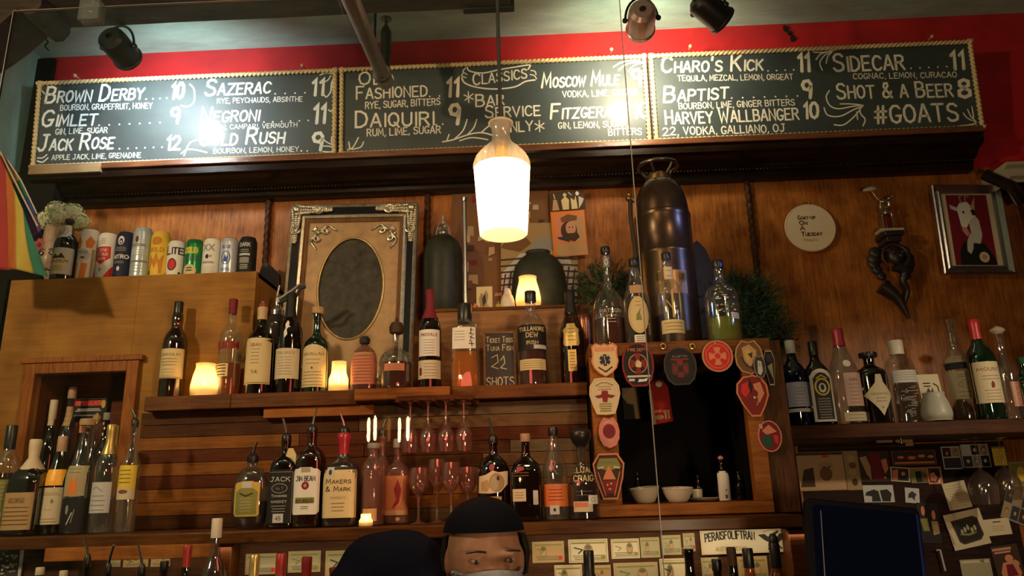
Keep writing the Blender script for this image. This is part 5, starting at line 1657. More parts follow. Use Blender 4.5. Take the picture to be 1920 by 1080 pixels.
bottle(926, 830, 62, YB, ZS, 'flask', G_DARK, 'dark bourbon bottle with a cream animal-picture label, left of the square dark one', [
    ('none', .34, .64, .9, None, [('p', [(-1, -.9), (-.2, -.95), (.5, -.85), (.95, -.2), (.98, .9), (.4, .8), (0, .95), (-.5, .6), (-.95, .5)], 'paper'), ('d', .25, -.05, .5, .8, 'sepia'), ('d', .1, -.1, .28, .6, 'note'), ('p', [(-.8, -.7), (-.4, -.8), (-.1, -.2), (-.4, .2), (-.8, 0)], 'kraft'), ('d', .35, .3, .1, .2, 'darkbrown')]), ('rect', .22, .31, .5, 'sepia', [*lines(.3, -.3, 2, -.6, .6, 'paper', .16)])],
    None, pour=.05, group=gM, yb=978, flat_=.8)
bottle(987, 815, 56, YB, ZS, 'squat', G_DARK, 'square near-black bottle with cork neck and a small cream label', [
    ('rect', .22, .36, .44, 'paper', [*lines(.4, -.4, 3, -.7, .7, 'sepia', .12)], -.45), ('rect', .27, .34, .16, 'lightgrey', [], .62), ('rect', .18, .27, .16, 'lightgrey', [*lines(.6, -.6, 4, -.7, .7, 'grey', .1)], .62),
    ('none', .46, .56, .5, None, [('r', -1, -.1, 1, .1, 'brown'), ('r', -1, .6, 1, .75, 'brown')], -.3)],
    ('screw', M('cork_cap', (.34, .22, .13), .6)), .09, sq=5, group=gM, yb=970)
bottle(1040, 803, 48, YB, ZS, 'slope', G_CLEAR, 'clear rye bottle with an orange label and black cap', [
    ('rect', .14, .38, .98, M('burnt_label', (.62, .16, .035), .5), [*lines(.5, -.4, 4, -.6, .6, 'darkred', .06), ('r', -1, .82, 1, .9, 'tan')]), ('rect', .06, .155, .36, 'lightgrey', [('d', 0, 0, .3, .4, 'charcoal')], -.1), ('none', .44, .66, .5, None, [('s', [(-.3, .8), (.2, .5), (-.2, 0), (.4, -.6)], .1, 'grey')])],
    ('screw', CAPB), .09, liq=(G_WATER, .4), group=gM, yb=968)
bottle(1093, 838, 58, YB, ZS, 'bulbtop', G_SMOKE, 'clear bottle with a bulb stopper and cream lettering, beside the crest patches', [
    ('none', .48, .76, .8, None, [T('ELIJAH', .1, .5, 'cream', .78, .14), T('CRAIG', -.75, .55, 'cream', .78, .14)]), ('rect', .1, .24, .6, 'paper', [('r', -.9, -.1, .5, .8, 'salmon')], -.1), ('rect', .2, .32, .3, 'white', [('o', 0, 0, .4, .5, .1, 'grey')], .55), *[('none', .3, .4, .6, None, lines(.5, -.5, 2, -.9, .9, 'grey', .08))]],
    ('bulb', CAPB), .26, liq=(G_DARKLIQ, .5), group=gM, yb=968)

# --- necks that rise into view below the shelf ---------------------------------------------
gN = 'bottle necks below the bottle shelf'
ZN = 1.085
YN = -.835


def neck(px, yt, w, gl, label, cap=None, capf=.12, pour=None, prof='wine', labels=(), dy=0.0):
    return bottle(px, yt, w, YN + dy, ZN, prof, gl, label, labels, cap, capf, pour=pour, group=gN, yb=1180)


TW = M('necktop_white', (.60, .52, .38), .5)
neck(68, 1066, 40, G_DARK, 'dark bottle with a pale top, below the framed newsprint corner', ('screw', TW), .06)
neck(113, 1072, 38, G_DARK, 'dark bottle with a low pale top, right of the pale-topped one', ('screw', TW), .05)
neck(156, 1058, 36, G_DARK, 'dark bottle with a tall chrome pourer below the light batten', None, pour=.045)
neck(196, 1074, 36, G_DARK, 'dark bottle with a short chrome pourer below the light batten', None, pour=.045)
neck(260, 1076, 38, G_DARK, 'dark bottle with a thin chrome pourer, left of the black-capped one', None, pour=.05)
neck(303, 1054, 40, G_DARK, 'dark bottle with a black cap, left of the red-topped bottle under the batten', ('screw', CAPB), .07)
neck(346, 1024, 42, G_DARK, 'dark bottle with a red foil top under the end of the batten', ('foil', M('red_foil', (.34, .03, .02), .35)), .16)
neck(400, 974, 50, G_SMOKE, 'tall clear bottle with a white cap in front of the shelf divider', ('screw', M('white_cap2', (.68, .60, .48), .45)), .12)
neck(474, 1042, 48, G_DARK, 'bottle with a ringed gold neck right of the shelf divider', ('foil', M('gold_foil2', (.60, .44, .16), .3, .6)), .3)
neck(524, 1040, 50, G_DARK, 'bottle with a bright red neck before the banknotes, first of three', ('foil', M('red_foil', (.34, .03, .02))), .3)
neck(573, 1046, 50, G_DARK, 'bottle with a dark red neck before the banknotes, second of three', ('foil', 'darkred'), .22)
neck(625, 1066, 48, G_DARK, 'bottle with a maroon top before the banknotes, third of three', ('foil', 'maroon'), .1)
neck(1107, 1034, 52, G_DARK, 'bottle with a wide black foil neck right of the bartender', ('foil', CAPB), .3)
neck(1297, 1030, 52, G_DARK, 'black-necked bottle with a white tip left of the old sign', ('ball', 'white'), .02)
neck(1349, 1050, 48, G_DARK, 'bottle with a short black cap at the foot of the old sign', ('screw', CAPB), .1)
neck(1378, 1028, 46, G_DARK, 'slender dark bottle with a brown tip at the foot of the old sign', ('foil', 'darkbrown'), .14, dy=-.07)
neck(1409, 1030, 52, G_AMBER, 'amber bottle with a tall black cap at the foot of the old sign', ('screw', CAPB), .16)
neck(1460, 1020, 52, G_AMBER, 'amber bottle with black cap and pourer right of the old sign bird', ('screw', CAPB), .2, pour=.01)

# ------------------------------------------------------------------ soda siphon
p = P(517, 640, -.285)
o = thing('soda_siphon', 'old grey soda siphon with a metal head and spout, between the labelled bottles', 'siphon', (p.x, -.285, ZL + .001))
hh = P(517, 590, -.285).z - ZL
R_s = 50 / 2 / SC(517, 640, -.285)
MB().lathe([(R_s * .92, 0), (R_s, .006), (R_s, hh * .80), (R_s * .94, hh * .88), (R_s * .72, hh * .95), (R_s * .42, hh), (R_s * .40, hh + .006)], 28).build('glass_body', glass('siphon_glass', (.22, .20, .18), .08, .06, .55, (.06, .05, .045)), o)
MET = M('siphon_metal', (.50, .49, .46), .25, .9)
MB().lathe([(R_s * .50, hh - .004), (R_s * .52, hh + .012), (R_s * .38, hh + .02), (.011, hh + .03), (.013, hh + .055), (.008, hh + .066)], 18).build('head', MET, o)
MB().tube([(0, 0, hh + .05), (.022, -.006, hh + .060), (.055, -.01, hh + .082), (.082, -.012, hh + .104)], [.010, .009, .007, .006], 10).build('lever', MET, o)
MB().tube(smooth_pts([(0, -.005, hh + .036), (.035, -.014, hh + .048), (.066, -.018, hh + .055), (.084, -.02, hh + .086), (.102, -.02, hh + .090)], 4), .006, 10).build('spout', C('charcoal'), o)
MB().tube([(-.006, 0, hh + .06), (.002, 0, hh + .105)], .004, 8).build('pin', MET, o)

# ------------------------------------------------------------------ beer cans and bottle on the plywood cabinet
YC = -.285
ALU = M('can_aluminium', (.62, .62, .60), .25, .9)


def beer_can(px, yt, w_, colour, label, ops, rim=None):
    s_ = SC(px, 480, YC)
    H = P(px, yt, YC).z - ZC
    hw = w_ / 2 / s_
    o = thing('beer_can', label, 'can', (P(px, 480, YC).x, YC, ZC + .001), 'row of beer cans on the cabinet')
    col = C(colour) if isinstance(colour, str) else colour
    MB().lathe([(hw * .80, 0), (hw * .97, .006), (hw, .012), (hw, H - .020), (hw * .96, H - .013), (hw * .84, H - .004), (hw * .78, H - .0012)], 28, ends=False).build('body', col, o)
    MB().lathe([(hw * .78, H - .0012), (hw * .80, H), (hw * .76, H), (hw * .74, H - .004), (.0005, H - .004)], 28, ends=False).build('lid', rim or ALU, o)
    zc, hv = H * .5, H * .46
    a = Art(lambda u, v, of: (max(-.99, min(.99, u / hw)) * hw, -sqrt(max(0, 1 - min(.985, abs(u / hw)) ** 2)) * hw - of, zc + v), hw * .96, hv, base=.0005, curved=True)
    a.draw(ops)
    a.build('print', o)
    return o


PB = M('can_paleblue', (.48, .56, .60), .3, .3)
beer_can(165, 434, 36, 'white', 'white beer can with orange bands, next to the brown beer bottle', [
    ('p', [(-.95, .45), (-.5, .75), (-.15, .5), (-.3, .2), (-.9, .3)], 'orange'), ('p', [(.2, .5), (.6, .75), (.95, .55), (.8, .25), (.3, .25)], 'orange'), ('d', 0, -.05, .7, .27, 'lightgrey'), T('PIVO', .0, .12, 'navy', .45), ('d', .05, -.15, .25, .05, 'darkred'),
    ('p', [(-.9, -1), (-.5, -1), (-.35, -.35), (-.8, -.3)], 'orange'), ('p', [(-.1, -1), (.5, -1), (.6, -.4), (.0, -.35)], 'orange'), ('r', .8, -.95, .97, .2, 'tan')])
beer_can(201, 441, 36, 'white', 'white beer can with a red shield, second of the cans', [
    ('p', [(-.8, .38), (.75, .42), (.8, -.1), (.0, -.42), (-.8, -.15)], 'red'), T('LONE', .18, .13, 'white', .6), T('STAR', -.02, .13, 'white', .6), T('BEER', -.2, .10, 'white', .4), *lines(.75, .55, 3, -.3, .3, 'grey', .03), ('d', 0, -.65, .14, .08, 'grey'),
    ('p', [(.98, -1), (.98, -.45), (.35, -1)], 'red'), ('p', [(-.98, -1), (-.98, -.5), (-.45, -1)], 'red')])
beer_can(233, 439, 32, 'navy', 'dark navy beer can with white nitro lettering, between two pale cans', [
    ('d', 0, .66, .38, .20, 'white'), ('d', .02, .62, .22, .13, 'navy'), ('d', .02, .6, .1, .06, 'white'), *lines(.34, .2, 3, -.7, .7, 'grey', .03), T('nitro', -.16, .22, 'white', .85, .2), *lines(-.3, -.36, 2, -.6, .6, 'grey', .03), ('d', 0, -.62, .18, .10, 'white')], C('navy'))
beer_can(265, 431, 35, PB, 'tall pale blue beer can, tallest of the cans', [
    ('d', -.1, .55, .18, .14, 'darkred'), *lines(.34, .28, 2, -.8, .8, 'grey', .04), ('r', -.95, -.1, .95, .16, M('can_paler', (.55, .64, .68), .3, .3)), *lines(.1, -.1, 3, -.7, .7, 'lightgrey', .04), ('r', -.97, -.42, .97, -.34, 'grey'), *lines(-.55, -.8, 3, -.7, .7, 'lightgrey', .03)], PB)
beer_can(300, 439, 35, 'yellow', 'yellow beer can with darker gold drawing', [
    ('d', 0, .62, .55, .2, 'amber'), T('GOLD', .12, .18, 'amber', .75, .22), ('p', [(-.8, -.9), (-.6, 0), (-.2, -.3), (.1, .1), (.4, -.3), (.8, 0), (.7, -.9)], 'amber'), ('p', [(-.5, -.9), (-.3, -.4), (0, -.7), (.3, -.35), (.5, -.9)], 'yellow'), ('d', -.6, -.85, .15, .1, 'darkbrown')], C('cream'))
beer_can(331, 455, 33, 'white', 'short white beer can with big navy lettering and a red disc', [
    ('t', 'Lite', -.75, .25, .95, .5, 'navy', .17), ('d', 0, -.36, .52, .36, 'navy'), ('d', 0, -.36, .42, .29, 'red'), ('d', -.8, -.85, .1, .07, 'navy'), ('d', .8, -.85, .1, .07, 'navy')])
GRN = M('can_green', (.02, .22, .07), .28, .5)
beer_can(364, 453, 33, GRN, 'short green beer can with yellow lettering and a cream half disc', [
    ('r', -.8, .2, .8, .62, M('can_green2', (.10, .36, .06), .3)), T('COLD', .28, .28, 'yellow', .7, .2), ('r', -.9, -.2, .9, .1, M('can_green3', (.01, .13, .05), .3)), ('d', 0, -.75, .75, .36, 'cream'), *lines(-.6, -.75, 2, -.35, .35, 'darkgreen', .07)], GRN)
beer_can(397, 451, 33, 'white', 'short white beer can with grey lettering and a small dark emblem', [
    T('XX', .35, .34, 'grey', .6, .18), ('d', -.1, .0, .2, .13, 'black'), ('d', .3, .02, .1, .08, 'grey'), *lines(-.3, -.36, 2, -.7, .7, 'grey', .04), *lines(-.6, -.85, 3, -.8, .8, 'lightgrey', .03)])
beer_can(430, 450, 33, M('can_bluegrey', (.52, .56, .62), .3, .3), 'short bluish white beer can with a blue oval emblem', [
    ('o', 0, -.1, .5, .36, .1, 'blue'), ('p', [(-.3, -.3), (-.1, .1), (.1, -.1), (.3, .1), (.2, -.35)], 'blue'), T('BLUE', .45, .16, 'blue', .5), *lines(-.7, -.8, 2, -.6, .6, 'blue', .04)])
beer_can(464, 448, 33, 'black', 'short black beer can at the end of the row, beside the rope moulding', [
    T('DARK', .5, .2, 'lightgrey', .6, .18), ('r', -.62, -.02, .62, .10, 'lightgrey'), ('r', -.55, -.45, .55, -.12, 'grey'), *lines(.3, .2, 2, -.5, .5, 'grey', .05), *lines(-.55, -.75, 3, -.5, .5, 'lightgrey', .04)], C('black'))


def on_cabinet(*a, **k):
    return bottle(*a, **k)


bottle(124, 414, 42, YC - .02, ZC, 'wine', G_DARK, 'brown beer bottle with white neck and body labels, in front of the painted head vase', [
    ('rect', .08, .50, .97, 'lightgrey', [('d', 0, -.1, .8, .75, 'cream'), ('p', [(-.6, .2), (-.3, .55), (0, .35), (.3, .6), (.6, .2)], 'charcoal'), T('LAGER', -.12, .18, 'charcoal', .8, .2), *lines(-.4, -.7, 3, -.5, .5, 'olive', .05)]),
    ('rect', .68, .90, .42, 'white', [('o', 0, 0, .45, .5, .12, 'grey')])], ('screw', 'charcoal'), .045, cat='bottle', yb=521)

# painted head vase full of hydrangeas
p = P(100, 500, -.20)
o = thing('head_vase', 'painted head-shaped vase holding pale green hydrangeas beside the rainbow flag', 'vase', (p.x, -.19, ZC + .001))
m = MB()
hv = P(105, 425, -.20).z - ZC
n = 30
prof = [(.018, 0), (.024, .008), (.020, .03), (.034, .055), (.048, .085), (.054, .115), (.055, .14), (.050, hv - .02), (.046, hv), (.040, hv), (.042, hv - .02), (.04, .1)]
vs = []
for r_, z in prof:
    for k in range(n):
        a = 2 * pi * k / n
        fx, fy = cos(a), sin(a)
        f_ = max(0, -fy) ** 3
        nose = .016 * math.exp(-((z - .105) / .022) ** 2) * math.exp(-(fx / .22) ** 2) * (fy < 0)
        eye = -.007 * math.exp(-((z - .128) / .012) ** 2) * (math.exp(-((abs(fx) - .42) / .16) ** 2)) * (fy < 0)
        mouth = .006 * math.exp(-((z - .072) / .007) ** 2) * math.exp(-(fx / .4) ** 2) * (fy < 0)
        q = r_ + nose + eye + mouth
        vs.append((fx * q, fy * q * 1.05, z))
fs = [(i * n + k, i * n + (k + 1) % n, (i + 1) * n + (k + 1) % n, (i + 1) * n + k) for i in range(len(prof) - 1) for k in range(n)]
fs.append(tuple(range(n))[::-1])
m.add(vs, fs).build('vase_head', M('vase_glaze', (.42, .30, .20), .35, var=.35, vscale=30), o, smooth=60)
a = Art(lambda u, v, of: (u, -.058 - of + 9 * u * u, v), 1, 1, base=.004)
for sx in (-1, 1):
    a.draw([('d', sx * .020, .132, .012, .007, 'charcoal'), ('d', sx * .020, .132, .005, .004, 'lightgrey'), ('s', [(sx * .008, .144), (sx * .02, .149), (sx * .034, .144)], .003, 'charcoal')])
a.draw([('s', [(-.016, .070), (0, .075), (.016, .070)], .005, 'darkred')])
a.build('painted_face', o)
PINKR = M('vase_rose', (.34, .06, .06), .6, var=.3, vscale=40)
m = MB()
for k in range(16):
    a_ = 2 * pi * k / 16
    m.ball((-.036 + cos(a_) * .014 * (k % 2 + .4), -.045, .168 + sin(a_) * .014 * (k % 2 + .4)), .010, 8, sy=.6)
m.build('clay_rose', PINKR, o)
m = MB()
for k in range(4):
    m.tube([(-.012 + k * .012, -.044, .17), (-.014 + k * .014, -.05, .205), (-.014 + k * .015, -.046, .235 - .01 * (k % 2))], [.006, .005, .003], 7)
m.build('clay_fingers', M('clay_skin', (.50, .30, .20), .5), o)
rg = random.Random(8)
HYD = [M('hydrangea_green', (.66, .70, .36), .7, var=.12, vscale=50), M('hydrangea_cream', (.80, .78, .50), .7), M('hydrangea_pale', (.66, .74, .50), .7)]
fl = [((-.055, .0, hv + .030), .036), ((-.005, -.02, hv + .052), .042), ((.045, -.01, hv + .048), .040), ((.070, .0, hv + .018), .034), ((.01, -.045, hv + .022), .036)]
for c_, r_ in fl:
    m = MB()
    for i in range(130):
        d = Vector((rg.gauss(0, 1), rg.gauss(0, 1), rg.gauss(0, 1))).normalized()
        q = Vector(c_) + d * r_ * (.9 + .15 * rg.random())
        u = d.orthogonal().normalized()
        v = d.cross(u)
        a0 = rg.random() * 6.28
        mi = rg.randrange(3)
        for k in range(4):
            a1 = a0 + k * pi / 2
            e1, e2 = u * cos(a1) + v * sin(a1), u * cos(a1 + pi / 2) + v * sin(a1 + pi / 2)
            m.add([q, q + e1 * .006 + e2 * .001, q + (e1 + e2) * .0075 + d * .002, q + e2 * .006 + e1 * .001], [(0, 1, 2, 3)], mi)
    m.ball(c_, r_ * .86, 12, 0)
    m.build('hydrangea_head', HYD, o, smooth=0)
m = MB()
for c_, r_ in fl:
    m.tube([(c_[0] * .3, c_[1] * .3, hv - .02), (c_[0], c_[1], c_[2])], .0025, 5)
m.build('stems', C('darkgreen'), o)

# ------------------------------------------------------------------ votive candles
WAX = M('wax', (.75, .62, .40), .5)


def votive(px, yt, w_, Y, zb, label, lit=True, shape='bell', power=.5, yb=740):
    s_ = SC(px, (yt + yb) / 2, Y)
    H = P(px, yt, Y).z - zb
    hw = w_ / 2 / s_
    o = thing('votive_candle', label, 'candle', (P(px, (yt + yb) / 2, Y).x, Y, zb + .001), 'votive candles around the bar' if lit else None)
    if shape == 'bell':
        pf = [(hw * .70, 0), (hw * .92, H * .06), (hw, H * .22), (hw * .98, H * .36), (hw * .86, H * .62), (hw * .72, H * .82), (hw * .68, H * .92), (hw * .72, H), (hw * .67, H * .995), (hw * .64, H * .9), (hw * .80, H * .6), (hw * .93, H * .25), (hw * .6, H * .06)]
    else:
        pf = [(hw * .85, 0), (hw, H * .05), (hw * .98, H * .45), (hw * .78, H * .62), (hw * .74, H * .7), (hw * .74, H), (hw * .68, H), (hw * .70, H * .66), (hw * .9, H * .42), (hw * .8, H * .07)]
    gm = frosted('votive_frost', (1.0, .88, .62), .35, .75) if lit else M('frost_grey', (.36, .36, .31), .45, spec=.6)
    MB().lathe(pf, 28).build('glass_cup', gm, o, smooth=60)
    if lit:
        MB().lathe([(.0, 0), (hw * .62, .0), (hw * .64, H * .28), (.0, H * .29)], 20, (0, 0, .004), ends=False).build('wax', M('wax_lit', (1.0, .78, .42), .5, emit=.6), o)
        MB().lathe([(.0003, 0), (.0045, .005), (.0035, .012), (.0003, .022)], 10, (0, 0, H * .30)).build('flame', emitter('flame', (1.0, .78, .40), 40), o)
        light('candle_light', 'POINT', (o.location.x, Y, zb + H * .45), power, (1.0, .74, .40), size=hw * .5)
    else:
        MB().lathe([(hw * .9, 0), (hw * .92, .001), (hw * .9, H * .02)], 20, (0, 0, H * .0)).build('wax', WAX, o)
    return o


votive(384, 683, 50, -.44, ZL, 'glowing bell-shaped votive candle between the brown bottle and the red-lettered one', power=.55)
votive(635, 679, 37, -.42, ZL, 'glowing straight votive candle left of the salmon-labelled flask', shape='step', power=.4)
votive(990, 520, 48, -.195, ZB, 'glowing bell-shaped votive candle on the low plywood box', power=.5, yb=571)
votive(686, 964, 26, -.715, ZS, 'small glowing square votive candle on the bottle shelf edge', shape='step', power=.18, yb=988)
votive(1754, 737, 54, -.37, ZR, 'unlit frosted grey votive in front of the printed card on the right shelf', lit=False, yb=788)

# ------------------------------------------------------------------ things on the low plywood box
def dark_jug(px, yt, w_, Y, label, bail, fl=1.0):
    s_ = SC(px, 540, Y)
    H = P(px, yt, Y).z - ZB
    hw = w_ / 2 / s_
    o = thing('glass_jug', label, 'jug', (P(px, 530, Y).x, Y, ZB + .001))
    JG = M('jug_glass', (.022, .024, .014), .5, spec=.3, var=.4, vscale=20)
    if bail:
        pf = [(hw * .95, 0), (hw, .006), (hw, H * .70), (hw * .95, H * .82), (hw * .80, H * .91), (hw * .5, H * .97), (hw * .3, H)]
    else:
        pf = [(hw * .92, 0), (hw, .008), (hw, H * .42), (hw * .97, H * .62), (hw * .86, H * .80), (hw * .66, H * .92), (hw * .46, H * .98), (hw * .42, H)]
    MB().lathe(pf, 32, flat=fl).build('body', JG, o, smooth=50)
    if bail:
        z = H
        st = M('siphon_metal', (.50, .49, .46), .25, .9)
        MB().lathe([(hw * .30, -.004), (hw * .34, .006), (hw * .22, .016), (hw * .18, .03), (hw * .24, .036), (.006, .046), (.004, .08)], 16, (0, 0, z)).build('stopper', st, o)
        MB().tube(smooth_pts([(-.026, -.004, z - .006), (-.022, -.004, z + .025), (-.006, -.004, z + .052), (.006, -.004, z + .052), (.022, -.004, z + .025), (.026, -.004, z - .006)], 4), .0022, 6).build('wire_bail', st, o)
    else:
        MB().lathe([(hw * .42, H - .002), (hw * .46, H + .006), (hw * .40, H + .012)], 20, flat=fl).build('lip', C('charcoal'), o)
    return o


dark_jug(831, 441, 74, -.085, 'dark olive glass jug with a wire bail stopper, behind the chrome pole', True)
dark_jug(1011, 476, 104, -.075, 'wide dark round-shouldered glass jug behind the glowing votive', False, .55)
p = P(872, 480, -.16)
o = thing('chrome_pole', 'slim chrome pole standing right of the olive glass jug', 'pole', (p.x, -.16, ZB + .001))
zt_ = P(869, 378, -.16).z - ZB
MB().tube([(0, 0, .004), (0, 0, zt_)], .0075, 12).build('tube', M('dull_chrome', (.34, .33, .31), .25, .9), o)
MB().lathe([(.020, 0), (.020, .006), (.009, .012)], 20).build('foot', STEEL, o)
MB().lathe([(.0075, 0), (.010, .003), (.010, .018), (.004, .022)], 14, (0, 0, zt_ - .004)).build('cap', CHROME, o)
# small picture card
def card(px, py, w_, h_, Y, zb, label, face, ops, name='picture_card', lean=6, cat='card', thick=.0015, group=None):
    s_ = SC(px, py, Y)
    W_, H_ = w_ / s_, h_ / s_
    o = thing(name, label, cat, (P(px, py, Y).x, Y, zb + .001), group, (radians(-lean), 0, 0))
    MB().box(-W_ / 2, W_ / 2, 0, thick, 0, H_).build('board', C(face) if isinstance(face, str) else face, o, smooth=0)
    a_ = Art(lambda u, v, of: (u, -of, H_ / 2 + v), W_ / 2, H_ / 2)
    a_.draw(ops)
    a_.build('print', o)
    return o


card(908, 551, 30, 48, -.205, ZB, 'small picture card with a dark sprig, left of the white figurine', 'cream', [('p', [(-.5, -.9), (.2, -.9), (.5, .3), (.2, .7), (-.1, .3), (-.4, .5), (-.7, 0)], 'sepia'), ('p', [(-.2, -.7), (.2, -.3), (.1, .4), (-.3, 0)], 'charcoal'), ('d', .3, -.7, .25, .18, 'tan')])
card(1749, 735, 40, 92, -.30, ZR, 'small printed card with a black sprig leaning behind the unlit votive', 'paper', [*lines(.62, .5, 2, -.6, .1, 'black', .05), ('p', [(-.5, .15), (-.2, .45), (0, .25), (.2, .45), (.3, .1), (.1, -.1), (-.3, -.1)], 'charcoal'), ('s', [(.4, .6), (.7, .5), (.8, .1)], .12, 'charcoal')])
p = P(891, 567, -.205)
o = thing('orange_trinket', 'small round orange trinket beside the picture card', 'trinket', (p.x, -.21, ZB + .001))
MB().ball((0, 0, .011), .0115, 14, sz=.95).build('shell', M('orange_glaze', (.55, .12, .04), .4), o)
MB().ball((0, -.003, .022), .003, 8).build('knob', C('white'), o)
p = P(934, 560, -.20)
o = thing('gold_trinket_box', 'tiny gold-yellow box between the picture card and the white figurine', 'box', (p.x, -.20, ZB + .001))
MB().box(-.009, .009, -.008, .008, 0, .022).build('body', M('trinket_gold', (.48, .30, .06), .4, .5), o, bevel=.0015)
MB().lathe([(.005, .022), (.007, .026), (.001, .034)], 12).build('lid', M('trinket_gold2', (.55, .36, .1), .4, .5), o)
p = P(952, 575, -.205)
o = thing('white_figurine', 'white rounded figurine left of the votive on the low plywood box', 'figurine', (p.x, -.205, ZB + .001))
sf = SC(952, 550, -.205)
hh = 42 / sf
MB().lathe([(13 / sf, 0), (14 / sf, hh * .1), (13 / sf, hh * .4), (10 / sf, hh * .62), (6 / sf, hh * .75), (6.5 / sf, hh * .86), (4 / sf, hh * .97), (.0004, hh)], 22).build('body', M('bisque', (.70, .60, .42), .45), o, smooth=60)
a_ = Art(lambda u, v, of: (u, -10.5 / sf - of, hh * .55 + v), 1, 1, base=.003)
a_.draw([('d', -.004, .004, .0015, .002, 'sepia'), ('d', .004, .004, .0015, .002, 'sepia'), ('s', [(-.003, -.004), (.003, -.004)], .001, 'sepia')])
a_.build('painted_face', o)

# ------------------------------------------------------------------ small chalk sign on the ledge
p = P(937, 670, -.36)
s_ = SC(937, 670, -.36)
Wg, Hg = 62 / s_, (P(937, 621, -.36).z - ZL)
o = thing('chalk_sign', 'small wood-framed chalk sign offering shots, standing among the ledge bottles', 'sign', (p.x, -.37, ZL + .001), rot=(radians(-5), 0, 0))
MB().frame(-Wg / 2, Wg / 2, 0, Hg, -Wg / 2 + .008, Wg / 2 - .008, .010, Hg - .008, -.004, .008).build('frame', wood('sign_frame', (.14, .07, .035), (.24, .13, .07), 'x', 8), o, bevel=.0015)
MB().box(-Wg / 2 + .006, Wg / 2 - .006, 0, .006, .008, Hg - .006).build('slate', M('slate', (.018, .012, .012), .6), o)
a_ = Art(lambda u, v, of: (u, -of, Hg / 2 + v), Wg / 2, Hg / 2, base=.0008)
a_.draw([T('Ticket Toss', .62, .2, 'paper', .8, .12), T('Tuna Fish', .34, .2, 'paper', .8, .12), ('s', [(-.5, .1), (-.15, .2), (-.1, -.05), (-.5, -.2), (-.1, -.28)], .05, 'paper'), ('s', [(.05, .0), (.25, .15), (.3, -.1), (.05, -.25), (.4, -.3)], .05, 'paper'), T('SHOTS', -.85, .28, 'paper', .82, .11)])
a_.build('chalk_lettering', o)

# ------------------------------------------------------------------ wall pieces: prints and a painted reflection behind the jugs
def wall_print(name, label, cat, quad, Y, face, ops, group=None, thick=.0015, rim=None, part='print'):
    """quad: tl, tr, br, bl in the photograph; a real flat sheet hung at depth Y"""
    tl, tr, br, bl = [P(x, y, Y) for x, y in quad]
    c_ = (tl + tr + br + bl) / 4
    W_ = ((tr - tl).length + (br - bl).length) / 2
    H_ = ((tl - bl).length + (tr - br).length) / 2
    ax = ((tr - tl) + (br - bl)).normalized()
    ang = math.atan2(ax.z, ax.x)
    o = MB().box(-W_ / 2, W_ / 2, 0, thick, -H_ / 2, H_ / 2).build(name, C(face) if isinstance(face, str) else face, smooth=0)
    tag(o, label, cat, group)
    o.location = c_
    o.rotation_euler = (0, -ang, 0)
    if rim:
        MB().frame(-W_ / 2, W_ / 2, -H_ / 2, H_ / 2, -W_ / 2 + rim[0], W_ / 2 - rim[0], -H_ / 2 + rim[0], H_ / 2 - rim[0], -.003, .0002).build('border', C(rim[1]) if isinstance(rim[1], str) else rim[1], o, smooth=0)
    if ops:
        a_ = Art(flat(), W_ / 2, H_ / 2, base=.0005)
        a_.draw(ops)
        a_.build(part, o)
    return o


def rq(x0, y0, x1, y1, k=-.03):
    """axis-aligned photo rectangle, sheared like the room's horizontals"""
    d = (x1 - x0) * k
    return ((x0, y0), (x1, y0 + d), (x1, y1 + d), (x0, y1))


man = [('r', -.8, -.4, .9, .85, 'salmon'), ('r', .1, -.4, .9, .7, 'tan'), ('d', .0, .12, .48, .42, 'darkbrown'), ('d', .12, .22, .30, .30, 'skin'), ('p', [(-.4, .5), (.5, .55), (.55, .75), (0, .85), (-.45, .7)], 'brown'), ('p', [(-.2, .0), (.5, .0), (.6, -.2), (.3, -.38), (-.1, -.3)], 'darkbrown'), ('p', [(-.75, -.15), (-.1, -.12), (0, -.4), (-.6, -.25)], 'charcoal'), ('d', .04, .26, .04, .03, 'black'), ('d', .24, .26, .04, .03, 'black'), ('r', -.8, -.98, .95, -.45, 'tan')]
wall_print('portrait_poster', 'orange poster with a bearded man in a headscarf, left of the tall extinguisher', 'poster', ((1033, 398), (1097, 393), (1101, 478), (1038, 482)), -.03, 'orange', man)
wall_print('letter_strip', 'strip of pale cut-out figures above the orange portrait poster', 'print', ((1030, 362), (1096, 356), (1097, 392), (1032, 397)), -.03, 'darkbrown',
           [('p', [(-.9, -.9), (-.8, .2), (-.6, .2), (-.5, -.9)], 'tan'), ('p', [(-.3, -.9), (-.35, .1), (-.1, .5), (.1, .1), (.05, -.9)], 'cream'), ('d', -.12, .65, .1, .2, 'paper'), ('p', [(.2, -.9), (.2, .3), (.4, .0), (.5, .5), (.55, -.9)], 'cream'), ('d', .6, .7, .1, .22, 'white'), ('p', [(.62, -.9), (.66, .4), (.95, .1), (.85, -.3)], 'paper'), ('s', [(-.75, .8), (-.7, .3)], .06, 'paper'), ('s', [(.1, .9), (.25, .6)], .06, 'paper')])
plaid = [('r', -1, -1, 1, 1, 'sepia'), ('d', .15, .35, .34, .30, 'grey'), ('p', [(-1, -1), (-.95, -.2), (-.5, .25), (-.1, .3), (.45, .3), (.75, .2), (1, -.3), (1, -1)], 'lightgrey')]  # reflected onlooker in plaid, painted on a flat sheet
for i in range(14):
    t = -1 + i * .15
    plaid.append(('s', [(t, -1), (t + .12, .2 - abs(t) * .45)], .045, 'maroon'))
for i in range(8):
    v = -.95 + i * .15
    plaid.append(('s', [(-.98, v), (-.1, v + .06), (.98, v)], .04, 'charcoal'))
plaid += [('p', [(-.25, .32), (.5, .32), (.4, .16), (-.15, .16)], 'tan'), ('p', [(-1, .4), (-.6, .9), (-.2, .5), (-.5, .3)], 'brown'), ('p', [(.4, .7), (.8, .95), (.95, .5)], 'tan')]
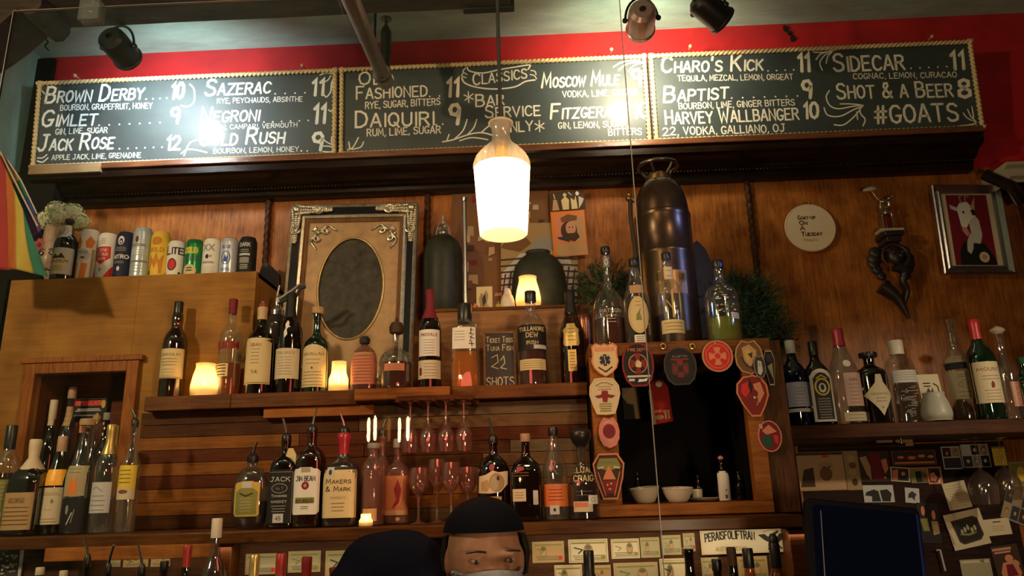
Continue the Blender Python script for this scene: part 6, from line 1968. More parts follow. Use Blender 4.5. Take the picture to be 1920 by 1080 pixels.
wall_print('plaid_reflection', 'painted reflection of a figure in a plaid shirt behind the dark jugs', 'poster', ((940, 420), (1082, 416), (1084, 574), (938, 574)), -.012, 'sepia', plaid)
coll = []
_r = random.Random(21)
for i in range(60):
    u, v = _r.uniform(-.95, .8), _r.uniform(-.95, .85)
    a, b2 = _r.uniform(.06, .22), _r.uniform(.04, .16)
    coll.append(('p', [(u, v), (min(1, u + a), v + _r.uniform(-.05, .05)), (min(1, u + a), min(1, v + b2)), (u + .02, min(1, v + b2))], _r.choice(['tan', 'brown', 'kraft', 'sepia', 'salmon', 'darkbrown', 'note', 'brown', 'darkbrown', 'maroon'])))
wall_print('paper_collage', 'faded brown collage of papers on the wall behind the pendant lamp', 'collage', ((846, 362), (1030, 354), (1032, 574), (848, 576)), -.006, 'brown', coll)

# embroidery hoop
p = P(1519, 427, -.02)
s_ = SC(1519, 427, -.02)
o = thing('embroidery_hoop', 'round cream embroidery hoop with five lines of dark stitching on the wall', 'embroidery', p)
R_h = 45.5 / s_
MB().tube([(cos(2 * pi * i / 48) * R_h, 0, sin(2 * pi * i / 48) * R_h) for i in range(48)], .004, 8, closed=True).build('hoop_ring', M('hoop_wood', (.60, .46, .30), .5), o)
MB().prism([(cos(2 * pi * i / 48) * R_h * .985, sin(2 * pi * i / 48) * R_h * .985) for i in range(48)], -.003, 0).build('linen', M('linen', (.62, .52, .36), .8, bump=.2, bscale=400), o, smooth=0)
a_ = Art(lambda u, v, of: (u, -.003 - of, v), R_h, R_h, base=.0006)
a_.draw([('t', 'Goat-up', -.46, .36, .24, .17, 'darkbrown', .2), ('t', 'On', -.42, .13, -.12, .17, 'darkbrown', .24), ('t', 'A', -.42, -.10, -.24, .17, 'darkbrown', .2), ('t', 'Tuesday', -.40, -.36, .42, .17, 'darkbrown', .22), ('t', 'Ypants', -.36, -.60, .22, .13, 'sepia', .14)])
a_.build('stitching', o)
MB().tube([(-.012, -.002, R_h + .006), (.012, -.002, R_h + .008)], .003, 8).lathe([(.005, 0), (.005, .006)], 8, (.010, -.002, R_h + .004)).build('clamp_screw', BRASS, o)

# carved corbel with a trophy
p = P(1676, 432, -.09)
o = thing('wall_corbel', 'dark carved wall corbel with scrolled face under the trophy', 'corbel', (p.x, -.02, p.z))
s_ = SC(1676, 500, -.06)
COR = M('corbel_iron', (.022, .016, .013), .42, var=.4, vscale=40)
m = MB().box(-36 / s_ / 2, 36 / s_ / 2, -.075, .018, -.018, 0).box(-34 / s_ / 2 * .8, 34 / s_ / 2 * .8, -.065, .018, -.040, -.018)
m.build('bracket_top', COR, o, bevel=.003)
m = MB()
pts = []
for i in range(34):
    a = -.6 * pi + i / 33 * 2 * pi * .9
    r_ = 52 / s_ / 2 * (1 - .004 * i)
    pts.append((cos(a) * r_, -.045, -.095 + sin(a) * r_ * .95))
m.tube(pts, [.012 - .0002 * i for i in range(34)], 8)
m.ball((0, -.045, -.095), .028, 14, sy=.7, sz=1.2)
m.ball((.010, -.07, -.10), .010, 8).ball((-.012, -.066, -.085), .007, 8).ball((.020, -.066, -.085), .007, 8)
m.tube(smooth_pts([(.0, -.04, -.13), (.03, -.035, -.155), (.02, -.03, -.19), (.036, -.02, -.225), (.022, -.012, -.27)], 5), [.022 - .0008 * i for i in range(21)], 8)
m.build('carved_scroll', COR, o, smooth=60)
m = MB()
for sx in (-1, 1):
    for k in range(6):
        a = radians(20 + 40 * k)
        m.ball((sx * (.045 + .022 * sin(a)), -.012, -.06 - .035 * k * .8 - .01 * cos(a)), .026 - .002 * k, 10, sy=.45)
m.tube(smooth_pts([(-.05, -.008, -.2), (0, -.01, -.25), (.03, -.008, -.33)], 4), [.03, .028, .026, .024, .02, .016, .012, .008, .005], 8)
m.build('carved_leaves', COR, o, smooth=60)
pz = p.z
o = thing('trophy', 'small trophy with maroon column, animal figure and pale disc, on the carved corbel', 'trophy', (p.x, -.055, pz + .001))
MARB = M('trophy_marble', (.42, .36, .25), .4, var=.2, vscale=30)
MB().box(-22 / s_, 22 / s_, -.026, .026, 0, .013).build('marble_base', MARB, o, bevel=.002)
MB().box(-.010, .010, -.010, .010, .013, .072).build('column', M('trophy_maroon', (.10, .012, .012), .3), o, bevel=.001)
SILT = M('trophy_silver', (.50, .46, .40), .25, .9)
MB().tube([(-.017, 0, .013), (-.017, 0, .075)], .0035, 8).build('side_rod', SILT, o)
MB().tube([(.019, 0, .013), (.019, 0, .075)], .0035, 8).build('side_rod', SILT, o)
MB().lathe([(.022, .073), (.012, .078), (.012, .084), (.018, .090), (.024, .097), (.022, .102)], 20).build('cup', SILT, o)
m = MB()
m.ball((0, 0, .130), .012, 12, sx=1.7, sy=.8, sz=.85).ball((.022, 0, .143), .007, 10, sx=1.4).ball((.034, -.004, .149), .004, 8, sx=1.6)
for x, dy in ((-.016, -.005), (-.014, .005), (.013, -.005), (.015, .005)):
    m.tube([(x, dy, .126), (x * 1.2, dy, .114), (x * 1.15, dy, .102)], [.004, .003, .0025], 6)
m.tube(smooth_pts([(-.018, 0, .135), (-.028, 0, .150), (-.036, 0, .166), (-.042, 0, .176)], 3), .0032, 6)
m.build('animal_figure', SILT, o, smooth=60)
d0 = MB().lathe([(.0004, .010), (.012, .009), (.022, .004), (.027, -.002), (.024, -.004), (.0004, -.002)], 22)
d0.xform(Matrix.Translation((-.047, 0, .184)) @ Matrix.Rotation(radians(-12), 4, 'Y') @ Matrix.Rotation(radians(25), 4, 'X'))
d0.build('pale_disc', M('disc_ivory', (.52, .46, .36), .5), o)

# framed goat portrait
q = [P(x, y, -.03) for x, y in ((1741, 352), (1869, 348), (1900, 514), (1768, 518))]
c_ = (q[0] + q[1] + q[2] + q[3]) / 4
W_, H_ = ((q[1] - q[0]).length + (q[2] - q[3]).length) / 2, ((q[0] - q[3]).length + (q[1] - q[2]).length) / 2
o = thing('goat_portrait', 'silver-framed portrait of a white goat in a dark jacket on the right wall panel', 'picture', c_, rot=(0, radians(2.2), 0))
SF = M('frame_silver', (.46, .42, .44), .22, .95)
m = MB()
steps = [(0, 0), (0, -.018), (.004, -.022), (.020, -.010), (.026, -.016), (.034, -.012), (.034, 0)]
for (a0, b0), (a1, b1) in zip(steps, steps[1:]):
    va = [(-W_ / 2 + a0, b0, -H_ / 2 + a0), (W_ / 2 - a0, b0, -H_ / 2 + a0), (W_ / 2 - a0, b0, H_ / 2 - a0), (-W_ / 2 + a0, b0, H_ / 2 - a0)]
    vb = [(-W_ / 2 + a1, b1, -H_ / 2 + a1), (W_ / 2 - a1, b1, -H_ / 2 + a1), (W_ / 2 - a1, b1, H_ / 2 - a1), (-W_ / 2 + a1, b1, H_ / 2 - a1)]
    m.add(va + vb, [(k, (k + 1) % 4, 4 + (k + 1) % 4, 4 + k) for k in range(4)])
m.build('frame', SF, o, smooth=20)
iw, ih = W_ / 2 - .032, H_ / 2 - .032
MB().box(-iw, iw, -.006, 0, -ih, ih).build('mat_board', C('paper'), o, smooth=0)
a_ = Art(lambda u, v, of: (u, -.006 - of, v), iw * .78, ih * .96, base=.0006)
a_.draw([('r', -1, -1, 1, 1, 'maroon'),
         ('p', [(-.75, -1), (-.7, -.6), (-.45, -.35), (.1, -.3), (.55, -.4), (.9, -.75), (1, -1)], 'black'),
         ('p', [(.0, -.38), (-.05, .1), (-.1, .45), (.2, .5), (.45, .25), (.5, -.15), (.35, -.4)], 'lightgrey'),
         ('p', [(-.55, .62), (-.35, .78), (0, .8), (.22, .62), (.25, .4), (.0, .25), (-.2, .05), (-.45, .1), (-.5, .35)], 'white'),
         ('p', [(-.45, .1), (-.2, .05), (-.1, -.1), (-.25, -.2), (-.42, -.05)], 'pink'), ('d', -.25, .5, .05, .04, 'black'),
         ('p', [(.1, .55), (.28, .62), (.32, .42), (.18, .40)], 'black'), ('p', [(-.5, .62), (-.9, .72), (-.85, .6), (-.55, .52)], 'lightgrey'), ('p', [(.1, .62), (.4, .95), (.32, .55)], 'tan'),
         ('s', [(-.3, .78), (-.35, .95), (-.2, .98)], .07, 'sepia'), ('s', [(-.1, .8), (-.05, .97), (.12, .94)], .07, 'sepia'),
         ('p', [(-.3, -.35), (-.1, -.1), (.05, -.2), (-.05, -.55), (-.2, -.7), (-.35, -.6)], 'lightgrey'), ('d', .42, -.78, .24, .15, 'paper'), ('d', .42, -.78, .12, .07, 'pink')])
a_.build('goat_photograph', o)

# ------------------------------------------------------------------ firefighter patches on the hatch cabinet
SHIELD = [(-.9, .75), (-.6, .95), (-.25, .82), (0, .92), (.25, .82), (.6, .95), (.9, .75), (.86, .3), (.95, -.1), (.80, -.5), (.45, -.8), (0, -1), (-.45, -.8), (-.80, -.5), (-.95, -.1), (-.86, .3)]
ARCHP = [(-.62, .95), (0, 1), (.62, .95), (.95, .55), (1, .1), (.82, -.45), (.60, -.95), (0, -1), (-.60, -.95), (-.82, -.45), (-1, .1), (-.95, .55)]
BADGE = [(-.85, .55), (-.45, .98), (0, .86), (.45, .98), (.85, .55), (.98, .1), (.92, -.4), (.6, -.82), (0, -1), (-.6, -.82), (-.92, -.4), (-.98, .1)]
COFFIN = [(-.6, 1), (.6, 1), (1, .55), (.86, -.1), (.45, -1), (-.45, -1), (-.86, -.1), (-1, .55)]
DOME = [(cos(radians(a)) * .98, .15 + sin(radians(a)) * .85) for a in range(0, 181, 15)] + [(-.98, -.2), (-.8, -.7), (-.45, -.98), (.45, -.98), (.8, -.7), (.98, -.2)]
ROUND = [(cos(2 * pi * i / 30), sin(2 * pi * i / 30)) for i in range(30)]
DROP = [(-.5, .92), (.1, 1), (.62, .9), (.95, .5), (1, 0), (.7, -.55), (.35, -1), (-.2, -1), (-.7, -.4), (-1, .15), (-.92, .6)]
gP = 'firefighter patches on the hatch frame'


def patch(px, py, w_, h_, Y, outline, rim, face, ops, label, rot=0.0):
    s_ = SC(px, py, Y)
    hw, hh = w_ / 2 / s_, h_ / 2 / s_
    o = thing('station_patch', label, 'patch', P(px, py, Y), gP, (0, radians(rot), 0))
    out = [(x * hw, z * hh) for x, z in outline]
    inn = [(x * hw * .90, z * hh * .92) for x, z in outline]
    MB().prism(inn, -.003, .001).build('backing', M('felt_' + face, PAL[face], .8, bump=.25, bscale=500), o, smooth=0)
    MB().hoop(out, inn, -.0045, .001).build('stitched_rim', M('felt_' + rim, PAL[rim], .75, bump=.3, bscale=400), o, smooth=0)
    a_ = Art(lambda u, v, of: (u, -.003 - of, v), hw * .9, hh * .92, base=.0006)
    a_.draw(ops)
    a_.build('emblem', o)
    return o


star = []
for k in range(3):
    a = radians(60 * k + 30)
    dx, dz = cos(a) * .42, sin(a) * .36
    nx_, nz_ = -sin(a) * .13, cos(a) * .115
    star.append(('p', [(dx + nx_, -.05 + dz + nz_), (-dx + nx_, -.05 - dz + nz_), (-dx - nx_, -.05 - dz - nz_), (dx - nx_, -.05 + dz - nz_)], 'navy'))
YP = -.608


def cross(u, v, r, m, m2=None):
    ops = []
    for k in range(4):
        a = k * pi / 2
        ca, sa = cos(a), sin(a)
        q_ = [(.15, .12), (.95, .45), (1, 0), (.95, -.45), (.15, -.12)]
        ops.append(('p', [(u + (x * ca - y * sa) * r, v + (x * sa + y * ca) * r) for x, y in q_], m))
    ops.append(('d', u, v, r * .36, r * .36, m2 or m))
    return ops


patch(1134, 674, 54, 66, YP, SHIELD, 'salmon', 'cream', [('r', -.75, .5, .75, .76, 'salmon'), T('RESCUE', .55, .14, 'cream', .6), *star, ('s', [(0, -.3), (.04, -.1), (-.04, .05), (0, .2)], .05, 'cream'), ('s', [(-.5, -.5), (0, -.78), (.5, -.5)], .1, 'navy')], 'cream shield patch with a dark blue six-armed star, top of the hatch post')
patch(1196, 684, 60, 84, YP, DOME, 'darkred', 'black', [('o', 0, .05, .62, .46, .06, 'salmon'), *cross(0, .05, .52, 'darkred', 'note'), ('p', [(-.2, -.1), (.0, .2), (.25, .1), (.2, -.15)], 'cream'), T('FIRE DEPT', .66, .13, 'salmon', .62), ('r', -.8, -.62, .8, -.52, 'lightgrey'), ('r', -.7, -.80, -.3, -.68, 'lightgrey'), ('p', [(-.1, -.85), (.0, -.7), (.3, -.72), (.6, -.66), (.5, -.82)], 'white')], 'black domed patch with red octagon crest and white scroll, right of the six-armed star')
patch(1275, 687, 62, 72, YP + .004, DOME, 'charcoal', 'black', [('p', [(-.55, .2), (.55, .2), (.6, -.3), (.5, -.5), (-.5, -.5), (-.6, -.3)], 'darkbrown'), *cross(0, -.15, .5, 'maroon', 'black'), T('AUSTIN', .5, .12, 'grey', .5), ('r', -.6, .33, .6, .44, 'maroon')], 'nearly black patch with a faint brown cross, middle of the hatch top rail')
patch(1345, 668, 58, 60, YP, ROUND, 'tan', 'red', [*cross(0, 0, .62, 'salmon', 'red'), ('o', 0, 0, .82, .82, .04, 'salmon'), ('o', 0, 0, .24, .24, .08, 'salmon'), ('d', -.1, .9, .05, .05, 'cream')], 'round red patch with a pale maltese cross on the hatch top rail')
patch(1404, 670, 54, 66, YP, BADGE, 'kraft', 'brown', [('p', [(-.5, .6), (.1, .8), (.6, .4), (.5, -.2), (.0, -.6), (-.4, -.2)], 'tan'), ('p', [(-.3, .4), (.0, .55), (.2, .1), (-.1, -.3), (-.3, 0)], 'gold'), ('p', [(-.1, .2), (.3, .3), (.2, -.1)], 'darkbrown'), ('s', [(-.6, .0), (-.3, -.5), (.2, -.7)], .12, 'charcoal')], 'brown and gold helmet-shaped patch at the hatch corner')
patch(1134, 743, 58, 70, YP, ARCHP, 'cream', 'paper', [('s', [(-.6, .62), (-.2, .78), (.2, .78), (.6, .62)], .09, 'sepia'), *lines(.55, .4, 2, -.5, .5, 'sepia', .05), ('p', [(-.75, .02), (-.25, .1), (-.2, .32), (.2, .32), (.25, .1), (.75, .02), (.5, -.12), (.2, -.08), (.15, -.35), (-.15, -.35), (-.2, -.08), (-.5, -.12)], 'darkred'), *lines(-.45, -.85, 4, -.45, .45, 'olive', .06)], 'cream barrel-shaped patch with a red winged emblem on the hatch post')
patch(1142, 811, 40, 58, YP, BADGE, 'salmon', 'pink', [('d', 0, .08, .66, .5, 'maroon'), ('o', 0, .08, .5, .38, .05, 'darkred'), T('FIRE', -.72, .16, 'cream', .4), ('s', [(-.5, .62), (0, .78), (.5, .62)], .08, 'cream')], 'small pink badge patch with a maroon disc on the hatch post')
patch(1142, 893, 60, 84, YP - .004, COFFIN, 'salmon', 'darkbrown', [('p', [(-.6, .85), (.6, .85), (.85, .45), (.3, .3), (-.3, .3), (-.85, .45)], 'olive'), ('p', [(-.8, .42), (-.35, .48), (-.35, .40), (-.75, .34)], 'lightgrey'), ('p', [(.8, .42), (.35, .48), (.35, .40), (.75, .34)], 'lightgrey'), ('p', [(0, .5), (.2, .25), (.45, -.15), (-.45, -.15), (-.2, .25)], 'salmon'), ('p', [(-.55, -.2), (.55, -.2), (.35, -.8), (-.35, -.8)], 'darkred'), ('d', -.15, -.4, .06, .05, 'cream'), ('d', .1, -.35, .06, .05, 'cream'), ('d', 0, -.6, .12, .05, 'pink'), ('s', [(-.75, .2), (-.5, -.4), (-.3, -.9)], .06, 'salmon'), ('s', [(.75, .2), (.5, -.4), (.3, -.9)], .06, 'salmon'), T('ENGINE', .6, .14, 'grey', .5)], 'tall six-sided patch with red and green crest, lowest on the hatch post')
patch(1411, 742, 60, 78, YP - .004, DROP, 'salmon', 'darkred', [('p', [(-.7, .6), (-.2, .75), (-.1, .3), (-.5, -.1), (-.8, .2)], 'red'), ('p', [(.1, .6), (.6, .7), (.8, .1), (.4, -.4), (.2, .1)], 'salmon'), ('d', .15, .1, .22, .2, 'maroon'), ('s', [(.4, .5), (.6, .1), (.2, -.5)], .08, 'tan'), ('d', .1, -.1, .08, .07, 'lightgrey'), ('p', [(-.15, .95), (.05, .5), (-.1, .1), (-.25, .5)], 'black')], 'glossy red drop-shaped patch on the right hatch post')
patch(1443, 818, 44, 58, YP + .01, ROUND, 'pink', 'maroon', [('p', [(-.7, .4), (0, .8), (.7, .3), (.2, .2), (-.3, .1)], 'salmon'), ('p', [(-.8, -.2), (-.3, .15), (.2, -.2), (.1, -.7), (-.5, -.8)], 'darkgreen'), ('p', [(.3, .1), (.8, 0), (.7, -.6), (.4, -.4)], 'red'), ('r', -.9, .55, -.6, .85, 'cream')], 'round pink and dark green patch on the outer hatch board')
patch(1443, 690, 20, 66, YP + .012, COFFIN, 'note', 'black', [('p', [(-.5, .1), (.6, .3), (.5, -.8), (.1, -.4)], 'note'), ('p', [(-.6, .85), (.6, .85), (.5, .3), (-.5, .4)], 'charcoal')], 'narrow black and buff patch on the outer hatch board')
patch(1424, 688, 22, 44, YP - .012, BADGE, 'grey', 'charcoal', [('p', [(-.5, -.6), (-.3, .6), (.4, .5), (.5, -.4), (0, -.8)], 'lightgrey'), ('d', 0, .2, .2, .2, 'note')], 'small grey patch overlapping the helmet-shaped one')

# inside the hatch
def bowl(px, y0, w_, h_, label, tilt, Y=-.50):
    s_ = SC(px, y0, Y)
    hw, hh = w_ / 2 / s_, h_ / s_
    zb = ZS + bz
    o = thing('white_bowl', label, 'bowl', (P(px, y0 + 15, Y).x, Y, zb + .002), 'white bowls in the hatch', (radians(4), radians(tilt), 0))
    MB().lathe([(hw * .5, 0), (hw * .62, .003), (hw * .80, hh * .4), (hw * .93, hh * .75), (hw * 1.0, hh), (hw * .96, hh), (hw * .88, hh * .72), (hw * .72, hh * .3), (.0005, hh * .14)], 32, ends=False).build('bowl_body', M('porcelain', (.60, .54, .44), .3), o, smooth=60)
    MB().tube([(cos(2 * pi * i / 32) * hw * .985, sin(2 * pi * i / 32) * hw * .985, hh) for i in range(32)], .0016, 6, closed=True).build('rim', M('porcelain', (.60, .54, .44)), o)


bowl(1211, 918, 56, 28, 'white bowl tilted to one side, first inside the hatch cabinet', -5)
bowl(1271, 919, 58, 26, 'white bowl standing level, right of the tilted one', 0)
p = P(1330, 932, -.46)
o = thing('white_saucer', 'flat white saucer with a small white cup behind the level bowl', 'saucer', (P(1328, 935, -.46).x, -.45, ZS + bz + .002))
MB().lathe([(.03, 0), (.045, .002), (.062, .010), (.060, .011), (.04, .005), (.0005, .004)], 30, ends=False).build('dish', M('porcelain', (.60, .54, .44)), o)
MB().lathe([(.012, .004), (.015, .006), (.017, .036), (.015, .036), (.013, .010)], 20, (-.030, 0, 0), ends=False).build('cup', M('porcelain', (.60, .54, .44)), o)
bottle(1355, 862, 24, -.50, ZS + bz, 'wine', G_DARK, 'small dark bottle with a long white label and pinkish top inside the hatch', [
    ('rect', .02, .72, .9, 'white', [('d', .2, -.3, .15, .04, 'charcoal'), ('r', .0, -.85, .3, -.6, 'charcoal')])], ('ball', 'pink'), .1, yb=938)
for px, yt, w_, lab in ((1387, 886, 22, 'small dark bottle with painted neck glints at the right inside the hatch'), (1403, 894, 18, 'slim black bottle in the inner right corner of the hatch'), (1310, 893, 18, 'slim black bottle behind the level white bowl'), (1196, 888, 20, 'black bottle in the left shadow of the hatch')):
    bottle(px, yt, w_, -.36, ZS + bz, 'slope', G_DARK, lab, [('none', .7, .92, .3, None, [('d', 0, .5, .3, .12, 'white'), ('d', 0, -.4, .3, .14, 'lightgrey')])] if px == 1387 else [], ('screw', CAPB), .08, yb=938)  # pale discs on one neck are painted glints
p = P(1237, 752, -.33)
s_ = SC(1237, 752, -.33)
o = thing('red_hanging_tag', 'red hanging tag with a grommet and pale lettering inside the dark hatch', 'tag', p, rot=(0, radians(-4), 0))
hw, hh = 19 / s_, 43 / s_
MB().prism([(-hw, -hh), (hw, -hh * .92), (hw, hh * .55), (hw * .5, hh * .92), (0, hh), (-hw * .6, hh * .85), (-hw, hh * .5)], -.008, 0).build('tag_body', M('tag_red', (.40, .022, .02), .6, spec=.1), o, bevel=.002)
a_ = Art(lambda u, v, of: (u, -.008 - of, v), hw, hh, base=.0006)
a_.draw([('r', -1, -.98, -.7, .5, 'tan'), ('r', -.85, -.5, .0, -.38, 'salmon'), ('d', -.35, -.7, .5, .1, 'tan'), ('r', .25, -.8, .4, -.45, 'cream'), ('r', .55, -.8, .7, -.45, 'cream'), ('r', .1, -.5, .8, -.42, 'salmon')])
a_.build('lettering', o)
MB().lathe([(.010, -.001), (.013, -.003), (.013, .001)], 18, (hw * .1, -.010, hh * .72), axis='y').build('grommet', M('grommet', (.45, .32, .24), .35, .6), o)
MB().tube([(hw * .1, -.004, hh * .75), (hw * .1, -.004, ZS + tz - p.z - .002)], .0012, 5).build('string', C('tan'), o)
wall_print('torn_paper', 'curved scrap of buff paper on the dark lining of the hatch', 'paper', ((1168, 728), (1200, 726), (1200, 785), (1168, 786)), -.18, 'sepia', [('p', [(-1, .5), (.2, 1), (1, .6), (1, -1), (.4, -1), (.3, -.1), (-.4, .1)], 'kraft'), ('p', [(-1, .4), (-.5, .0), (.2, -.1), (.3, -1), (-1, -1)], 'black')])

# ------------------------------------------------------------------ greenery round the extinguisher
def greenery(name, label, centre, rx, ry, rz_, n, seed):
    rg = random.Random(seed)
    o = thing(name, label, 'greenery', centre)
    mats = [M('needle_dark', (.010, .050, .020), .6), M('needle_mid', (.020, .085, .030), .6), M('needle_light', (.045, .12, .05), .6)]
    m = MB()
    st = MB()
    for i in range(n):
        t = rg.random()
        a = rg.uniform(0, 2 * pi)
        r_ = sqrt(rg.random())
        bx, bz = cos(a) * r_ * rx * .75, sin(a) * r_ * rz_ * .75
        d = Vector((bx / rx + rg.gauss(0, .35), rg.gauss(-.2, .5), bz / rz_ * .9 + .25 + rg.gauss(0, .4))).normalized()
        L = rg.uniform(.05, .10)
        b0 = Vector((bx, rg.uniform(-1, 1) * ry, bz))
        mid, tip = b0 + d * L * .5 + Vector((0, 0, .004)), b0 + d * L - Vector((0, 0, .012))
        if i % 3 == 0:
            st.tube([b0, mid, tip], [.0013, .001, .0006], 4)
        for k in range(14):
            q = b0.lerp(mid, k / 7) if k < 7 else mid.lerp(tip, (k - 7) / 7)
            u = d.orthogonal().normalized()
            u.rotate(Matrix.Rotation(rg.uniform(0, 6.28), 3, d))
            e = (u + d * .8).normalized() * rg.uniform(.014, .024)
            s2 = u.cross(d).normalized() * .0016
            m.add([q - s2, q + s2, q + e], [(0, 1, 2)], rg.choice([0, 0, 1, 1, 2]))
    m.build('needles', mats, o, smooth=0)
    st.build('twigs', C('darkbrown'), o)
    return o


ca, cb = P(1385, 590, -.26), P(1135, 545, -.24)
greenery('evergreen_bough', 'dark green bushy bough right of the fire extinguisher', P(1385, 575, -.14), .15, .05, .115, 620, 1)
greenery('evergreen_bough', 'dark green sprig left of the fire extinguisher behind the long-necked bottle', P(1135, 540, -.12), .095, .035, .075, 260, 2)
greenery('evergreen_bough', 'low dark bough hanging down behind the hatch corner and blue bottle', P(1445, 630, -.12), .06, .045, .10, 240, 3)
m = MB()
pts = [P(x, y, -.19) for x, y in ((1296, 636), (1296, 460), (1306, 452), (1322, 468), (1336, 500), (1340, 540), (1340, 636))]
tag(MB().prism([(q.x, q.z) for q in pts], -.20, -.185).build('black_panel', M('near_black', (.014, .009, .007)), bevel=.002), 'black curved panel behind the fire extinguisher and the greenery', 'panel')

# ------------------------------------------------------------------ photo wall on the right
YW = -.0058
gW2 = 'photographs pinned on the right wall'
a, b_ = P(1494, 830, -.002), P(1936, 1110, -.002)
tag(MB().box(0, b_.x - a.x, -.0015, .0005, 0, ZR - .05 - b_.z).build('pin_board', wood('pin_board', (.012, .005, .004), (.030, .012, .008), 'x', 5, .6), loc=(a.x, -.0012, b_.z)), 'dark pin board under the right shelf that holds the photographs', 'pin board')


def face(u, v, r, skin='skin', hair='darkbrown'):
    return [('d', u, v + r * .2, r * .8, r * 1.0, hair), ('d', u, v, r * .6, r * .8, skin)]


wall_print('photograph', 'sepia photograph of a bearded face at the top of the photo wall', 'photo', rq(1494, 849, 1584, 921), YW, 'sepia',
           [('r', -.97, -.95, .97, .8, 'tan'), ('p', [(-.7, .1), (-.9, -.8), (-.3, -.8), (-.3, .2)], 'darkbrown'), ('d', .25, .1, .36, .45, 'kraft'), ('d', .25, .32, .3, .15, 'sepia'), ('d', .2, -.15, .26, .36, 'brown'), ('d', .15, .2, .05, .04, 'black'), ('d', .38, .2, .05, .04, 'black'), ('p', [(.1, .7), (.2, .95), (.3, .95), (.4, .7)], 'red'), ('r', -.97, .84, .97, .97, 'darkbrown')], gW2)
wall_print('photograph', 'narrow photo strip of small figures, right of the sepia face', 'photo', rq(1585, 846, 1612, 919), YW, 'sepia', [('d', 0, .6, .6, .18, 'tan'), ('d', .1, .25, .5, .16, 'brown'), ('d', -.1, -.1, .6, .18, 'kraft'), ('d', .1, -.6, .4, .18, 'darkbrown'), ('r', -.9, -.4, .9, -.34, 'tan')], gW2)
wall_print('photograph', 'dark photograph with two pale half faces', 'photo', rq(1612, 847, 1669, 904), YW, 'darkbrown', [('p', [(-.95, .6), (-.5, .7), (-.3, .0), (-.35, -.9), (-.6, -.5)], 'tan'), ('p', [(.45, .4), (.8, .5), (.85, -.2), (.6, -.5), (.5, -.1)], 'salmon'), ('p', [(-.3, .9), (.4, .9), (.45, -.9), (-.25, -.9)], 'maroon'), ('d', .55, -.75, .1, .08, 'tan')], gW2)
wall_print('photograph', 'small white-bordered snapshot of two people below the orange party photo', 'photo', rq(1670, 875, 1706, 902, .06), YW - .002, 'paper', [('r', -.86, -.84, .86, .84, 'darkbrown'), ('p', [(-.8, .5), (-.2, .7), (-.3, -.8), (-.8, -.8)], 'salmon'), *face(.3, .1, .35), ('p', [(0, -.2), (.6, -.2), (.7, -.8), (-.1, -.8)], 'black')], gW2)
wall_print('photograph', 'orange-lit party photograph at the top of the photo wall', 'photo', rq(1672, 846, 1755, 873), YW, 'brown', [('r', -.95, -.9, .95, .9, 'darkbrown'), *face(-.6, .1, .25, 'salmon'), *face(-.1, .0, .3, 'orange', 'maroon'), *face(.35, .2, .28, 'salmon'), *face(.75, .1, .25, 'tan', 'black'), ('r', -.9, -.8, .9, -.55, 'orange')], gW2)
wall_print('photograph', 'green-grey snapshot of a doorway below the orange party photo', 'photo', rq(1707, 877, 1739, 906), YW, 'olive', [('r', -.9, .8, .9, .98, 'salmon'), ('r', -.4, -.9, .3, .5, 'black'), ('p', [(.3, -.9), (.9, -.9), (.9, .2), (.4, .4)], 'brown')], gW2)
wall_print('photograph', 'snapshot of a pale face tilted sideways, lowest right of the party photos', 'photo', rq(1739, 876, 1766, 908), YW - .002, 'salmon', [('r', -.8, -.8, .8, .85, 'darkbrown'), ('d', .1, .3, .6, .4, 'black'), ('p', [(-.7, .2), (-.1, .4), (.3, -.2), (0, -.7), (-.6, -.6)], 'salmon'), ('p', [(.2, -.8), (.7, -.2), (.7, -.8)], 'cream')], gW2)
wall_print('photograph', 'strip of four white-bordered snapshots beside the yellow note', 'photo', rq(1767, 838, 1802, 880), YW, 'lightgrey', [('r', -.9, .1, .0, .9, 'darkbrown'), ('r', .08, .1, .9, .9, 'sepia'), ('r', -.9, -.9, .9, .0, 'charcoal'), *face(-.45, .4, .2), *face(.5, .45, .22, 'tan'), *face(-.2, -.5, .25, 'maroon', 'black')], gW2)
wall_print('photograph', 'black-and-white booth photos in a cluster beside the yellow note', 'photo', rq(1803, 834, 1855, 877), YW, 'lightgrey', [('r', -.93, -.93, -.3, .0, 'charcoal'), ('r', -.25, .08, .3, .93, 'black'), ('r', .35, .08, .95, .93, 'sepia'), ('r', -.25, -.93, .3, .0, 'grey'), ('r', .35, -.93, .95, .0, 'black'), *[op for u, v in ((-.6, -.45), (0, .5), (.65, .5), (.02, -.45), (.62, -.45)) for op in face(u, v, .2, 'lightgrey', 'darkbrown')]], gW2)
wall_print('pinned_note', 'small yellow note near the top right of the photo wall', 'note', rq(1862, 838, 1886, 873), YW, 'yellow', [('r', -1, .8, 1, 1, 'olive'), *lines(.5, -.6, 5, -.7, .7, 'sepia', .05)])
wall_print('photograph', 'pale yellowish photograph cut by the right edge of the picture', 'photo', rq(1895, 867, 1935, 912), YW, 'note', [('r', -.9, -.9, .9, .9, 'olive'), ('d', 0, 0, .4, .6, 'yellow')], gW2)
wall_print('pinned_note', 'tall cream handwritten note between the snapshots and the hanging glass', 'note', ((1769, 908), (1811, 899), (1820, 951), (1778, 958)), YW, 'paper', [*lines(.75, -.75, 9, -.8, .8, 'sepia', .03, .4)])
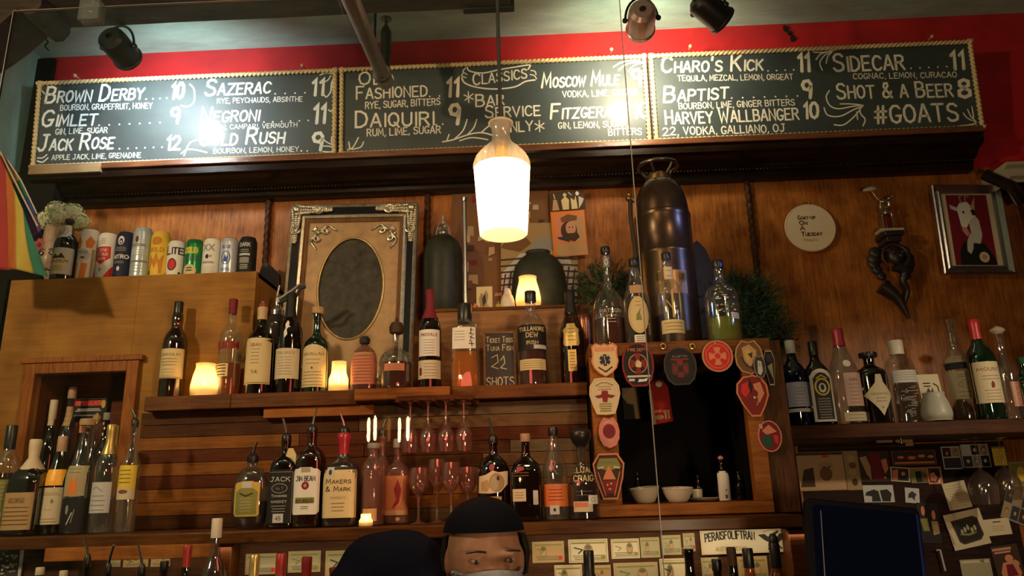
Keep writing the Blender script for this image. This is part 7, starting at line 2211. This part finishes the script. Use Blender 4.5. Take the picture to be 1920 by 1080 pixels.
wall_print('tilted_picture', 'torn cream paper frame round a dark drawing, tilted, low on the photo wall', 'picture', ((1769, 966), (1838, 952), (1856, 1018), (1790, 1034)), YW - .004, 'paper', [('p', [(-.72, .6), (.5, .66), (.72, .5), (.78, -.45), (.55, -.7), (-.4, -.78), (-.6, -.6)], 'darkbrown'), ('p', [(-.62, .5), (.45, .56), (.66, .4), (.7, -.4), (.5, -.6), (-.36, -.66), (-.52, -.5)], 'black'), *[('d', -.3 + .18 * i, .1 * ((i * 7) % 3) - .1, .07, .16, 'note') for i in range(5)], ('s', [(-.4, -.2), (0, -.3), (.4, -.25)], .1, 'olive'), ('p', [(-1, .2), (-.92, -.1), (-.88, -.7), (-.96, -.6)], 'kraft')])
wall_print('business_card', 'small cream business card right of the tilted paper frame', 'card', ((1846, 975), (1892, 970), (1897, 1001), (1848, 1006)), YW, 'paper', [('r', -.3, .55, .3, .68, 'charcoal'), *lines(.1, -.4, 3, -.5, .5, 'tan', .07)])
wall_print('poster', 'small poster with a rosy figure at the lower right corner', 'poster', ((1860, 1026), (1908, 1018), (1925, 1092), (1872, 1098)), YW, 'darkbrown', [('r', -.9, .75, .5, .88, 'tan'), ('r', -.8, .6, .4, .7, 'pink'), ('d', .15, .3, .3, .2, 'salmon'), ('p', [(-.4, .1), (.6, .2), (.8, -.5), (.4, -.95), (-.5, -.9), (-.7, -.4)], 'salmon'), ('p', [(-.2, .0), (.3, .0), (.5, -.6), (-.3, -.6)], 'maroon'), ('d', .6, .0, .2, .15, 'tan')])
wall_print('pinned_note', 'blank greenish cream note at the foot of the photo wall', 'note', ((1801, 1050), (1857, 1047), (1864, 1095), (1806, 1098)), YW, 'note', [('r', -.9, .7, .9, .9, 'paper'), ('p', [(.3, .9), (.6, 1), (.6, .7), (.4, .7)], 'olive')])
wall_print('photograph', 'tilted sheet of booth photos by the right edge below the hanging glasses', 'photo', ((1893, 914), (1940, 930), (1918, 986), (1872, 966)), YW, 'grey', [('r', -.95, .05, -.4, .9, 'charcoal'), ('r', -.3, .05, .3, .9, 'sepia'), ('r', .38, .05, .95, .9, 'charcoal'), ('r', -.95, -.9, -.4, -.05, 'sepia'), ('r', -.3, -.9, .3, -.05, 'charcoal'), ('r', .38, -.9, .95, -.05, 'darkbrown'), *[op for u in (-.67, 0, .67) for v in (.5, -.5) for op in face(u, v, .16, 'tan')]], gW2)
wall_print('photograph', 'white card with two dark silhouettes above the till screen', 'photo', rq(1619, 910, 1676, 942, -.01), YW, 'lightgrey', [('p', [(-.8, .2), (-.3, .5), (0, .3), (.1, -.9), (-.5, -.9), (-.45, -.3), (-.9, -.2)], 'black'), ('p', [(.1, .4), (.6, .5), (.85, .0), (.7, -.9), (.2, -.9)], 'black')], gW2)
wall_print('photograph', 'torn white scrap with a dark leaf shape right of the silhouettes card', 'photo', rq(1697, 914, 1724, 942, .08), YW, 'lightgrey', [('p', [(-.5, .2), (0, .6), (.6, .2), (.3, -.3), (.4, -.7), (-.1, -.3), (-.6, -.4)], 'charcoal')], gW2)
wall_print('photograph', 'dark photograph of two rosy faces beside the till screen', 'photo', rq(1722, 943, 1762, 1018, .02), YW, 'black', [*face(-.45, .6, .3, 'salmon', 'black'), *face(.5, .4, .3, 'salmon', 'black'), ('p', [(-.8, .2), (-.1, .25), (0, -.4), (-.6, -.4)], 'olive'), ('p', [(.2, .1), (.8, .1), (.9, -.5), (.3, -.6)], 'kraft')], gW2)
wall_print('shelf_tag', 'long faded paper strip just under the right shelf', 'tag', rq(1644, 826, 1712, 838), -.22, 'sepia', [*lines(0, 0, 1, -.8, .8, 'brown', .3)])
a, b_ = P(1764, 1033, -.05), P(1781, 1072, -.05)
m = MB().tube([(a.x, -.02, a.z), (b_.x - .006, -.02, a.z + .002), (b_.x, -.02, b_.z)], .0035, 6)
tag(m.build('wire_bracket', M('bracket_white', (.5, .47, .42), .4)), 'thin pale bent wire bracket beside the till screen', 'bracket')

# glasses hanging upside down under the right shelf
GLS = glass('stemware', (.90, .86, .82), .12, .03, .04, (.5, .4, .35))


def wine_glass(loc, h, r, label, group, up=True, mat=None, rot=None):
    o = thing('wine_glass', label, 'glass', loc, group, rot)
    k = h
    foot = [(r * .85, 0), (r * .85, .002), (r * .3, .006), (.004, .012)]
    stem = [(.004, .012), (.0035, k * .25), (.0038, k * .45), (.007, k * .49)]
    bowl_ = [(.007, k * .49), (r * .62, k * .56), (r * .94, k * .67), (r, k * .76), (r * .93, k * .90), (r * .84, k), (r * .82, k), (r * .90, k * .9), (r * .96, k * .76), (r * .88, k * .67), (r * .5, k * .565), (.0004, k * .52)]
    fl_ = (lambda p_: [(a_, z_) for a_, z_ in p_]) if up else (lambda p_: [(a_, k - z_) for a_, z_ in p_])
    MB().lathe(fl_(foot), 24).build('foot', mat or GLS, o, smooth=50)
    MB().lathe(fl_(stem), 12, ends=False).build('stem', mat or GLS, o, smooth=50)
    MB().lathe(fl_(bowl_), 28, ends=False).build('bowl', mat or GLS, o, smooth=50)
    return o


for px, y0, y1, w_, lab in ((1843, 850, 946, 50, 'clear glass hanging upside down right of the tall cream note'), (1889, 850, 938, 46, 'clear glass hanging upside down nearest the right edge')):
    s_ = SC(px, 910, -.2)
    zb_ = P(px, y1, -.2).z
    wine_glass((P(px, 910, -.2).x, -.2, zb_), ZR - .046 - zb_, w_ / 2 / s_, lab, 'glasses hanging under the right shelf', up=False)

# ------------------------------------------------------------------ glasses added for a reflected chandelier, by the jutting ledge block
PGL = glass('reflection_glass', (.86, .74, .70), .16, .04, .10, (.60, .30, .26))
s_ = SC(825, 840, -.55)
rack = thing('added_glass_rack', 'added dark rail rack under the jutting ledge block holding the added glasses', 'rack', (P(822, 760, -.57).x, -.56, ZL - .052))
for k in range(5):
    MB().box(-.105 + k * .0525 - .006, -.105 + k * .0525 + .006, -.11, .085, -.012, -.004).build('rail', DARKW, rack)
MB().box(-.115, .115, .075, .087, -.004, .010).box(-.115, .115, -.07, -.055, -.004, .010).build('mounting_bar', DARKW, rack)
gG = 'added glasses under the ledge for a reflection'
names = ('first', 'second', 'third', 'fourth')
for k in range(4):
    x_ = rack.location.x - .079 + k * .0525
    hgt = .150
    wine_glass((x_, -.60, ZL - .052 - hgt + .0005), hgt, .025, 'added stemmed glass hanging for a reflected chandelier, %s from the orange-labelled bottle' % names[k], gG, up=False, mat=PGL)
for k, px in enumerate((785, 815, 846, 874)):
    x_ = P(px, 940, -.66).x
    wine_glass((x_, -.66 + .05 * (k % 2), ZS + .001), .150 + .012 * ((k * 5) % 3), .027, 'added stemmed glass standing for a reflected chandelier, %s from the orange-labelled bottle' % names[k], 'added glasses standing on the shelf for a reflection', mat=PGL)

# ------------------------------------------------------------------ banknotes, sign and newsprint below the bottle shelf
YN2 = -.6722
notes = [  # row, px box
    ('upper', 998, 1016, 1058, 1056), ('upper', 1066, 1012, 1140, 1056), ('upper', 1146, 1011, 1199, 1048), ('upper', 1201, 1008, 1237, 1046), ('upper', 1240, 1004, 1277, 1041), ('upper', 1281, 1000, 1303, 1034),
    ('lower', 1040, 1060, 1092, 1100), ('lower', 1112, 1060, 1146, 1100), ('lower', 1151, 1056, 1234, 1100), ('lower', 1238, 1048, 1292, 1100), ('lower', 1316, 1046, 1348, 1092), ('lower', 1384, 1044, 1440, 1092),
    ('left', 207, 1041, 226, 1063), ('left', 231, 1043, 278, 1064), ('left', 283, 1041, 319, 1063), ('mid', 460, 1039, 520, 1078), ('mid', 540, 1034, 601, 1074), ('mid', 610, 1033, 676, 1082)]
where = {'upper': 'upper row beside the bartender', 'lower': 'lower row beside the bartender', 'left': 'row below the pale batten', 'mid': 'row below the four pour bottles'}
cnt = {}
ordn = ('first', 'second', 'third', 'fourth', 'fifth', 'sixth')
rn = random.Random(9)
for i, (row, x0, y0, x1, y1) in enumerate(notes):
    k = cnt.get(row, 0)
    cnt[row] = k + 1
    base = rn.choice(['note', 'note', 'paper', 'kraft'])
    ops = [('r', -.94, -.9, .94, .9, 'note' if base != 'note' else 'kraft'), ('r', -.88, -.82, .88, .82, base), ('d', .0 + .3 * (i % 3 - 1), .0, .24, .62, 'sepia'), ('d', .0 + .3 * (i % 3 - 1), .05, .15, .42, 'tan'), ('d', .0 + .3 * (i % 3 - 1), .3, .15, .2, 'notedark'),
           ('r', -.85, .60, .85, .74, 'olive'), *lines(-.4, -.7, 3, -.8, .8, 'notedark', .06), ('s', [(-.7, .3), (-.3, .1), (-.5, -.2)], .06, 'charcoal' if i % 4 == 1 else 'olive'), ('d', .75, -.55, .12, .2, 'olive' if i % 5 else 'red')]
    wall_print('banknote', '%s banknote of the %s' % (ordn[k], where[row]), 'banknote', rq(x0, y0, x1, y1), YN2, base, ops, 'banknotes pinned below the bottle shelf')
q = ((1313, 994), (1479, 988), (1481, 1034), (1315, 1041))
sgn = wall_print('old_sign', 'cream old sign with arched black lettering and a spread-winged bird', 'sign', q, YN2 - .006, 'paper', [('r', -.98, -.95, .98, .95, 'tan'), ('r', -.97, -.93, .97, .93, M('sign_cream', (.50, .44, .31), .6))], part='ground')
Wd, Hd = max(v.co.x for v in sgn.data.vertices), max(v.co.z for v in sgn.data.vertices)
a_ = Art(lambda u, v, of: (u, -of, v + .22 * Hd * (1 - ((u / Wd + .32) / .62) ** 2)), Wd, Hd, base=.0014)
a_.draw([('t', 'PERAISFOLIFTRAN', -.9, .0, .22, .62, 'black', .16)])
a_.fn = lambda u, v, of: (u, -of, v)
a_.draw([('t', 'AUSTIN, TEXAS', -.68, -.72, .02, .30, 'sepia', .14), ('p', [(.3, .45), (.45, .5), (.58, .1), (.72, .15), (.78, .5), (.95, .48), (.86, .1), (.74, -.25), (.66, -.45), (.56, -.25), (.42, .05)], 'black'), ('d', .66, .28, .05, .16, 'black'), ('s', [(.42, .66), (.58, .8), (.74, .8), (.9, .66)], .02, 'sepia'), ('s', [(.58, -.4), (.5, -.7)], .03, 'black'), ('s', [(.72, -.4), (.8, -.7)], .03, 'black')])
a_.build('lettering', sgn)
q = ((-22, 1021), (44, 1017), (40, 1100), (-26, 1104))
news = [('r', -.8, -1, .86, .82, 'charcoal')] + [('d', -.7 + 1.4 * rn.random(), -.95 + 1.7 * rn.random(), .05 + .08 * rn.random(), .03 + .05 * rn.random(), rn.choice(['grey', 'note', 'sepia', 'lightgrey'])) for _ in range(60)]
wall_print('newsprint_frame', 'grey framed speckled newsprint in the lower left corner', 'picture', q, YN2 - .004, 'grey', news, rim=(.008, 'lightgrey'))

# red-lettered card in the alcove
wall_print('red_lettered_card', 'dark card with glowing red lettering at the back of the alcove', 'sign', ((136, 746), (200, 744), (200, 784), (136, 786)), -.19, 'black', [('r', -.95, .82, .95, .9, 'grey'), ('r', -.9, .2, .85, .7, 'red'), T('OPEN LATE', .28, .34, 'salmon', .78, .18), ('d', .8, .35, .12, .4, 'gold'), *lines(-.1, -.25, 2, -.8, .7, 'lightgrey', .10), ('r', -.9, -.75, .6, -.62, 'grey')])

# ------------------------------------------------------------------ bartender
def bartender():
    hc = P(902, 1066, -1.27)                      # between the eyes
    o = None
    SK = M('skin_tone', (.42, .20, .12), .5, var=.12, vscale=40)
    fwd = Vector((.28, -.96, -.10)).normalized()   # where the face looks
    m = MB()
    # head
    hb = Vector((hc.x, hc.y + .075, hc.z + .01))
    m.ball(hb + Vector((0, .01, .02)), .10, 20, sx=.75, sy=.98, sz=.97)
    m.ball(hb + Vector((.008, -.035, -.065)), .066, 16, sx=.92, sy=1.0, sz=1.05)
    m.ball(hb + fwd * .098 + Vector((0, 0, -.035)), .013, 10, sz=1.5)
    m.ball(hb + fwd * .082 + Vector((0, 0, .024)), .028, 12, sx=1.8, sy=.45, sz=.4)
    for sx in (-1, 1):
        m.ball(hb + Vector((sx * .076, .015, -.005)), .022, 10, sx=.35, sy=.8, sz=1.3)
    neck0 = hb + Vector((-.030, .055, -.085))
    ch = hb + Vector((-.075, .085, -.150))
    m.tube([hb + Vector((0, .02, -.05)), neck0, ch], [.056, .055, .07], 16)
    # trunk leaning forward
    pel = Vector((hc.x - .10, hc.y + .12, .92))
    tr = [ch + Vector((-.01, .0, .04)), ch + Vector((-.02, .02, -.06)), ch.lerp(pel, .45), ch.lerp(pel, .75), pel]
    for p_, rx, ry, rz_ in ((tr[0], .15, .10, .09), (tr[1], .19, .12, .12), (tr[2], .175, .12, .15), (tr[3], .16, .12, .13), (tr[4], .175, .13, .13)):
        m.ball(p_, 1.0, 20, sx=rx, sy=ry, sz=rz_)
    # arms: shoulder, elbow, wrist
    sh = [ch + Vector((-.165, .0, .125)), ch + Vector((.165, .02, -.04))]
    el = [sh[0] + Vector((-.13, -.10, -.16)), sh[1] + Vector((.10, -.06, -.25))]
    wr = [el[0] + Vector((.05, -.08, -.23)), el[1] + Vector((-.05, -.20, -.10))]
    for s_i in (0, 1):
        a, b, c = sh[s_i], el[s_i], wr[s_i]
        m.ball(a, .068, 14)
        m.tube([a, a.lerp(b, .5), b], [.060, .052, .044], 14)
        m.ball(b, .045, 12)
        m.tube([b, b.lerp(c, .35), c], [.044, .043, .028], 14)
        d = (c - b).normalized()
        side = d.cross(Vector((0, 0, 1))).normalized()
        pm = c + d * .05
        m.ball(c + d * .045, .030, 12, sx=1.25, sy=1.45, sz=.62)
        for fi in range(4):
            k = (fi - 1.5) * .019
            L = (.066, .076, .072, .056)[fi]
            p0 = c + d * .080 + side * k
            p1 = p0 + d * L * .45 + Vector((0, 0, -.010))
            p2 = p1 + d * L * .30 + Vector((0, 0, -.022))
            p3 = p2 + d * L * .12 + Vector((0, 0, -.020))
            m.tube([c + d * .045 + side * k * .7, p0, p1, p2, p3], [.0105, .0098, .0088, .008, .0062], 8)
        tsd = side * (1 if s_i == 0 else -1)
        m.tube([c + d * .025 + tsd * .022, c + d * .05 + tsd * .046, c + d * .08 + tsd * .054, c + d * .10 + tsd * .048], [.013, .0115, .0095, .0075], 8)
    # legs
    for sx in (-1, 1):
        hip = pel + Vector((sx * .09, 0, -.05))
        kn = hip + Vector((sx * .02, -.05, -.42))
        an = Vector((kn.x, kn.y + .06, .09))
        m.ball(hip, .095, 14)
        m.tube([hip, hip.lerp(kn, .5), kn], [.092, .078, .060], 14)
        m.ball(kn, .058, 12)
        m.tube([kn, kn.lerp(an, .35), an], [.058, .056, .040], 14)
        m.ball((an.x, an.y - .05, .045), .045, 12, sx=.95, sy=2.3, sz=.9)
    o = m.build('person', SK, smooth=60)
    rm = o.modifiers.new('one_surface', 'REMESH')
    rm.mode = 'VOXEL'
    rm.voxel_size = .0075
    rm.use_smooth_shade = True
    sm = o.modifiers.new('soften', 'SMOOTH')
    sm.iterations = 5
    sm.factor = .5
    tag(o, 'bartender bending behind the bar in dark clothes, dark cap and pale face mask', 'person')
    # clothing and hair as children
    NAVY = M('navy_shirt', (.005, .006, .013), .9, spec=.04, bump=.2, bscale=60)
    s = MB()
    for p_, rx, ry, rz_ in ((tr[0], .162, .112, .098), (tr[1], .203, .135, .132), (tr[2], .19, .135, .16), (tr[3], .176, .135, .14)):
        s.ball(p_, 1.0, 20, sx=rx, sy=ry, sz=rz_)
    s.ball(ch + Vector((-.12, .02, .125)), .088, 14, sx=1.3).ball(ch + Vector((.13, .03, .01)), .082, 14, sx=1.2)
    for s_i in (0, 1):
        a, b, c = sh[s_i], el[s_i], wr[s_i]
        s.ball(a, .082, 14)
        s.tube([a, a.lerp(b, .5), b], [.074, .066, .058], 14)
        s.ball(b, .058, 12)
        s.tube([b, b.lerp(c, .35), b.lerp(c, .9)], [.058, .056, .044], 14)
    sh_o = s.build('dark_shirt', NAVY, o, smooth=60)
    rm = sh_o.modifiers.new('one_surface', 'REMESH')
    rm.mode = 'VOXEL'
    rm.voxel_size = .011
    rm.use_smooth_shade = True
    sm = sh_o.modifiers.new('soften', 'SMOOTH')
    sm.iterations = 8
    t = MB()
    t.ball(pel, 1, 18, sx=.187, sy=.142, sz=.14)
    for sx in (-1, 1):
        hip = pel + Vector((sx * .09, 0, -.05))
        kn = hip + Vector((sx * .02, -.05, -.42))
        an = Vector((kn.x, kn.y + .06, .09))
        t.ball(hip, .105, 14)
        t.tube([hip, hip.lerp(kn, .5), kn, kn.lerp(an, .5), an], [.102, .09, .074, .066, .058], 14)
    tr_o = t.build('trousers', M('dark_trousers', (.010, .010, .014), .85), o, smooth=60)
    rm = tr_o.modifiers.new('one_surface', 'REMESH')
    rm.mode = 'VOXEL'
    rm.voxel_size = .014
    # hair under a cap
    c_ = MB()
    n = 24
    vs = []
    for i in range(9):
        a = i / 8 * pi * .46
        for k in range(n):
            t_ = 2 * pi * k / n
            vs.append(hb + Vector((cos(t_) * sin(a) * .085, .012 + sin(t_) * sin(a) * .108, .046 + cos(a) * .078)))
    c_.add(vs, [(i * n + k, i * n + (k + 1) % n, (i + 1) * n + (k + 1) % n, (i + 1) * n + k) for i in range(8) for k in range(n)])
    c_.build('dark_cap', M('cap_cloth', (.005, .006, .010), .9, spec=.04, bump=.2, bscale=200), o, smooth=60)
    vs = []
    side = fwd.cross(Vector((0, 0, 1))).normalized()
    h = MB()
    rg = random.Random(2)
    for i in range(140):
        a = rg.uniform(.15, pi - .15)
        q = hb + Vector((cos(a) * .083, .02 + sin(a) * .095, .050 - .02 * rg.random()))
        h.tube([q, q + Vector((cos(a) * .006, .004, -.03)), q + Vector((cos(a) * .004, .002, -.055 - .02 * rg.random()))], [.006, .006, .002], 5)
    h.build('hair', M('dark_hair', (.010, .007, .005), .5), o, smooth=60)
    # pale mask over nose and chin
    k_ = MB()
    vs = []
    N1, N2 = 15, 8
    for j in range(N2 + 1):
        z = .004 - .110 * j / N2
        for i in range(N1):
            a = -1.25 + 2.5 * i / (N1 - 1)
            bul = .104 + .020 * math.exp(-((z + .035) / .030) ** 2) * math.exp(-(a / .5) ** 2) - .012 * (j / N2) ** 2
            top = -.016 * abs(a) ** 1.5 if j == 0 else 0
            vs.append(hb + fwd * (cos(a) * bul - .0) + side * (sin(a) * .076) + Vector((0, 0, z - .004 + top + .003 * (j % 2))))
    k_.add(vs, [(j * N1 + i, j * N1 + i + 1, (j + 1) * N1 + i + 1, (j + 1) * N1 + i) for j in range(N2) for i in range(N1 - 1)])
    ko = k_.build('face_mask', M('mask_cloth', (.30, .30, .36), .85, var=.2, vscale=60, bump=.3, bscale=80), o, smooth=60)
    ko.modifiers.new('cloth', 'SOLIDIFY').thickness = .002
    for sx in (-1, 1):
        ep = hb + fwd * .083 + side * (sx * .034) + Vector((0, 0, .012))
        MB().ball(ep, .0095, 12, sz=.5).build('eye', M('eye_white', (.34, .30, .26), .3), o)
        MB().ball(ep + fwd * .0058, .0045, 10).build('iris', C('darkbrown'), o)
        MB().tube([ep + side * -.020 + fwd * .006 + Vector((0, 0, .017)), ep + fwd * .010 + Vector((0, 0, .020)), ep + side * .020 + fwd * .006 + Vector((0, 0, .017))], [.0018, .0026, .0016], 6).build('eyebrow', M('dark_hair', (.010, .007, .005)), o)
    return o


bartender()

# ------------------------------------------------------------------ lamp behind the customers, seen as a reflection in the clear screen
YV = .75
YBL = 2 * -1.453 - YV
ch0 = P(722, 780, YV)
o = thing('filament_chandelier', 'brass chandelier with glowing tube bulbs, mirrored in the acrylic screen', 'chandelier', (ch0.x, YBL, ch0.z + .22))
MB().tube([(0, 0, -.36), (0, 0, 3.4 - o.location.z)], .008, 10).lathe([(.05, 3.4 - o.location.z - .03), (.05, 3.4 - o.location.z)], 20).ball((0, 0, -.36), .03, 14).build('stem', BRASS, o)
FIL = emitter('tube_filament', (1.0, .70, .34), 75)
for (px, dy, on) in ((688, -.03, 1), (707, .05, 1), (729, .0, 0), (745, -.05, 1), (767, .04, 1)):
    q = P(px, 805, YV)
    x, z = q.x - o.location.x, q.z - o.location.z
    arm = smooth_pts([(0, 0, -.34), (x * .6, dy * .6, -.36), (x, dy, z - .13), (x, dy, z - .075)], 4)
    MB().tube(arm, .005, 8).lathe([(.013, z - .080), (.015, z - .074), (.015, z - .058)], 14, (x, dy, 0)).build('arm', BRASS, o)
    MB().lathe([(.012, z - .058), (.017, z - .045), (.017, z + .055), (.010, z + .068), (.0004, z + .072)], 16, (x, dy, 0)).build('tube_bulb', glass('bulb_glass', (.97, .92, .82), .05, .02), o)
    MB().tube([(x, dy, z - .055), (x, dy, z - .04), (x, dy, z + .04), (x, dy, z + .058)], [.004, .0075, .0075, .003], 10).build('filament', FIL if on else M('dim_filament', (.8, .4, .12), .4, emit=2.5), o)
